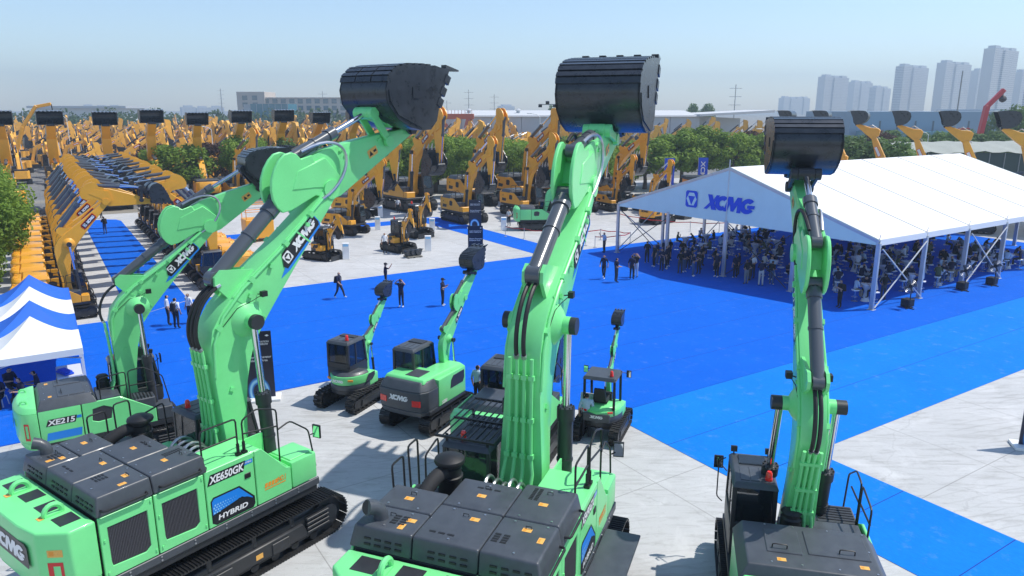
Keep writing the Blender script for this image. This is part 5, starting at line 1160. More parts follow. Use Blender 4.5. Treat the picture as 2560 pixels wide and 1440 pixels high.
for (u, D, ty, wp, l, lab) in ((2063, 1500, 193, 78, 3, 'left of the tall pair, mid height residential tower'), (2128, 1720, 206, 62, 3, 'lower residential towers behind the first tall one'), (2176, 1650, 218, 48, 2, 'lowest residential tower in the right cluster'), (2251, 1380, 169, 92, 3, 'tall residential tower second from the left'), (2352, 1280, 161, 102, 3, 'tall residential tower third from the left'), (2410, 1450, 178, 30, 1, 'narrow residential tower behind the third'), (2462, 1120, 128, 104, 3, 'tallest full residential tower near the right edge'), (2520, 1350, 181, 50, 2, 'pale residential tower behind the tallest'), (2566, 960, 117, 66, 3, 'residential tower cut by the right edge of the picture'), (1970, 1900, 243, 78, 4, 'low row of distant apartment blocks above the hall'), (285, 1700, 262, 60, 3, 'hazy low blocks far beyond the woodland at the left'), (530, 1800, 264, 70, 3, 'hazy blocks beyond the fifth raised bucket'), (1270, 1900, 262, 30, 1, 'faint block above the hall roof')): tower(lab, u, D, ty, wp, l)
def mast(label, u, D, top_y, arms, r=.16, name='power_pylon', cat='pylon'):
    h = CAM_H + (275 - top_y) / FPX * D; t = thing(name, label, cat, ((u - 1280) / FPX * D, D, 0), rad(10))
    m = MB(); m.cyl((0, 0, 0), (0, 0, h), r * 1.6, r, n=8); m.build('shaft', 'pole', t)
    for k in range(arms): m = MB(); z = h - 1.5 - k * 3.2; m.bar((-2.6, 0, z), (2.6, 0, z), .14, .14); m.build('cross_arm', 'pole', t)
for (u, D, ty, a, lab) in ((822, 420, 231, 2, 'thin power pylon above the office roof'), (1175, 400, 227, 3, 'power pylon left of the centre, above the gantry crane'), (1237, 420, 238, 3, 'power pylon above the factory hall'), (1122, 430, 252, 1, 'short power pole beside the gantry crane cabin'), (1409, 330, 221, 3, 'power pylon just left of the centre bucket'), (1424, 350, 235, 1, 'slim pole left of the centre bucket'), (1820, 300, 215, 3, 'power pylon above the right end of the factory hall'), (576, 600, 225, 5, 'hazy lattice mast above the left tree belt')): mast(lab, u, D, ty, a, r=.14 if D < 500 else .3)
mast('tall dark antenna pole in front of the residential towers', 2362, 210, 184, 0, .16, 'antenna_pole', 'pole')
t = thing('light_mast', 'tall floodlight mast with a crossbar of lamps behind the display row', 'light mast', ((1392 - 1280) / FPX * 126, 126, 0))
m = MB(); m.cyl((0, 0, 0), (0, 0, 12.2), .22, .14, n=10); m.build('pole', 'whitepaint', t)
m = MB(); m.bar((-3.2, 0, 12.2), (3.2, 0, 12.2), .14, .14); m.build('crossbar', 'pole', t)
for k in range(6): m = MB(); m.obx((-3 + k * 1.2, -.2, 12.0 + (k % 2) * .5), (.6, .3, .45), Matrix.Rotation(rad(25), 3, 'X')); m.build('floodlight', 'dark', t)
for (u, D, z, lab) in ((1348, 122, 10.2, 'slim white lamp post left of the floodlight mast'), (1912, 112, 8.0, 'white street lamp right of the factory hall end'), (2300, 132, 7.0, 'white street lamp beside the tarpaulin shed'), (195, 150, 9.6, 'white street lamp above the left stock yard'), (545, 128, 8.0, 'white street lamp in the stock yard behind the trees')):
    t = thing('street_lamp', lab, 'street lamp', ((u - 1280) / FPX * D, D, 0)); m = MB(); m.cyl((0, 0, 0), (0, 0, z), .09, .06, n=8); m.build('pole', 'whitepaint', t); m = MB(); m.tube([(0, 0, z), (-.5, 0, z + .4), (-1.4, 0, z + .55)], .05, 6); m.build('arm', 'whitepaint', t); m = MB(); m.bx(-2.1, -1.3, -.15, .15, z + .5, z + .62); m.build('lamp_head', 'whitepaint', t, bevel=.03)
t = thing('truck_crane', 'red crane jib with a black hook block behind the raised buckets', 'crane', ((2422 - 1280) / FPX * 165, 165, 0), rad(-6))
for nm, a, b, w in (('jib_base', (0, 0, 3.0), (.9, 0, 12.2), 1.3), ('jib_tip', (.9, 0, 12.0), (3.9, 0, 15.6), .85)): m = MB(); m.bar(a, b, .9, w, up=(0, 1, 0)); m.build(nm, 'cranered', t, bevel=.06)
m = MB(); m.cyl((3.9, 0, 15.4), (3.9, 0, 14.2), .06, n=6); m.lathe([(.1, 1.6), (.6, 1.2), (.8, .7), (.55, .25), (.15, 0)], (3.9, 0, 12.9), n=12); m.build('hook_block', 'black', t)
m = MB(); m.bx(-3, 3, -1.4, 1.4, .9, 3.2); m.build('carrier', 'cranered', t, bevel=.1)
for x in (-2, 0, 2): m = MB(); m.cyl((x, -1.5, .6), (x, 1.5, .6), .6, n=14); m.build('wheel', 'rubber', t)
for (u, D, h, lab) in ((2385, 160, 7.6, 'left'), (2312, 165, 5.2, 'far left'), (2500, 158, 8.0, 'middle'), (2542, 160, 8.0, 'right')):
    t = thing('crane_frame', 'small red lattice frame beside the red crane, %s one' % lab, 'frame', ((u - 1280) / FPX * D, D, 0), group='red frames')
    for s in (-1, 1): m = MB(); m.bar((s * 1.3, 0, 0), (s * .8, 0, h), .3, .3); m.build('leg', 'cranered', t)
    for z in (.35, .6, .97): m = MB(); m.bar((-1.2, 0, h * z), (1.2, 0, h * z), .28, .35); m.build('cross_beam', 'cranered', t)
# container of goods behind the tent, planter boxes at the aisle end
t = thing('site_container', 'orange and dark flat container beyond the marquee peak', 'container', (24.5, 96, 0), rad(4)); m = MB(); m.bx(-2, 6, -1.2, 1.2, .2, 2.6); m.build('container_body', 'orange', t, bevel=.04); m = MB(); m.bx(-2.2, 6.2, -1.3, 1.3, 2.62, 3.0); m.build('container_roof', 'dark', t)
# air
m_ = bpy.data.materials.new('haze'); m_.use_nodes = True; n_ = m_.node_tree.nodes
for q in list(n_):
    if q.type == 'BSDF_PRINCIPLED': n_.remove(q)
pv = n_.new('ShaderNodeVolumePrincipled'); pv.inputs['Density'].default_value = .00062; pv.inputs['Color'].default_value = (.68, .84, 1.0, 1); pv.inputs['Anisotropy'].default_value = .2
m_.node_tree.links.new(pv.outputs[0], [q for q in n_ if q.type == 'OUTPUT_MATERIAL'][0].inputs['Volume'])
m = MB(); m.bx(-1300, 1300, -60, 2100, -1, 106); o = m.build('haze', m_, smooth=0)
tag(o, kind='stuff')
# ------------------------------------------------------------------ the green machines in front
GRN = ('decaldark', 'decalblue')
big_excavator('hybrid_excavator', 'large green hybrid excavator whose whole right flank shows, at the lower left', (-7.9, 17.18, 0), 54, 1.0, 'XE650GK', dict(tb=63.1, ts=24.9, bk=0, decal=GRN, stripseg=3, bw=.88, boff=(.3, .16), bwid=1.12, hoses=(0, 1, 2)), shoes=(-1,), guard=False)
big_excavator('hybrid_excavator', 'large green hybrid excavator with a barred guard on its cab roof, in the centre', (0.0, 14.88, 0), 69.6, 1.068, 'XE490GX', dict(tb=56.8, ts=21, bk=6, decal=GRN, bw=.94, boff=(0, .08), bwid=1.22, hoses=(1, 2)), shoes=(-1,), guard=True, catwalk=True)
mid_excavator('crawler_excavator', 'green excavator with grey hood, black cab and tall boom, rightmost of the front machines', 'excavator', (6.42, 14.75, 0), 77.2, 1.15, 'green', dict(tb=75.2, ts=37, bk=-2, decal=GRN, ww=.74, acr=.155, fs=.80, foot=(.45, 1.55), linkmat='dark', lights=(-1, 1), bw=.82, bwid=1.06, hoses=(1, 2), pipes=4), det=2, shoes=(1,), green_style=True, extra=dict(widehood=1, darkdeck=1, zs=1.02), group='green crawler excavators')
mid_excavator('crawler_excavator', 'green excavator with a grey hood just behind the large left one, beside the canopies', 'excavator', (-13.6, 23.2, 0), 34.3, 1.0, 'green', dict(tb=62.4, ts=31, bk=5, decal=GRN, linkmat='dark', bw=.66, hoses=(1,)), det=2, model='XE215', green_style=True, extra=dict(darkdeck=1), group='green crawler excavators')
# ------------------------------------------------------------------ the other green machines
GG = 'green crawler excavators'
mini_excavator('midi_excavator', 'green midi excavator with dark rounded tail and red tail lamps', (-3.15, 25.75, 0), 62, 1.0, 'green', dict(tb=66, ts=44, bk=14, decal=('decaldark', 'decalblue'), fs=.42), 'XE80', 'midi', group='compact green excavators')
mini_excavator('mini_excavator', 'small green excavator with a closed cab, left of the midi one', (-6.3, 27.4, 0), 66, 1.0, 'green', dict(tb=66, ts=47, bk=12, decal=('decaldark', 'decalblue'), fs=.29), 'XE35', 'cabin', group='compact green excavators')
mini_excavator('mini_excavator', 'smallest green excavator with an open canopy, right of the centre boom', (3.25, 24.5, 0), 69, .92, 'green', dict(tb=72, ts=52, bk=12, decal=('decaldark', 'decalblue'), fs=.28), 'XE19', 'canopy', group='compact green excavators')
mid_excavator('crawler_excavator', 'green excavator mostly hidden behind the centre boom, dark cab back showing', 'excavator', (.05, 22.7, 0), 70, 1.0, 'green', dict(tb=34, ts=-100, bk=60, fs=.6, decal=('decaldark', 'decalblue')), det=1, group=GG, beacon=False)
# ------------------------------------------------------------------ yellow machines
YD = ('decaldark', 'red')
def yellow(name, label, loc, hd, sc, pose, group, det=1, extra=None, dark='hood'):
    return mid_excavator(name, label, 'excavator', loc, hd, sc, 'yellow', dict(decal=YD, linkmat='dark', **pose), det=det, group=group, beacon=False, extra=extra, dark_hood=dark)
HDG = math.degrees(GA)
ord_ = ['nearest', 'second', 'third', 'fourth', 'fifth', 'sixth', 'seventh', 'eighth', 'ninth', 'tenth', 'eleventh', 'farthest']
row = yellow('yellow_excavator', 'x', ab(.2, 46.9), HDG, .83, dict(tb=65, ts=-4, bk=-66, fs=.83, lside=1, bw=.64), 'yellow excavators in the left row', dark='yellow')
row['label'] = 'yellow excavator in the left row along the aisle, nearest'
sn = snap(row)
row2 = yellow('yellow_excavator', 'yellow excavator in the left row along the aisle, second from the canopies', ab(.25, 49.9), HDG + .6, .83, dict(tb=63, ts=-9, bk=-60, fs=.83, lside=1, bw=.68), 'yellow excavators in the left row', dark='yellow')
sn2 = snap(row2)
for k in range(2, 12): dup(random.choice((sn, sn, sn2)), ab(.2 + random.uniform(-.08, .08), 46.9 + 3.0 * k), GA + random.uniform(-.02, .02), label='yellow excavator in the left row along the aisle, %s from the canopies' % ord_[k])
first2 = None
for k in range(11): 
    o = dup(random.choice((sn, sn, sn2)), ab(9.5 + random.uniform(-.08, .08), 50.4 + 3.0 * k), GA + pi + random.uniform(-.01, .01), label='yellow excavator in the row facing left across the aisle, %s from the carpet' % (ord_[k] if k < 10 else 'farthest'), group='yellow excavators in the right row')
# display machines with the bucket tucked in
DG = 'yellow display excavators with tucked buckets'
HD2 = HDG - 90
tuck = dict(tb=54, ts=-84, bk=74, lside=1, bw=.80, bwid=1.15, toothmat='steel')
p = yellow('yellow_excavator', 'big yellow excavator with tall hood, left end of the display row', (-12.0, 85.5, 0), HD2 + 6, 1.42, dict(tuck, fs=.80), DG)
sp_ = snap(p)
for (x, y, sc, hd, lab) in ((-4.9, 89.5, 1.40, 0, 'yellow excavator second from the left in the rear display row'), (1.2, 92.5, 1.40, 2, 'yellow excavator third from the left in the rear display row'), (6.3, 94.0, 1.30, 1, 'yellow excavator fourth from the left in the rear display row'),
    (12.6, 93.0, 1.2, 0, 'yellow excavator right of the centre boom, bucket tucked, rear row'),
    (-5.0, 76.0, 1.08, 3, 'yellow excavator in front of the display row behind the blue sign'), (1.2, 81.0, 1.10, 2, 'yellow excavator just behind the small parked green one'), (7.4, 84.0, 1.05, 0, 'yellow excavator partly hidden by the centre boom, front display row'),
    (11.6, 85.0, .80, -6, 'small yellow excavator left of the marquee gable, left of two'), (15.6, 84.0, .74, -4, 'small yellow excavator behind the left slope of the marquee'),
    (-16.8, 79.0, 1.0, 40, 'yellow excavator beside the blue flag, left of the display row'), (-36.0, 95.0, 1.12, 20, 'yellow excavator standing alone between the round trees'),
    (-15.6, 68.3, .88, 30, 'yellow excavator with a dozer blade beside the walkway')):
    dup(sp_, (x, y, 0), rad(HD2 + hd), sc, lab, DG)
yellow('yellow_excavator', 'yellow excavator on red belts by the rope barrier under the gable', (15.0, 75.0, 0), HDG + 8, .78, dict(tb=18, ts=-95, bk=70), DG)
gx = mid_excavator('crawler_excavator', 'small dark green excavator parked inside the rope barrier', 'excavator', (2.6, 70.9, 0), HDG - 28, .92, 'green', dict(tb=52, ts=-100, bk=80, fs=.6, decal=('decaldark', 'decalblue')), det=1, group=GG, beacon=False)
MG = 'mini yellow excavators on the pale yard'
mp = mini_excavator('mini_excavator', 'mini yellow excavator with dozer blade, nearest the loose buckets', (-9.4, 59.6, 0), HD2 + 12, .98, 'yellow', dict(tb=66, ts=-62, bk=80, decal=YD, fs=.30, linkmat='dark'), '', 'cabin', group=MG, shoes=())
sm_ = snap(mp)
dup(sm_, (-8.9, 66.8, 0), rad(HD2 + 8), 1.12, 'mini yellow excavator farther back with its boom up', MG)
dup(sm_, (-14.8, 56.2, 0), rad(HD2 + 30), .95, 'mini yellow excavator half hidden by the left boom', MG)
# loose buckets on a pallet
t = thing('bucket_pallet', 'wooden pallet on the pale yard', 'pallet', ab(24.2, 52.0), GA)
for k in range(5): m = MB(); m.bx(-.6, .6, -.5 + k * .22, -.38 + k * .22, .1, .13); m.build('board', 'earth', t)
for k in range(3): m = MB(); m.bx(-.6 + k * .55, -.5 + k * .55, -.5, .5, 0, .1); m.build('bearer', 'earth', t)
for k in range(3):
    t = thing('loose_bucket', '%s of three spare excavator buckets lying on the pallet' % ('left', 'middle', 'right')[k], 'bucket', ab(23.85 + k * .42, 52.0, .13), GA + .3, group='spare buckets on the pallet')
    bucket(t, lambda s, n, y=0: ((s + .2) * .22, y, n * .22), .22, dict(bk=0, bwid=.8, teeth=3), 0)
# ------------------------------------------------------------------ raised-bucket machines: lower boom, upper boom, short stick, bucket held high
def raised(label, loc, hd, sc, group):
    root = thing('raised_bucket_excavator', label, 'excavator', loc, rad(hd), sc, group)
    tracks(root, dict(tl=2.0, tr=.46, gauge=2.7, tw=.6, nshoe=40, deck=1.2, det=0))
    m = MB(); m.bx(-2.6, 1.9, -1.5, 1.5, 1.2, 1.4); m.bx(-2.6, .2, -1.5, 1.5, 1.4, 2.6); m.bx(.2, 1.6, -1.5, -.6, 1.4, 2.2); m.build('house', 'yellow', root, bevel=.05)
    m = MB(); m.bx(-2.5, -.4, -1.4, 1.4, 2.6, 2.95); m.build('hood_panel', 'hood', root, bevel=.08)
    m = MB(); m.plan([(-2.6, -1.5), (-3.2, -1.1), (-3.2, 1.1), (-2.6, 1.5)], 1.3, 2.7); m.build('counterweight', 'yellow', root, bevel=.06)
    cab(root, .3, 1.95, .55, 1.5, 1.4, 3.3, det=0)
    def seg(nm, pts, w):
        m = MB(); m.prism(pts, -w, w); return m.build(nm, 'yellow', root, bevel=.03)
    lb = seg('lower_boom', [(.4, 1.5), (.9, 1.5), (2.2, 3.4), (3.3, 4.35), (5.3, 4.55), (5.75, 4.9), (5.75, 5.6), (5.3, 5.95), (4.9, 5.2), (3.0, 5.3), (1.9, 4.6), (.9, 3.2)], .36)
    ub = seg('upper_boom', [(5.0, 5.0), (5.5, 5.3), (5.5, 5.75), (4.7, 7.3), (4.2, 8.3), (3.7, 8.2), (4.0, 7.2), (4.55, 5.4)], .52)
    st = seg('stick', [(3.9, 7.9), (4.45, 8.4), (4.55, 9.0), (4.3, 9.25), (3.5, 9.3), (2.2, 9.75), (1.9, 9.55), (2.9, 8.7)], .46)
    ram(root, 'arm_cylinder', (2.2, 4.95, 0)[0:1] + (0, 5.35), (5.3, 0, 5.8), 2.0, .16, 0)
    for s in (-1, 1): ram(root, 'boom_cylinder', (1.3, s * .5, 1.5), (2.6, s * .5, 4.4), 1.6, .14, 0, mb_mat='dark')
    m = MB(); m.tube([(3.0, .3, 9.2), (3.6, .42, 9.6), (4.2, .45, 9.2), (4.1, .48, 8.5), (4.6, .54, 8.0)], .05, 6); m.build('hydraulic_hose', 'steel', root)
    for s in (-1, 1):
        pr = Pr((5.0, s * .525, 6.1), (-.5 * -s * -1, 0, .87) if s < 0 else (.5, 0, -.87), (-.87, 0, -.5)) if False else Pr((4.95 if s < 0 else 4.4, s * .524, 6.15 if s < 0 else 7.25), Vector((-.45, 0, .89)) * (1 if s < 0 else -1), Vector((-.89, 0, -.45)))
        m = MB(); m.cm = 0; pr.poly(m, [(0, 0), (1.2, 0), (1.2, .36), (0, .36)], .004); m.cm = 1; pr.poly(m, [(.05, .05), (1.15, .05), (1.15, .31), (.05, .31)], .007); m.build('decal_band', ['red', 'whitepaint'], ub, smooth=0, fix=False)
        pr = Pr((3.3 if s < 0 else 4.7, s * .364, 4.65), (-s, 0, 0), (0, 0, 1)); m = MB(); m.cm = 0; pr.poly(m, [(0, 0), (1.4, 0), (1.4, .36), (0, .36)], .004); m.cm = 1; pr.poly(m, [(.05, .05), (1.35, .05), (1.35, .31), (.05, .31)], .007); m.build('decal_band', ['red', 'whitepaint'], lb, smooth=0, fix=False)
    # bucket opening faces backwards over the machine
    def K(s, n, y=0): return (2.1 - (s + .2) * .62, y, 9.62 + (n + .05) * .74)
    bucket(root, K, 1.0, dict(bk=0, bwid=1.32, teeth=7, toothmat='steel'), 0)
    return root
RG = 'raised-bucket excavators behind the left rows'
r0_ = raised('x', (0, 0, 0), 0, 1, RG); rs_ = snap(r0_)
Lp = [(0, 84.0), (125, 85.5), (260, 88.5), (375, 92), (487, 95.5), (595, 99), (700, 103), (790, 107), (880, 111)]
nm_ = ['first (leftmost)', 'second', 'third', 'fourth', 'fifth', 'sixth', 'seventh', 'eighth', 'ninth']
for k, (u, D) in enumerate(Lp):
    wx = (u - 1280) / FPX * D + 1.35; hd = HDG + 90 + (0, 2, -2, 1, -3, 2, -1, 3, 0)[k]
    lx, ly = wx - 2.0 * cos(rad(hd)), D - 2.0 * sin(rad(hd))
    lab = 'excavator with black bucket held high against the sky, %s from the left edge' % nm_[k]
    sz = (1.0, 1.0, .99, 1.01, .98, 1.0, 1.01, .98, 1.0)[k]
    if k == 0: r0_.location = (lx, ly, 0); r0_.rotation_euler = (0, 0, rad(hd)); r0_['label'] = lab
    else: dup(rs_, (lx, ly, 0), rad(hd), sz, lab, RG)
Rp = [(2478, 69), (2338, 77), (2222, 83), (2122, 88), (2030, 95), (1945, 104)]
for k, (u, D) in enumerate(Rp):
    wx = (u - 1280) / FPX * D; hd = -24 - k * 2.0
    dup(rs_, (wx - 2.0 * cos(rad(hd)), D - 2.0 * sin(rad(hd)), 0), rad(hd), 1.0, 'raised-bucket excavator behind the marquee roof, %s from the right edge' % nm_[k].split(' ')[0], 'raised-bucket excavators behind the marquee')
# one machine with a grapple hanging from its raised stick
gr = thing('grapple_handler', 'yellow material handler with a hanging black grapple at the far left', 'excavator', (-84, 124, 0), rad(20))
m = MB(); m.bx(-2.5, 2, -1.4, 1.4, 1.2, 2.8); m.build('house', 'yellow', gr, bevel=.08)
tracks(gr, dict(tl=1.9, tr=.45, gauge=2.5, tw=.6, nshoe=36, deck=1.2, det=0))
for nm, a, b, w in (('boom', (.4, 0, 2.2), (2.6, 0, 8.6), .75), ('upper_boom', (2.5, 0, 8.4), (5.0, 0, 12.0), .6), ('stick', (4.8, 0, 11.8), (7.2, 0, 12.3), .5)): m = MB(); m.bar(a, b, .5, w, up=(0, 1, 0)); m.build(nm, 'yellow', gr, bevel=.05)
m = MB(); m.cyl((7.2, 0, 12.3), (7.3, 0, 11.0), .08, n=8); m.lathe([(.3, 0), (.35, .3), (.2, .5)], (7.3, 0, 10.6), n=12)
gp_ = m.build('grapple_head', 'black', gr)
for k in range(5):
    t_ = 2 * pi * k / 5; m = MB(); m.tube([(7.3 + .3 * cos(t_), .3 * sin(t_), 10.7), (7.3 + .95 * cos(t_), .95 * sin(t_), 10.2), (7.3 + .85 * cos(t_), .85 * sin(t_), 9.5), (7.3 + .15 * cos(t_), .15 * sin(t_), 9.1)], .13, 6, rr=[.12, .16, .12, .04]); m.build('grapple_claw', 'black', gp_)

t = thing('access_platform', 'yellow access platform with railings behind the left booms', 'platform', (-22.6, 64.5, 0), GA)
m = MB(); m.bx(-1.2, 1.2, -.9, .9, .3, 2.0); m.build('platform_base', 'yellow', t, bevel=.05)
for s_ in (-1, 1):
    for q_ in (-1, 1): m = MB(); m.bar((s_ * 1.1, q_ * .8, 2.0), (s_ * 1.1, q_ * .8, 3.3), .06, .06); m.build('rail_post', 'orange', t)
for z_ in (2.65, 3.3):
    m = MB(); m.tube([(-1.1, -.8, z_), (1.1, -.8, z_), (1.1, .8, z_), (-1.1, .8, z_), (-1.1, -.8, z_)], .035, 6); m.build('guard_rail', 'orange', t)
for k in range(5): m = MB(); m.bx(-.9, -.3, -1.2, -.95, .3 + k * .38, .36 + k * .38); m.build('step', 'yellow', t)
# ------------------------------------------------------------------ the stock yard far behind: hundreds of parked machines, each one object
def far_mesh(tb, ts, bk, fs, curled):
    m = MB(); foot = (.6, 1.5); tbr, tsr = rad(tb), rad(ts)
    m.cm = 1; m.bx(-2.1, 2.1, -1.5, -.85, .05, .85); m.bx(-2.1, 2.1, .85, 1.5, .05, .85); m.bx(-1, 1, -.8, .8, .4, 1.0)
    m.cm = 0; m.bx(-2.1, 1.6, -1.3, 1.3, 1.0, 1.2); m.bx(-2.1, -.3, -1.3, 1.3, 1.2, 2.2); m.plan([(-2.1, -1.3), (-2.65, -.9), (-2.65, .9), (-2.1, 1.3)], 1.0, 2.25); m.bx(-.3, 1.0, -1.3, -.5, 1.2, 1.8)
    m.cm = 1; m.bx(-2.0, -.5, -1.1, .9, 2.2, 2.5); m.bx(.15, 1.6, .4, 1.3, 1.2, 2.95)
    m.cm = 3; m.bx(.3, 1.5, 1.29, 1.32, 1.9, 2.75); m.bx(1.59, 1.62, .5, 1.2, 1.9, 2.75)
    def B(s, n, y=0): a = rot2(tbr, (s * fs, n * fs)); return (foot[0] + a[0], y * fs, foot[1] + a[1])
    tip = B(8.12, 0)
    def S(s, n, y=0): a = rot2(tsr, (s * fs, n * fs)); return (tip[0] + a[0], y * fs, tip[2] + a[1])
    m.cm = 0; idx = [0, 2, 5, 7, 10]; vs = []
    for i in idx: vs += [B(*BOOM_B[i], .33), B(*BOOM_B[i], -.33), B(*BOOM_F[i], -.33), B(*BOOM_F[i], .33)]
    m.add(vs, [(k * 4 + i, k * 4 + (i + 1) % 4, k * 4 + 4 + (i + 1) % 4, k * 4 + 4 + i) for k in range(4) for i in range(4)] + [(0, 1, 2, 3), (16, 17, 18, 19)])
    pf = [(S(*q)[0], S(*q)[2]) for q in [(-1.7, .4), (-1.2, 1.35), (-.6, 1.45), (.3, 1.05), (3.5, .15), (3.5, -.15), (.28, -.38), (-.5, .1)]]; m.prism(pf, -.24 * fs, .24 * fs)
    m.cm = 1; m.cyl(B(4.74, 2.38), V3(B(4.74, 2.38)).lerp(V3(S(-1.5, .5)), .6), .18 * fs, n=6); m.cyl(S(-.72, 1.28), V3(S(-.72, 1.28)).lerp(V3(S(2.0, .9)), .7), .14 * fs, n=6)
    m.cm = 4; m.cyl(V3(B(4.74, 2.38)).lerp(V3(S(-1.5, .5)), .6), S(-1.5, .5), .09 * fs, n=6)
    for s in (-1, 1): m.cyl((1.2, s * .5, 1.2), B(4.0, 1.35, s * .55), .09, n=6)
    m.cm = 5
    for s in (-1, 1):
        pr = Pr(B(5.1, 1.0, s * .335), V3(B(6, .6)) - V3(B(5, 1.0)) if s < 0 else V3(B(5, 1.0)) - V3(B(6, .6)), V3(B(5.4, 2)) - V3(B(5, 1)))
        x0 = 0 if s < 0 else -1.5 * fs; m.cm = 5; pr.poly(m, [(x0, 0), (x0 + 1.5 * fs, 0), (x0 + 1.5 * fs, .38 * fs), (x0, .38 * fs)], .01); m.cm = 6; pr.poly(m, [(x0 + .1, .06), (x0 + 1.5 * fs - .1, .06), (x0 + 1.5 * fs - .1, .26 * fs), (x0 + .1, .26 * fs)], .02)
    if curled:
        pin = S(3.41, 0); m.cm = 2; bkr = rad(bk); hw = .85 * fs
        def K(s, n): a = rot2(bkr, (s * fs, n * fs)); return (pin[0] + a[0], pin[2] + a[1])
        sp = [(-.3, 0), (-1.5, .4), (-2, 1.2), (-1.6, 2), (-.6, 2.14), (1.3, 2.06), (.6, 1.0), (.2, .0)]; m.prism([K(*q) for q in sp], -hw, hw)
    far_mesh.raw.append((list(m.v), [list(q) for q in m.f], list(m.mi)))
    return m.mesh('yellow_excavator', ['farpaint', 'dark', 'bucket', 'glass', 'steel', 'red', 'whitepaint'], smooth=0)
far_mesh.raw = []
FM = [far_mesh(48, -50, 100, .80, True), far_mesh(56, -70, 85, .86, True), far_mesh(42, -30, 110, .74, True), far_mesh(60, -84, 0, .84, False), far_mesh(50, -62, 0, .70, False), far_mesh(35, -78, 70, .8, True)]
FG = 'stock excavators parked far behind the trees'
def far_one(x, y, hd, k, sc):
    o = obj('yellow_excavator', FM[k]); o.location = (x, y, 0); o.rotation_euler = (0, 0, hd); o.scale = (sc, sc, sc)
    tag(o, 'yellow excavator parked in the packed stock yard beyond the trees', 'excavator', FG)
random.seed(21); nfar = 0
for r in range(19):                                     # left and middle block
    D = 108 + r * 9.5; x = -.78 * D
    xe = -.10 * D + 4 if r < 4 else .01 * D if r < 12 else -30
    while x < xe:
        inside = -.70 * D - 6 < x
        if inside and nfar < 285 and not (D < 125 and x > -.28 * D):
            blk = int((x + 200) / 26 + r // 4) % 3
            far_one(x + random.uniform(-.5, .5), D + random.uniform(-2.2, 2.2), rad((HDG - 78, HDG + 95, HDG + 8)[blk] + random.uniform(-7, 7)), random.choice((0, 1, 2, 3, 4, 5)) if random.random() < .6 else blk * 2, random.uniform(.82, 1.12) * (1.0 + .14 * (random.random() < .12)))
            nfar += 1
        x += (4.3 + D * .0150) * random.uniform(.85, 1.3)
for r in range(4):                                     # row in front of the long hall
    D = 150 + r * 15; x = .02 * D + 2
    while x < .40 * D:
        far_one(x, D + random.uniform(-2, 2), rad(HDG - 24 + random.uniform(-5, 5)), random.choice((0, 1, 3)), random.uniform(.9, 1.1)); nfar += 1
        x += 6.2 * random.uniform(.85, 1.5)

# beyond the three hundred largest: the rest of the stock as one mass
random.seed(33); m = MB()
for r in range(20):
    D = 128 + r * 8.5; x = -.70 * D
    while x < (.005 * D if D < 230 else -25):
        if random.random() < .62:
            v_, f_, i_ = far_mesh.raw[random.choice((0, 1, 2, 3, 4))]; R = Matrix.Rotation(rad(random.choice((HDG - 78, HDG + 95, HDG + 8)) + random.uniform(-8, 8)), 3, 'Z') * random.uniform(.85, 1.12); o = Vector((x, D + 4.3 + random.uniform(-1, 1), 0)); n0 = len(m.v)
            m.v += [tuple(R @ Vector(q) + o) for q in v_]; m.f += [[a + n0 for a in q] for q in f_]; m.mi += i_
        x += (5.0 + D * .018) * random.uniform(.85, 1.3)
tag(m.build('stock_machines', ['farpaint', 'dark', 'bucket', 'glass', 'steel', 'red', 'whitepaint'], smooth=0, fix=False), 'mass of yellow booms and arms packed between the nearer stock machines', 'machinery', kind='stuff')
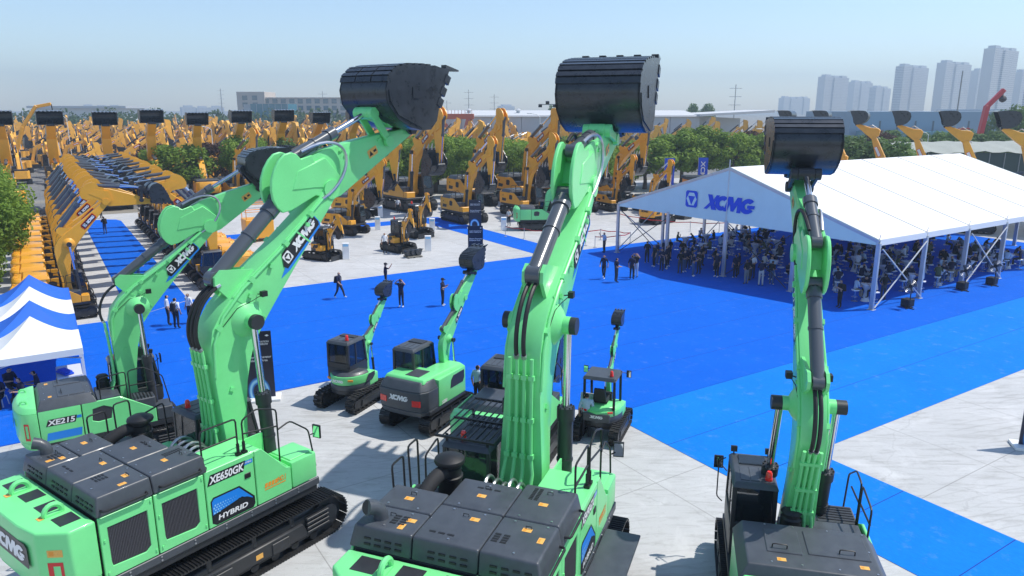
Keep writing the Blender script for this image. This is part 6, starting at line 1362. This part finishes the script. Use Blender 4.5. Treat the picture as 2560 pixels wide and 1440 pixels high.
# ------------------------------------------------------------------ people
CLO = {}
def cloth(name, c, r=.85):
    if name not in CLO: CLO[name] = mat('cloth_' + name, c, r, var=.12, vscale=14)
    return 'cloth_' + name
for nm, c in (('navy', (.010, .014, .045)), ('black', (.012, .012, .014)), ('white', (.74, .75, .77)), ('pale', (.42, .55, .68)), ('jeans', (.06, .11, .22)), ('dark', (.018, .020, .028)), ('khaki', (.24, .20, .15)), ('grey', (.20, .21, .22)), ('olive', (.10, .12, .06)), ('stone', (.5, .5, .48)), ('hair', (.012, .010, .009)), ('shoe', (.02, .02, .02)), ('whiteshoe', (.7, .7, .7)), ('cream', (.62, .58, .52)), ('blue', (.05, .18, .5)), ('charcoal', (.05, .052, .06))): cloth(nm, c)
def person_mesh(J):
    """J: joints of a 1.72 m figure; one skinned surface, faces sorted into skin, shirt, trousers, shoes, hair by the nearest bone"""
    names = list(J); idx = {k: i for i, k in enumerate(names)}
    bones = [('pelvis', 'spine'), ('spine', 'chest'), ('chest', 'neck'), ('neck', 'head'), ('head', 'crown'),
             ('pelvis', 'hipL'), ('hipL', 'kneeL'), ('kneeL', 'ankL'), ('ankL', 'toeL'), ('pelvis', 'hipR'), ('hipR', 'kneeR'), ('kneeR', 'ankR'), ('ankR', 'toeR'),
             ('chest', 'shL'), ('shL', 'elL'), ('elL', 'wrL'), ('wrL', 'haL'), ('chest', 'shR'), ('shR', 'elR'), ('elR', 'wrR'), ('wrR', 'haR')]
    rad_ = {'pelvis': (.165, .125), 'spine': (.145, .11), 'chest': (.175, .12), 'neck': (.058, .058), 'head': (.088, .10), 'crown': (.06, .07), 'hip': (.098, .098), 'knee': (.066, .066), 'ank': (.046, .05), 'toe': (.046, .032), 'sh': (.07, .07), 'el': (.048, .048), 'wr': (.034, .034), 'ha': (.038, .026)}
    me = bpy.data.meshes.new('body'); me.from_pydata([J[k] for k in names], [(idx[a], idx[b]) for a, b in bones], [])
    o = bpy.data.objects.new('body', me); COL.objects.link(o)
    md = o.modifiers.new('s', 'SKIN'); md.use_smooth_shade = True
    if not me.skin_vertices:
        bpy.context.view_layer.objects.active = o
        me.attributes.new('skin', 'FLOAT', 'POINT') if False else None
    sv = me.skin_vertices[0].data
    for k, i in idx.items():
        base = k[:-1] if k[-1] in 'LR' and k not in ('crown',) else k
        sv[i].radius = rad_[base]; sv[i].use_root = (k == 'pelvis')
    o.modifiers.new('u', 'SUBSURF').levels = 1; o.modifiers['u'].render_levels = 1
    dg = bpy.context.evaluated_depsgraph_get(); dg.update()
    r = bpy.data.meshes.new_from_object(o.evaluated_get(dg)); bpy.data.objects.remove(o); bpy.data.meshes.remove(me)
    # add fingers, nose, ears to the same surface mesh
    mb = MB(); mb.v = [tuple(v.co) for v in r.vertices]; mb.f = [list(p.vertices) for p in r.polygons]; mb.mi = [0] * len(mb.f); n0 = len(mb.f)
    bpy.data.meshes.remove(r)
    for s in 'LR':
        w, h = V3(J['wr' + s]), V3(J['ha' + s]); d = (h - w).normalized(); sd = d.cross(Vector((0, 0, 1))); sd = Vector((0, 1, 0)) if sd.length < .2 else sd.normalized(); up = sd.cross(d)
        for k, ln in enumerate((.062, .075, .07, .055)):
            p = h + sd * (.028 - .019 * k); mb.tube([p, p + d * ln * .6, p + d * ln - up * .018], .009, 5, rr=[.010, .009, .006])
        p = w.lerp(h, .5) + sd * .035; mb.tube([p, p + sd * .03 + d * .03, p + sd * .025 + d * .065], .01, 5, rr=[.012, .011, .007])
    hd, cr, fw = V3(J['head']), V3(J['crown']), V3(J.get('_f', (1, 0, 0))) if False else None
    ndx = len(mb.f); mb.cm = 0
    up = (cr - hd).normalized(); f = Vector((1, 0, 0)); f = (f - up * f.dot(up)).normalized(); s_ = up.cross(f)
    mb.hexa([hd + f * .085 + s_ * a + up * b for a, b in ((-.014, -.02), (.014, -.02), (.014, -.012), (-.014, -.012))], [hd + f * .118 + up * -.016 + s_ * a + up * b for a, b in ((-.008, -.004), (.008, -.004), (.004, .03), (-.004, .03))])
    for q in (-1, 1): mb.obx(hd + s_ * .092 * q, (.03, .014, .055), Matrix.Identity(3))
    mb.cm = 4
    for q in (-1, 1): mb.obx(hd + f * .094 + s_ * .034 * q + up * .022, (.012, .022, .010), Matrix.Identity(3))
    mb.cm = 0; mb.obx(hd + f * .092 - up * .05, (.014, .045, .008), Matrix.Identity(3))
    bl = [(V3(J[a]), V3(J[b]), a, b) for a, b in bones]
    for i in range(n0):
        c = Vector((0, 0, 0))
        for q in mb.f[i]: c += V3(mb.v[q])
        c /= len(mb.f[i]); best = (9, None)
        for a, b, na, nb in bl:
            d = b - a; t = max(0, min(1, (c - a).dot(d) / max(d.length_squared, 1e-6))); D = (a + d * t - c).length
            if D < best[0]: best = (D, (na, nb, t))
        na, nb, t = best[1]
        if na[:-1] in ('hip', 'knee') or nb[:-1] == 'hip' or (na == 'pelvis' and t < .35): k = 2
        elif na[:-1] == 'ank': k = 3
        elif na[:-1] == 'wr' or (na[:-1] == 'el') or nb == 'head' and t > .15: k = 0
        elif na == 'head': k = 0
        else: k = 1
        if nb in ('crown', 'head') :
            rel = c - hd
            if rel.dot(up) > .055 or (rel.dot(f) < -.012 and rel.dot(up) > -.05): k = 4
        mb.mi[i] = k
    return mb.mesh('person', ['skin', 'cloth_navy', 'cloth_dark', 'cloth_shoe', 'cloth_hair'], smooth=60, fix=False)
def stand(**kw):
    J = dict(pelvis=(0, 0, .95), spine=(0, 0, 1.12), chest=(0, 0, 1.33), neck=(.01, 0, 1.47), head=(.03, 0, 1.58), crown=(.02, 0, 1.67),
             hipL=(0, .09, .90), kneeL=(.02, .10, .49), ankL=(-.02, .11, .085), toeL=(.14, .13, .04), hipR=(0, -.09, .90), kneeR=(.02, -.10, .49), ankR=(-.02, -.11, .085), toeR=(.14, -.13, .04),
             shL=(0, .17, 1.40), elL=(-.03, .25, 1.13), wrL=(.05, .26, .90), haL=(.07, .25, .81), shR=(0, -.17, 1.40), elR=(-.03, -.25, 1.13), wrR=(.05, -.26, .90), haR=(.07, -.25, .81))
    J.update(kw); return J
def sit(**kw):
    J = stand(pelvis=(0, 0, .80), spine=(.02, 0, .97), chest=(.06, 0, 1.18), neck=(.09, 0, 1.32), head=(.13, 0, 1.42), crown=(.13, 0, 1.51), hipL=(.03, .09, .76), kneeL=(.42, .12, .72), ankL=(.40, .12, .32), toeL=(.56, .13, .27),
              hipR=(.03, -.09, .76), kneeR=(.42, -.12, .70), ankR=(.34, -.12, .30), toeR=(.50, -.13, .25), shL=(.05, .17, 1.25), elL=(.12, .24, .99), wrL=(.33, .15, 1.02), haL=(.42, .12, 1.04), shR=(.05, -.17, 1.25), elR=(.12, -.24, .99), wrR=(.33, -.15, 1.02), haR=(.42, -.12, 1.04))
    J.update(kw); return J
PM = dict(
    stand=person_mesh(stand()),
    hips=person_mesh(stand(elL=(-.10, .34, 1.14), wrL=(.04, .18, 1.0), haL=(.09, .13, .97), elR=(-.10, -.34, 1.14), wrR=(.04, -.18, 1.0), haR=(.09, -.13, .97))),
    walk=person_mesh(stand(kneeL=(.20, .10, .52), ankL=(.30, .10, .14), toeL=(.45, .11, .12), kneeR=(-.08, -.10, .50), ankR=(-.30, -.10, .16), toeR=(-.16, -.11, .06), elL=(-.16, .24, 1.15), wrL=(-.10, .25, .93), haL=(-.06, .25, .85), elR=(.08, -.24, 1.13), wrR=(.25, -.22, .98), haR=(.32, -.20, .95))),
    phone=person_mesh(stand(elL=(.06, .24, 1.14), wrL=(.26, .12, 1.24), haL=(.33, .08, 1.29), elR=(.02, -.25, 1.14), wrR=(.22, -.12, 1.16), haR=(.29, -.07, 1.22))),
    raise_=person_mesh(stand(elR=(.22, -.22, 1.34), wrR=(.36, -.14, 1.52), haR=(.40, -.12, 1.60))),
    head=person_mesh(stand(elL=(.12, .34, 1.42), wrL=(.12, .17, 1.60), haL=(.10, .10, 1.66), elR=(.12, -.34, 1.42), wrR=(.12, -.17, 1.60), haR=(.10, -.10, 1.66))),
    carry=person_mesh(stand(elL=(-.02, .24, 1.13), wrL=(.24, .14, 1.08), haL=(.32, .11, 1.08), elR=(-.02, -.24, 1.13), wrR=(.24, -.14, 1.08), haR=(.32, -.11, 1.08))),
    sit=person_mesh(sit()), sit2=person_mesh(sit(chest=(.14, 0, 1.14), neck=(.2, 0, 1.26), head=(.27, 0, 1.33), crown=(.29, 0, 1.42), shL=(.14, .17, 1.21), shR=(.14, -.17, 1.21), elL=(.24, .22, 1.0), elR=(.24, -.22, 1.0), wrL=(.42, .12, 1.05), haL=(.50, .08, 1.07), wrR=(.42, -.12, 1.05), haR=(.50, -.08, 1.07))),
    sit3=person_mesh(sit(head=(.10, .04, 1.43), crown=(.08, .05, 1.52), elR=(.18, -.24, 1.02), wrR=(.26, -.10, 1.22), haR=(.24, -.05, 1.30))))
def person(pose, loc, hd, shirt, trousers, label, shoes='shoe', hair='hair', sc=1.0, group=None, pack=None, cap=None, hold=None):
    o = obj('person', PM[pose]); o.location = loc; o.rotation_euler = (0, 0, rad(hd)); o.scale = (sc, sc, sc)
    for i, mn in enumerate(('skin', 'cloth_' + shirt, 'cloth_' + trousers, 'cloth_' + shoes, 'cloth_' + hair)):
        o.material_slots[i].link = 'OBJECT'; o.material_slots[i].material = MATS[mn]
    tag(o, label, 'person', group)
    if pack:
        m = MB(); m.plan([(-.30, -.14), (-.12, -.16), (-.12, .16), (-.30, .14)], 1.0, 1.42, [(-.24, -.12), (-.12, -.14), (-.12, .14), (-.24, .12)]); m.build('backpack', 'cloth_' + pack, o, bevel=.04, seg=2)
        for s in (-1, 1): m = MB(); m.tube([(-.14, s * .11, 1.40), (.0, s * .12, 1.475), (.125, s * .11, 1.36), (.12, s * .13, 1.15), (-.10, s * .16, 1.05)], .016, 5); m.build('backpack_strap', 'cloth_' + pack, o)
    if cap:
        m = MB(); m.lathe([(.105, 0), (.105, .04), (.085, .085), (.04, .105), (.005, .11)], (.02, 0, 1.605), n=12); m.plan([(.09, -.07), (.2, -.05), (.2, .05), (.09, .07)], 1.605, 1.618); m.build('cap', 'cloth_' + cap, o)
    return o
gm = lambda *a, **k: person(*a, **k)
gm('walk', (-10.6, 43.6, .018), -20, 'navy', 'dark', 'person in dark clothes walking right with a backpack on the blue carpet', shoes='whiteshoe', pack='black')
gm('head', (-6.5, 41.6, .018), 250, 'navy', 'dark', 'person in navy shirt holding both hands to the head on the carpet', shoes='whiteshoe', cap='black')
gm('phone', (-4.1, 41.9, .018), -10, 'navy', 'dark', 'person in navy clothes and cap looking at a phone beside the midi boom', shoes='whiteshoe', cap='black')
gm('raise_', (-8.2, 46.3, .018), 10, 'navy', 'dark', 'person in dark cap holding up a phone behind the small bucket', cap='black')
gm('stand', (-18.5, 37.9, .018), 30, 'white', 'dark', 'left of three persons in white shirts talking on the carpet')
gm('stand', (-17.8, 37.3, .018), 80, 'white', 'dark', 'person in white shirt with dark backpack seen from behind', pack='black')
gm('stand', (-17.5, 38.3, .018), 240, 'white', 'dark', 'right of three persons in white shirts, strap over the shoulder')
gm('carry', (-25.2, 48.2, .018), 10, 'navy', 'jeans', 'person in navy shirt and jeans with backpack on the aisle carpet', pack='black')
gm('phone', (-38.0, 67.7, .018), 150, 'navy', 'jeans', 'person with backpack taking a photograph farther up the aisle', pack='black')
gm('stand', (-44.0, 78.0, .018), 250, 'black', 'dark', 'person in black standing at the far end of the aisle')
gm('hips', (-45.3, 76.9, .018), 300, 'black', 'dark', 'person in black at the far left end of the aisle')
gm('stand', (-10.3, 58.4, .004), 290, 'white', 'dark', 'person in white shirt beside the nearest mini yellow excavator')
gm('stand', (-12.8, 82.0, .004), 270, 'white', 'dark', 'person in white shirt beside the big yellow excavator')
gm('hips', (-16.2, 64.0, .004), 280, 'white', 'dark', 'person in white shirt in front of the blade excavator')
gm('carry', (-.3, 72.6, .004), 250, 'white', 'dark', 'person in white shirt beside the small parked green excavator')
gm('raise_', (7.5, 58.6, .018), 200, 'pale', 'dark', 'person in light blue shirt holding a hand up left of the marquee')
gm('walk', (6.3, 49.0, .018), 250, 'navy', 'dark', 'person in navy shirt walking, left of the three before the marquee', shoes='whiteshoe')
gm('carry', (7.0, 48.0, .018), 20, 'navy', 'charcoal', 'person in navy shirt carrying something white toward the marquee')
gm('stand', (8.2, 48.9, .018), 60, 'navy', 'dark', 'person in dark clothes in front of the person with raised arms')
gm('head', (8.6, 49.6, .018), 230, 'black', 'pale', 'person in black top and pale trousers with both arms raised')
gm('stand', (2.62, 24.0, .004), 78, 'pale', 'dark', 'person in pale blue shirt seen from behind beside the smallest excavator')
gm('stand', (-1.35, 26.9, .004), 60, 'pale', 'dark', 'person in pale shirt between the midi excavator and the dark cab')
# people standing along the marquee edge
random.seed(5)
SG = 'standing people at the marquee edge'
edge = [(10.2, 54.3, 'black', 'dark'), (10.9, 53.9, 'navy', 'jeans'), (10.8, 51.7, 'navy', 'dark'), (11.5, 53.0, 'navy', 'dark'), (11.9, 50.7, 'black', 'charcoal'), (12.6, 49.8, 'navy', 'jeans'), (12.8, 52.2, 'navy', 'dark'), (14.2, 53.5, 'black', 'dark'), (13.7, 52.2, 'navy', 'dark'), (15.6, 47.5, 'black', 'grey'), (16.4, 47.0, 'navy', 'stone'), (15.4, 49.3, 'navy', 'dark'), (14.9, 50.4, 'black', 'dark'), (17.7, 48.8, 'pale', 'dark'), (12.1, 55.3, 'black', 'dark'), (16.2, 48.6, 'navy', 'charcoal'), (11.2, 52.2, 'navy', 'dark'), (10.5, 53.0, 'black', 'dark'), (12.3, 51.2, 'navy', 'jeans'), (13.2, 50.6, 'black', 'dark'), (13.3, 53.2, 'navy', 'charcoal'), (14.6, 51.6, 'black', 'dark'), (14.2, 49.6, 'navy', 'dark'), (15.9, 50.2, 'navy', 'dark'), (16.6, 49.3, 'white', 'dark'), (17.2, 47.3, 'black', 'jeans'), (11.6, 54.6, 'navy', 'dark'), (12.9, 54.4, 'black', 'dark')]
wh = ['pale blue', 'black', 'navy']
for k, (x, y, a, b) in enumerate(edge):
    near = ('left marquee post', 'middle marquee post')[x > 13.6]
    person(random.choice(('stand', 'phone', 'hips', 'stand', 'carry')), (x, y, .018), random.uniform(0, 360), a, b, 'person in %s top and %s trousers standing near the %s' % (a, b, near), shoes=random.choice(('shoe', 'whiteshoe')), sc=random.uniform(.95, 1.04), group=SG)
person('phone', (19.2, 41.5, .018), 190, 'black', 'black', 'person in black at the near marquee corner, back to the posts', pack='black')
person('hips', (22.6, 43.2, .018), 90, 'black', 'charcoal', 'person in black standing just inside the near corner post')
# ------------------------------------------------------------------ cocktail tables and stools with seated guests
mat('tablecloth', (.60, .62, .66), .8, var=.04)
m = MB(); m.lathe([(.26, 0), (.24, .03), (.10, .50), (.085, .58), (.14, .72), (.33, 1.02), (.335, 1.05)], (0, 0, 0), n=18); TBL = m.mesh('cocktail_table', 'tablecloth', smooth=40)
m = MB(); m.lathe([(.34, 0), (.34, .025), (.005, .026)], (0, 0, 1.05), n=20); TTOP = m.mesh('table_top', 'whitepaint', smooth=40)
m = MB(); m.lathe([(.19, 0), (.19, .02), (.03, .05), (.028, .66)], (0, 0, 0), n=14); m.tube([(.17 * cos(t), .17 * sin(t), .28) for t in [2 * pi * i / 10 for i in range(11)]], .01, 5); SBASE = m.mesh('stool_base', 'chrome', smooth=40)
m = MB(); m.plan([(-.17, -.18), (.17, -.19), (.2, 0), (.17, .19), (-.17, .18), (-.2, 0)], .66, .73); SSEAT = m.mesh('stool_seat', 'whitepaint', bevel=.025, seg=2)
random.seed(11); nt = 0; np_ = 0
shirts = ['pale', 'navy', 'pale', 'white', 'navy', 'black', 'navy', 'cream', 'grey', 'olive', 'pale', 'black', 'charcoal']
for i in range(9):
    for j in range(8):
        e = 1.6 + i * 2.55 + (j % 2) * 1.1 + random.uniform(-.3, .3); g = 1.3 + j * 2.55 + random.uniform(-.3, .3)
        if e > 26 or (i > 5 and j > 5) or (e < 3 and g > 11) or random.random() < .16: continue
        x, y, _ = tp(e, g, 0)
        t = thing('cocktail_table', 'white high table in a stretch cover under the marquee, one of many', 'table', (x, y, .018), random.uniform(0, 6), group='cocktail tables under the marquee')
        obj('pedestal_cover', TBL, t); obj('table_top', TTOP, t); nt += 1
        n = random.choice((2, 3, 3, 4)); a0 = random.uniform(0, 360)
        for k in range(n):
            an = a0 + k * 360 / n + random.uniform(-18, 18); rr = random.uniform(.62, .74); px, py = x + rr * cos(rad(an)), y + rr * sin(rad(an))
            occ = random.random() < .9
            if not occ and random.random() < .5: continue
            s = thing('bar_stool', 'white bar stool on a chrome column beside a high table', 'stool', (px, py, .018), rad(an + 180), group='bar stools under the marquee')
            obj('stool_base', SBASE, s); obj('stool_seat', SSEAT, s)
            if occ:
                sh = random.choice(shirts)
                person(random.choice(('sit', 'sit2', 'sit3')), (px, py, .018), an + 180 + random.uniform(-15, 15), sh, random.choice(('dark', 'dark', 'charcoal', 'jeans', 'khaki')), 'seated guest in %s shirt at a high table under the marquee' % sh, shoes=random.choice(('shoe', 'whiteshoe')), sc=random.uniform(.95, 1.05), group='guests seated under the marquee in %s shirts' % sh); np_ += 1
# pedestal fans with ballast boxes beside the right eave
FANS = [((23.3, 41.7), 'nearest to the marquee corner'), ((29.1, 46.0), 'second from the marquee corner'), ((31.9, 47.4), 'third from the marquee corner')]
for (x, y), w in FANS:
    t = thing('pedestal_fan', 'large black pedestal fan on a box base, %s' % w, 'fan', (x, y, .018), rad(210), group='pedestal fans along the marquee')
    m = MB(); m.bx(-.3, .3, -.25, .25, .05, .5); m.build('ballast_box', 'black', t, bevel=.02)
    m = MB(); m.cyl((0.28, .3, 0), (.28, .3, 1.25), .03, n=8); m.bx(-.1, .6, .27, .33, 0, .05); m.bx(.25, .31, 0, .6, 0, .05); m.build('stand', 'black', t)
    hub = Vector((.42, .3, 1.35))
    for rr_ in (.42, .33, .24, .15): m = MB(); m.tube([(hub.x, hub.y + rr_ * cos(q), hub.z + rr_ * sin(q)) for q in [2 * pi * i / 24 for i in range(25)]], .010, 5); m.build('guard_ring', 'steel', t)
    for q in range(4):
        an = q * pi / 2 + .4; m = MB(); m.obx(hub + Vector((0, cos(an) * .2, sin(an) * .2)), (.012, .17, .34), Matrix.Rotation(an - pi / 2, 3, 'X') @ Matrix.Rotation(.4, 3, 'Z')); m.build('blade', 'grille', t)
    m = MB(); m.cyl(hub - Vector((.18, 0, 0)), hub + Vector((.04, 0, 0)), .09, n=12); m.build('motor', 'black', t)
# ------------------------------------------------------------------ signs, info stands, rope barriers, flags
m_, n_, L_, b_ = node_mat('posterart')
tc_ = n_.new('ShaderNodeTexCoord').outputs['Generated']; sx = n_.new('ShaderNodeSeparateXYZ'); L_.new(tc_, sx.inputs[0])
wv = n_.new('ShaderNodeTexWave'); wv.wave_type = 'RINGS'; wv.rings_direction = 'SPHERICAL'; wv.inputs['Scale'].default_value = .55; wv.inputs['Distortion'].default_value = 1.5
mpv = n_.new('ShaderNodeMapping'); mpv.inputs['Location'].default_value = (-.45, 0, -.12); mpv.inputs['Scale'].default_value = (1, 0, 1.6); L_.new(tc_, mpv.inputs[0]); L_.new(mpv.outputs[0], wv.inputs['Vector'])
glow = ramp(n_, L_, wv.outputs['Fac'], [(.75, (.004, .012, .045)), (.93, (.02, .22, .65)), (1.0, (.35, .7, .9))])
zf = ramp(n_, L_, sx.outputs[2], [(.30, (1, 1, 1)), (.46, (0, 0, 0))])
L_.new(mixc(n_, L_, zf, (.006, .010, .030), glow), b_.inputs['Base Color']); b_.inputs['Roughness'].default_value = .4
def sign(label, loc, hd, w, h, lines, plinth=True):
    t = thing('display_panel', label, 'sign', loc, rad(hd), group='dark blue display panels')
    m = MB(); m.bx(-w / 2, w / 2, -.03, .03, .1, h + .1); b = m.build('panel_board', 'posterart', t, bevel=.006)
    if plinth: m = MB(); m.bx(-w / 2 - .2, w / 2 + .2, -.38, .38, 0, .1); m.build('plinth', 'whitepaint', t, bevel=.01)
    pr = Pr((-w / 2, -.031, .1), (1, 0, 0), (0, 0, 1))
    for (txt, x, z, hh, ww) in lines:
        m = MB(); pr.text(m, txt, x * w, z * h, hh * h, w=ww * w, bold=.015, d=.003); m.build('panel_lettering', 'whitepaint', b, smooth=0, fix=False)
    m = MB(); pr.poly(m, [(.78 * w, .935 * h), (.86 * w, .92 * h), (.93 * w, .935 * h), (.86 * w, .952 * h)], .003); m.build('panel_logo', 'whitepaint', b, smooth=0, fix=False)
SL = [('GREEN INNOVATION', .1, .835, .026, .8), ('GREEN TOMORROW', .1, .795, .03, .78), ('Electric Excavator', .1, .60, .036, .86), ('Exhibition Area', .1, .55, .036, .72), ('XCMG', .1, .925, .014, .2)]
sign('dark blue panel reading Electric Excavator Exhibition Area beside the left boom', ab(5.9, 29.5) if False else (-10.05, 27.5, .004), 14, 1.1, 2.75, SL)
sign('dark blue panel near the midi bucket, nearer of two by the walkway', (-2.8, 55.4, .018), 2, 1.15, 2.6, SL[:4])
sign('dark blue panel in front of the yellow display excavator', (-3.6, 71.2, .018), 4, 1.2, 2.7, SL[:4])
sign('dark display panel on a white plinth at the right edge of the yard', (18.05, 23.1, .004), -17, 1.2, 2.6, [('Hydraulic', .08, .62, .03, .5), ('Excavator', .08, .57, .03, .5)])
def stand_(label, loc, hd):
    t = thing('info_stand', label, 'stand', loc, rad(hd), group='white information stands')
    m = MB(); m.prism([(-.12, 0), (.12, 0), (.06, .5), (.04, 1.0), (.14, 1.25), (.02, 1.32), (-.08, 1.0), (-.06, .5)], -.26, .26); b = m.build('stand_body', 'whitepaint', t, bevel=.012)
    m = MB(); pr = Pr((.06, -.2, 1.02), (0, 1, 0), (.1, 0, .25)); pr.poly(m, [(0, 0), (.4, 0), (.4, .2), (0, .2)], .02); m.build('screen', 'decallight', t, smooth=0, fix=False)
for (x, y, w) in ((-12.9, 55.9, 'left of the loose buckets'), (-13.0, 70.3, 'beside the walkway corner'), (-7.6, 69.1, 'on the walkway crossing'), (-6.9, 59.3, 'right of the loose buckets'), (-.8, 69.9, 'beside the rope barrier'), (-14.2, 78.6, 'beside the big yellow excavator'), (-5.4, 82.0, 'right of the big yellow excavator'), (2.75, 24.9, 'behind the smallest green excavator')):
    stand_('white slim information stand %s' % w, (x, y, .012), -80 if y > 30 else 70)
def barrier(pts, label):
    P_ = [V3((x, y, .006)) for x, y in pts]
    for k, p in enumerate(P_):
        t = thing('stanchion', 'slim steel post of the red rope barrier %s' % label, 'stanchion', tuple(p), 0, group='rope barrier posts ' + label)
        m = MB(); m.lathe([(.16, 0), (.16, .02), (.03, .05), (.025, .06), (.025, .95), (.035, .96), (.03, 1.0)], (0, 0, 0), n=12); m.build('post', 'steel', t)
    for a, b in zip(P_, P_[1:]):
        m = MB(); mid = a.lerp(b, .5) + Vector((0, 0, .82)); m.add([a + Vector((0, 0, .95)), mid + Vector((0, 0, .05)), b + Vector((0, 0, .95)), b + Vector((0, 0, .88)), mid - Vector((0, 0, .03)), a + Vector((0, 0, .88))], [(0, 1, 4, 5), (1, 2, 3, 4)]); o = m.build('barrier_belt', 'red', smooth=0)
        tag(o, 'red belt strung between two posts of the rope barrier %s' % label, 'belt', 'rope barrier belts ' + label)
barrier([(-.6, 66.5), (1.1, 65.2), (2.8, 64.0), (4.6, 62.6), (6.3, 61.8)], 'before the small green excavator')
barrier([(5.6, 63.9), (7.9, 64.6), (9.3, 63.8), (10.3, 63.0), (9.2, 61.6), (7.0, 60.9)], 'left of the marquee')
barrier([(10.9, 75.5), (12.6, 72.2), (14.6, 70.2), (17.0, 69.2), (19.6, 68.6), (21.8, 70.4)], 'round the red-belted excavator')
def flag(label, x, y, h, w, txt, hd=-8):
    t = thing('banner_flag', label, 'flag', (x, y, 0), rad(hd), group='tall blue banner flags')
    m = MB(); m.cyl((0, 0, 0), (0, 0, h + .1), .03, n=8); m.build('pole', 'steel', t)
    m = MB(); m.hexa([(.03, -.008, h - 4.2), (w, -.008, h - 4.2), (w, .008, h - 4.2), (.03, .008, h - 4.2)], [(.03, -.008, h), (w, -.008, h), (w, .008, h), (.03, .008, h)]); b = m.build('flag_cloth', 'logoblue', t)
    m = MB(); pr = Pr((w * .28, -.01, h - .45), (0, 0, -1), (1, 0, 0)); pr.text(m, txt, 0, 0, w * .45, w=3.0, bold=.02, d=.004); m.build('flag_lettering', 'whitepaint', b, smooth=0, fix=False)
flag('blue banner flag with a thin line of lettering behind the marquee', 20.6, 100, 5.0, 1.35, 'SOLID TO SUCCEED')
flag('blue banner flag with large white lettering behind the marquee', 25.4, 101, 5.0, 1.3, 'XCMG')
flag('blue banner flag with white lettering left of the display excavators', -17.4, 84, 5.0, 1.4, 'XCMG')

# under the first canopies: a cloth-covered table, chairs and resting people
t = thing('covered_table', 'table under a white cloth beneath the nearest canopy', 'table', ab(.1, 34.2, .018), GA)
m = MB(); m.bx(-.45, .45, -.8, .8, .70, .74); m.build('table_top', 'tablecloth', t)
m = MB(); N_ = 36; ring = [(.46 * (1 if abs(cos(q)) > .7 else abs(cos(q)) / .7) * (1 if cos(q) > 0 else -1), .82 * (1 if abs(sin(q)) > .7 else abs(sin(q)) / .7) * (1 if sin(q) > 0 else -1)) for q in [2 * pi * i / N_ for i in range(N_)]]
m.add([(x, y, .745) for x, y in ring] + [(x * (1.05 + .06 * (i % 2)), y * (1.03 + .04 * (i % 2)), .02) for i, (x, y) in enumerate(ring)], [(i, (i + 1) % N_, (i + 1) % N_ + N_, i + N_) for i in range(N_)]); m.build('cloth_drop', 'tablecloth', t, smooth=60)
t = thing('folded_cloth', 'folded bright blue cloth lying on the covered table', 'cloth', ab(-.05, 33.9, .77), GA + .4); m = MB(); m.bx(-.18, .18, -.4, .4, 0, .08); m.bx(-.14, .16, -.34, .36, .08, .14); m.build('cloth_fold', 'logoblue', t, bevel=.03, seg=2)
for k, (a, b) in enumerate(((-1.5, 32.9), (-2.3, 33.4), (-1.0, 33.5), (-2.0, 34.5))):
    person('sit', ab(a, b, -.30), HDG + (200, 250, 180, 300)[k], 'navy', 'dark', 'person in dark clothes sitting under the nearest canopy, %s' % ('front', 'left', 'right', 'back')[k], sc=1.0, group='people resting under the canopy')
    t = thing('plastic_stool', 'low white stool under the nearest canopy, %s one' % ('front', 'left', 'right', 'back')[k], 'stool', ab(a, b, .018), 0, group='low stools under the canopy'); m = MB(); m.bx(-.16, .16, -.16, .16, .36, .4); m.build('seat', 'whitepaint', t, bevel=.02)
    for sx_ in (-1, 1):
        for sy_ in (-1, 1): m = MB(); m.bar((sx_ * .14, sy_ * .14, .36), (sx_ * .18, sy_ * .18, 0), .03, .03); m.build('leg', 'whitepaint', t)
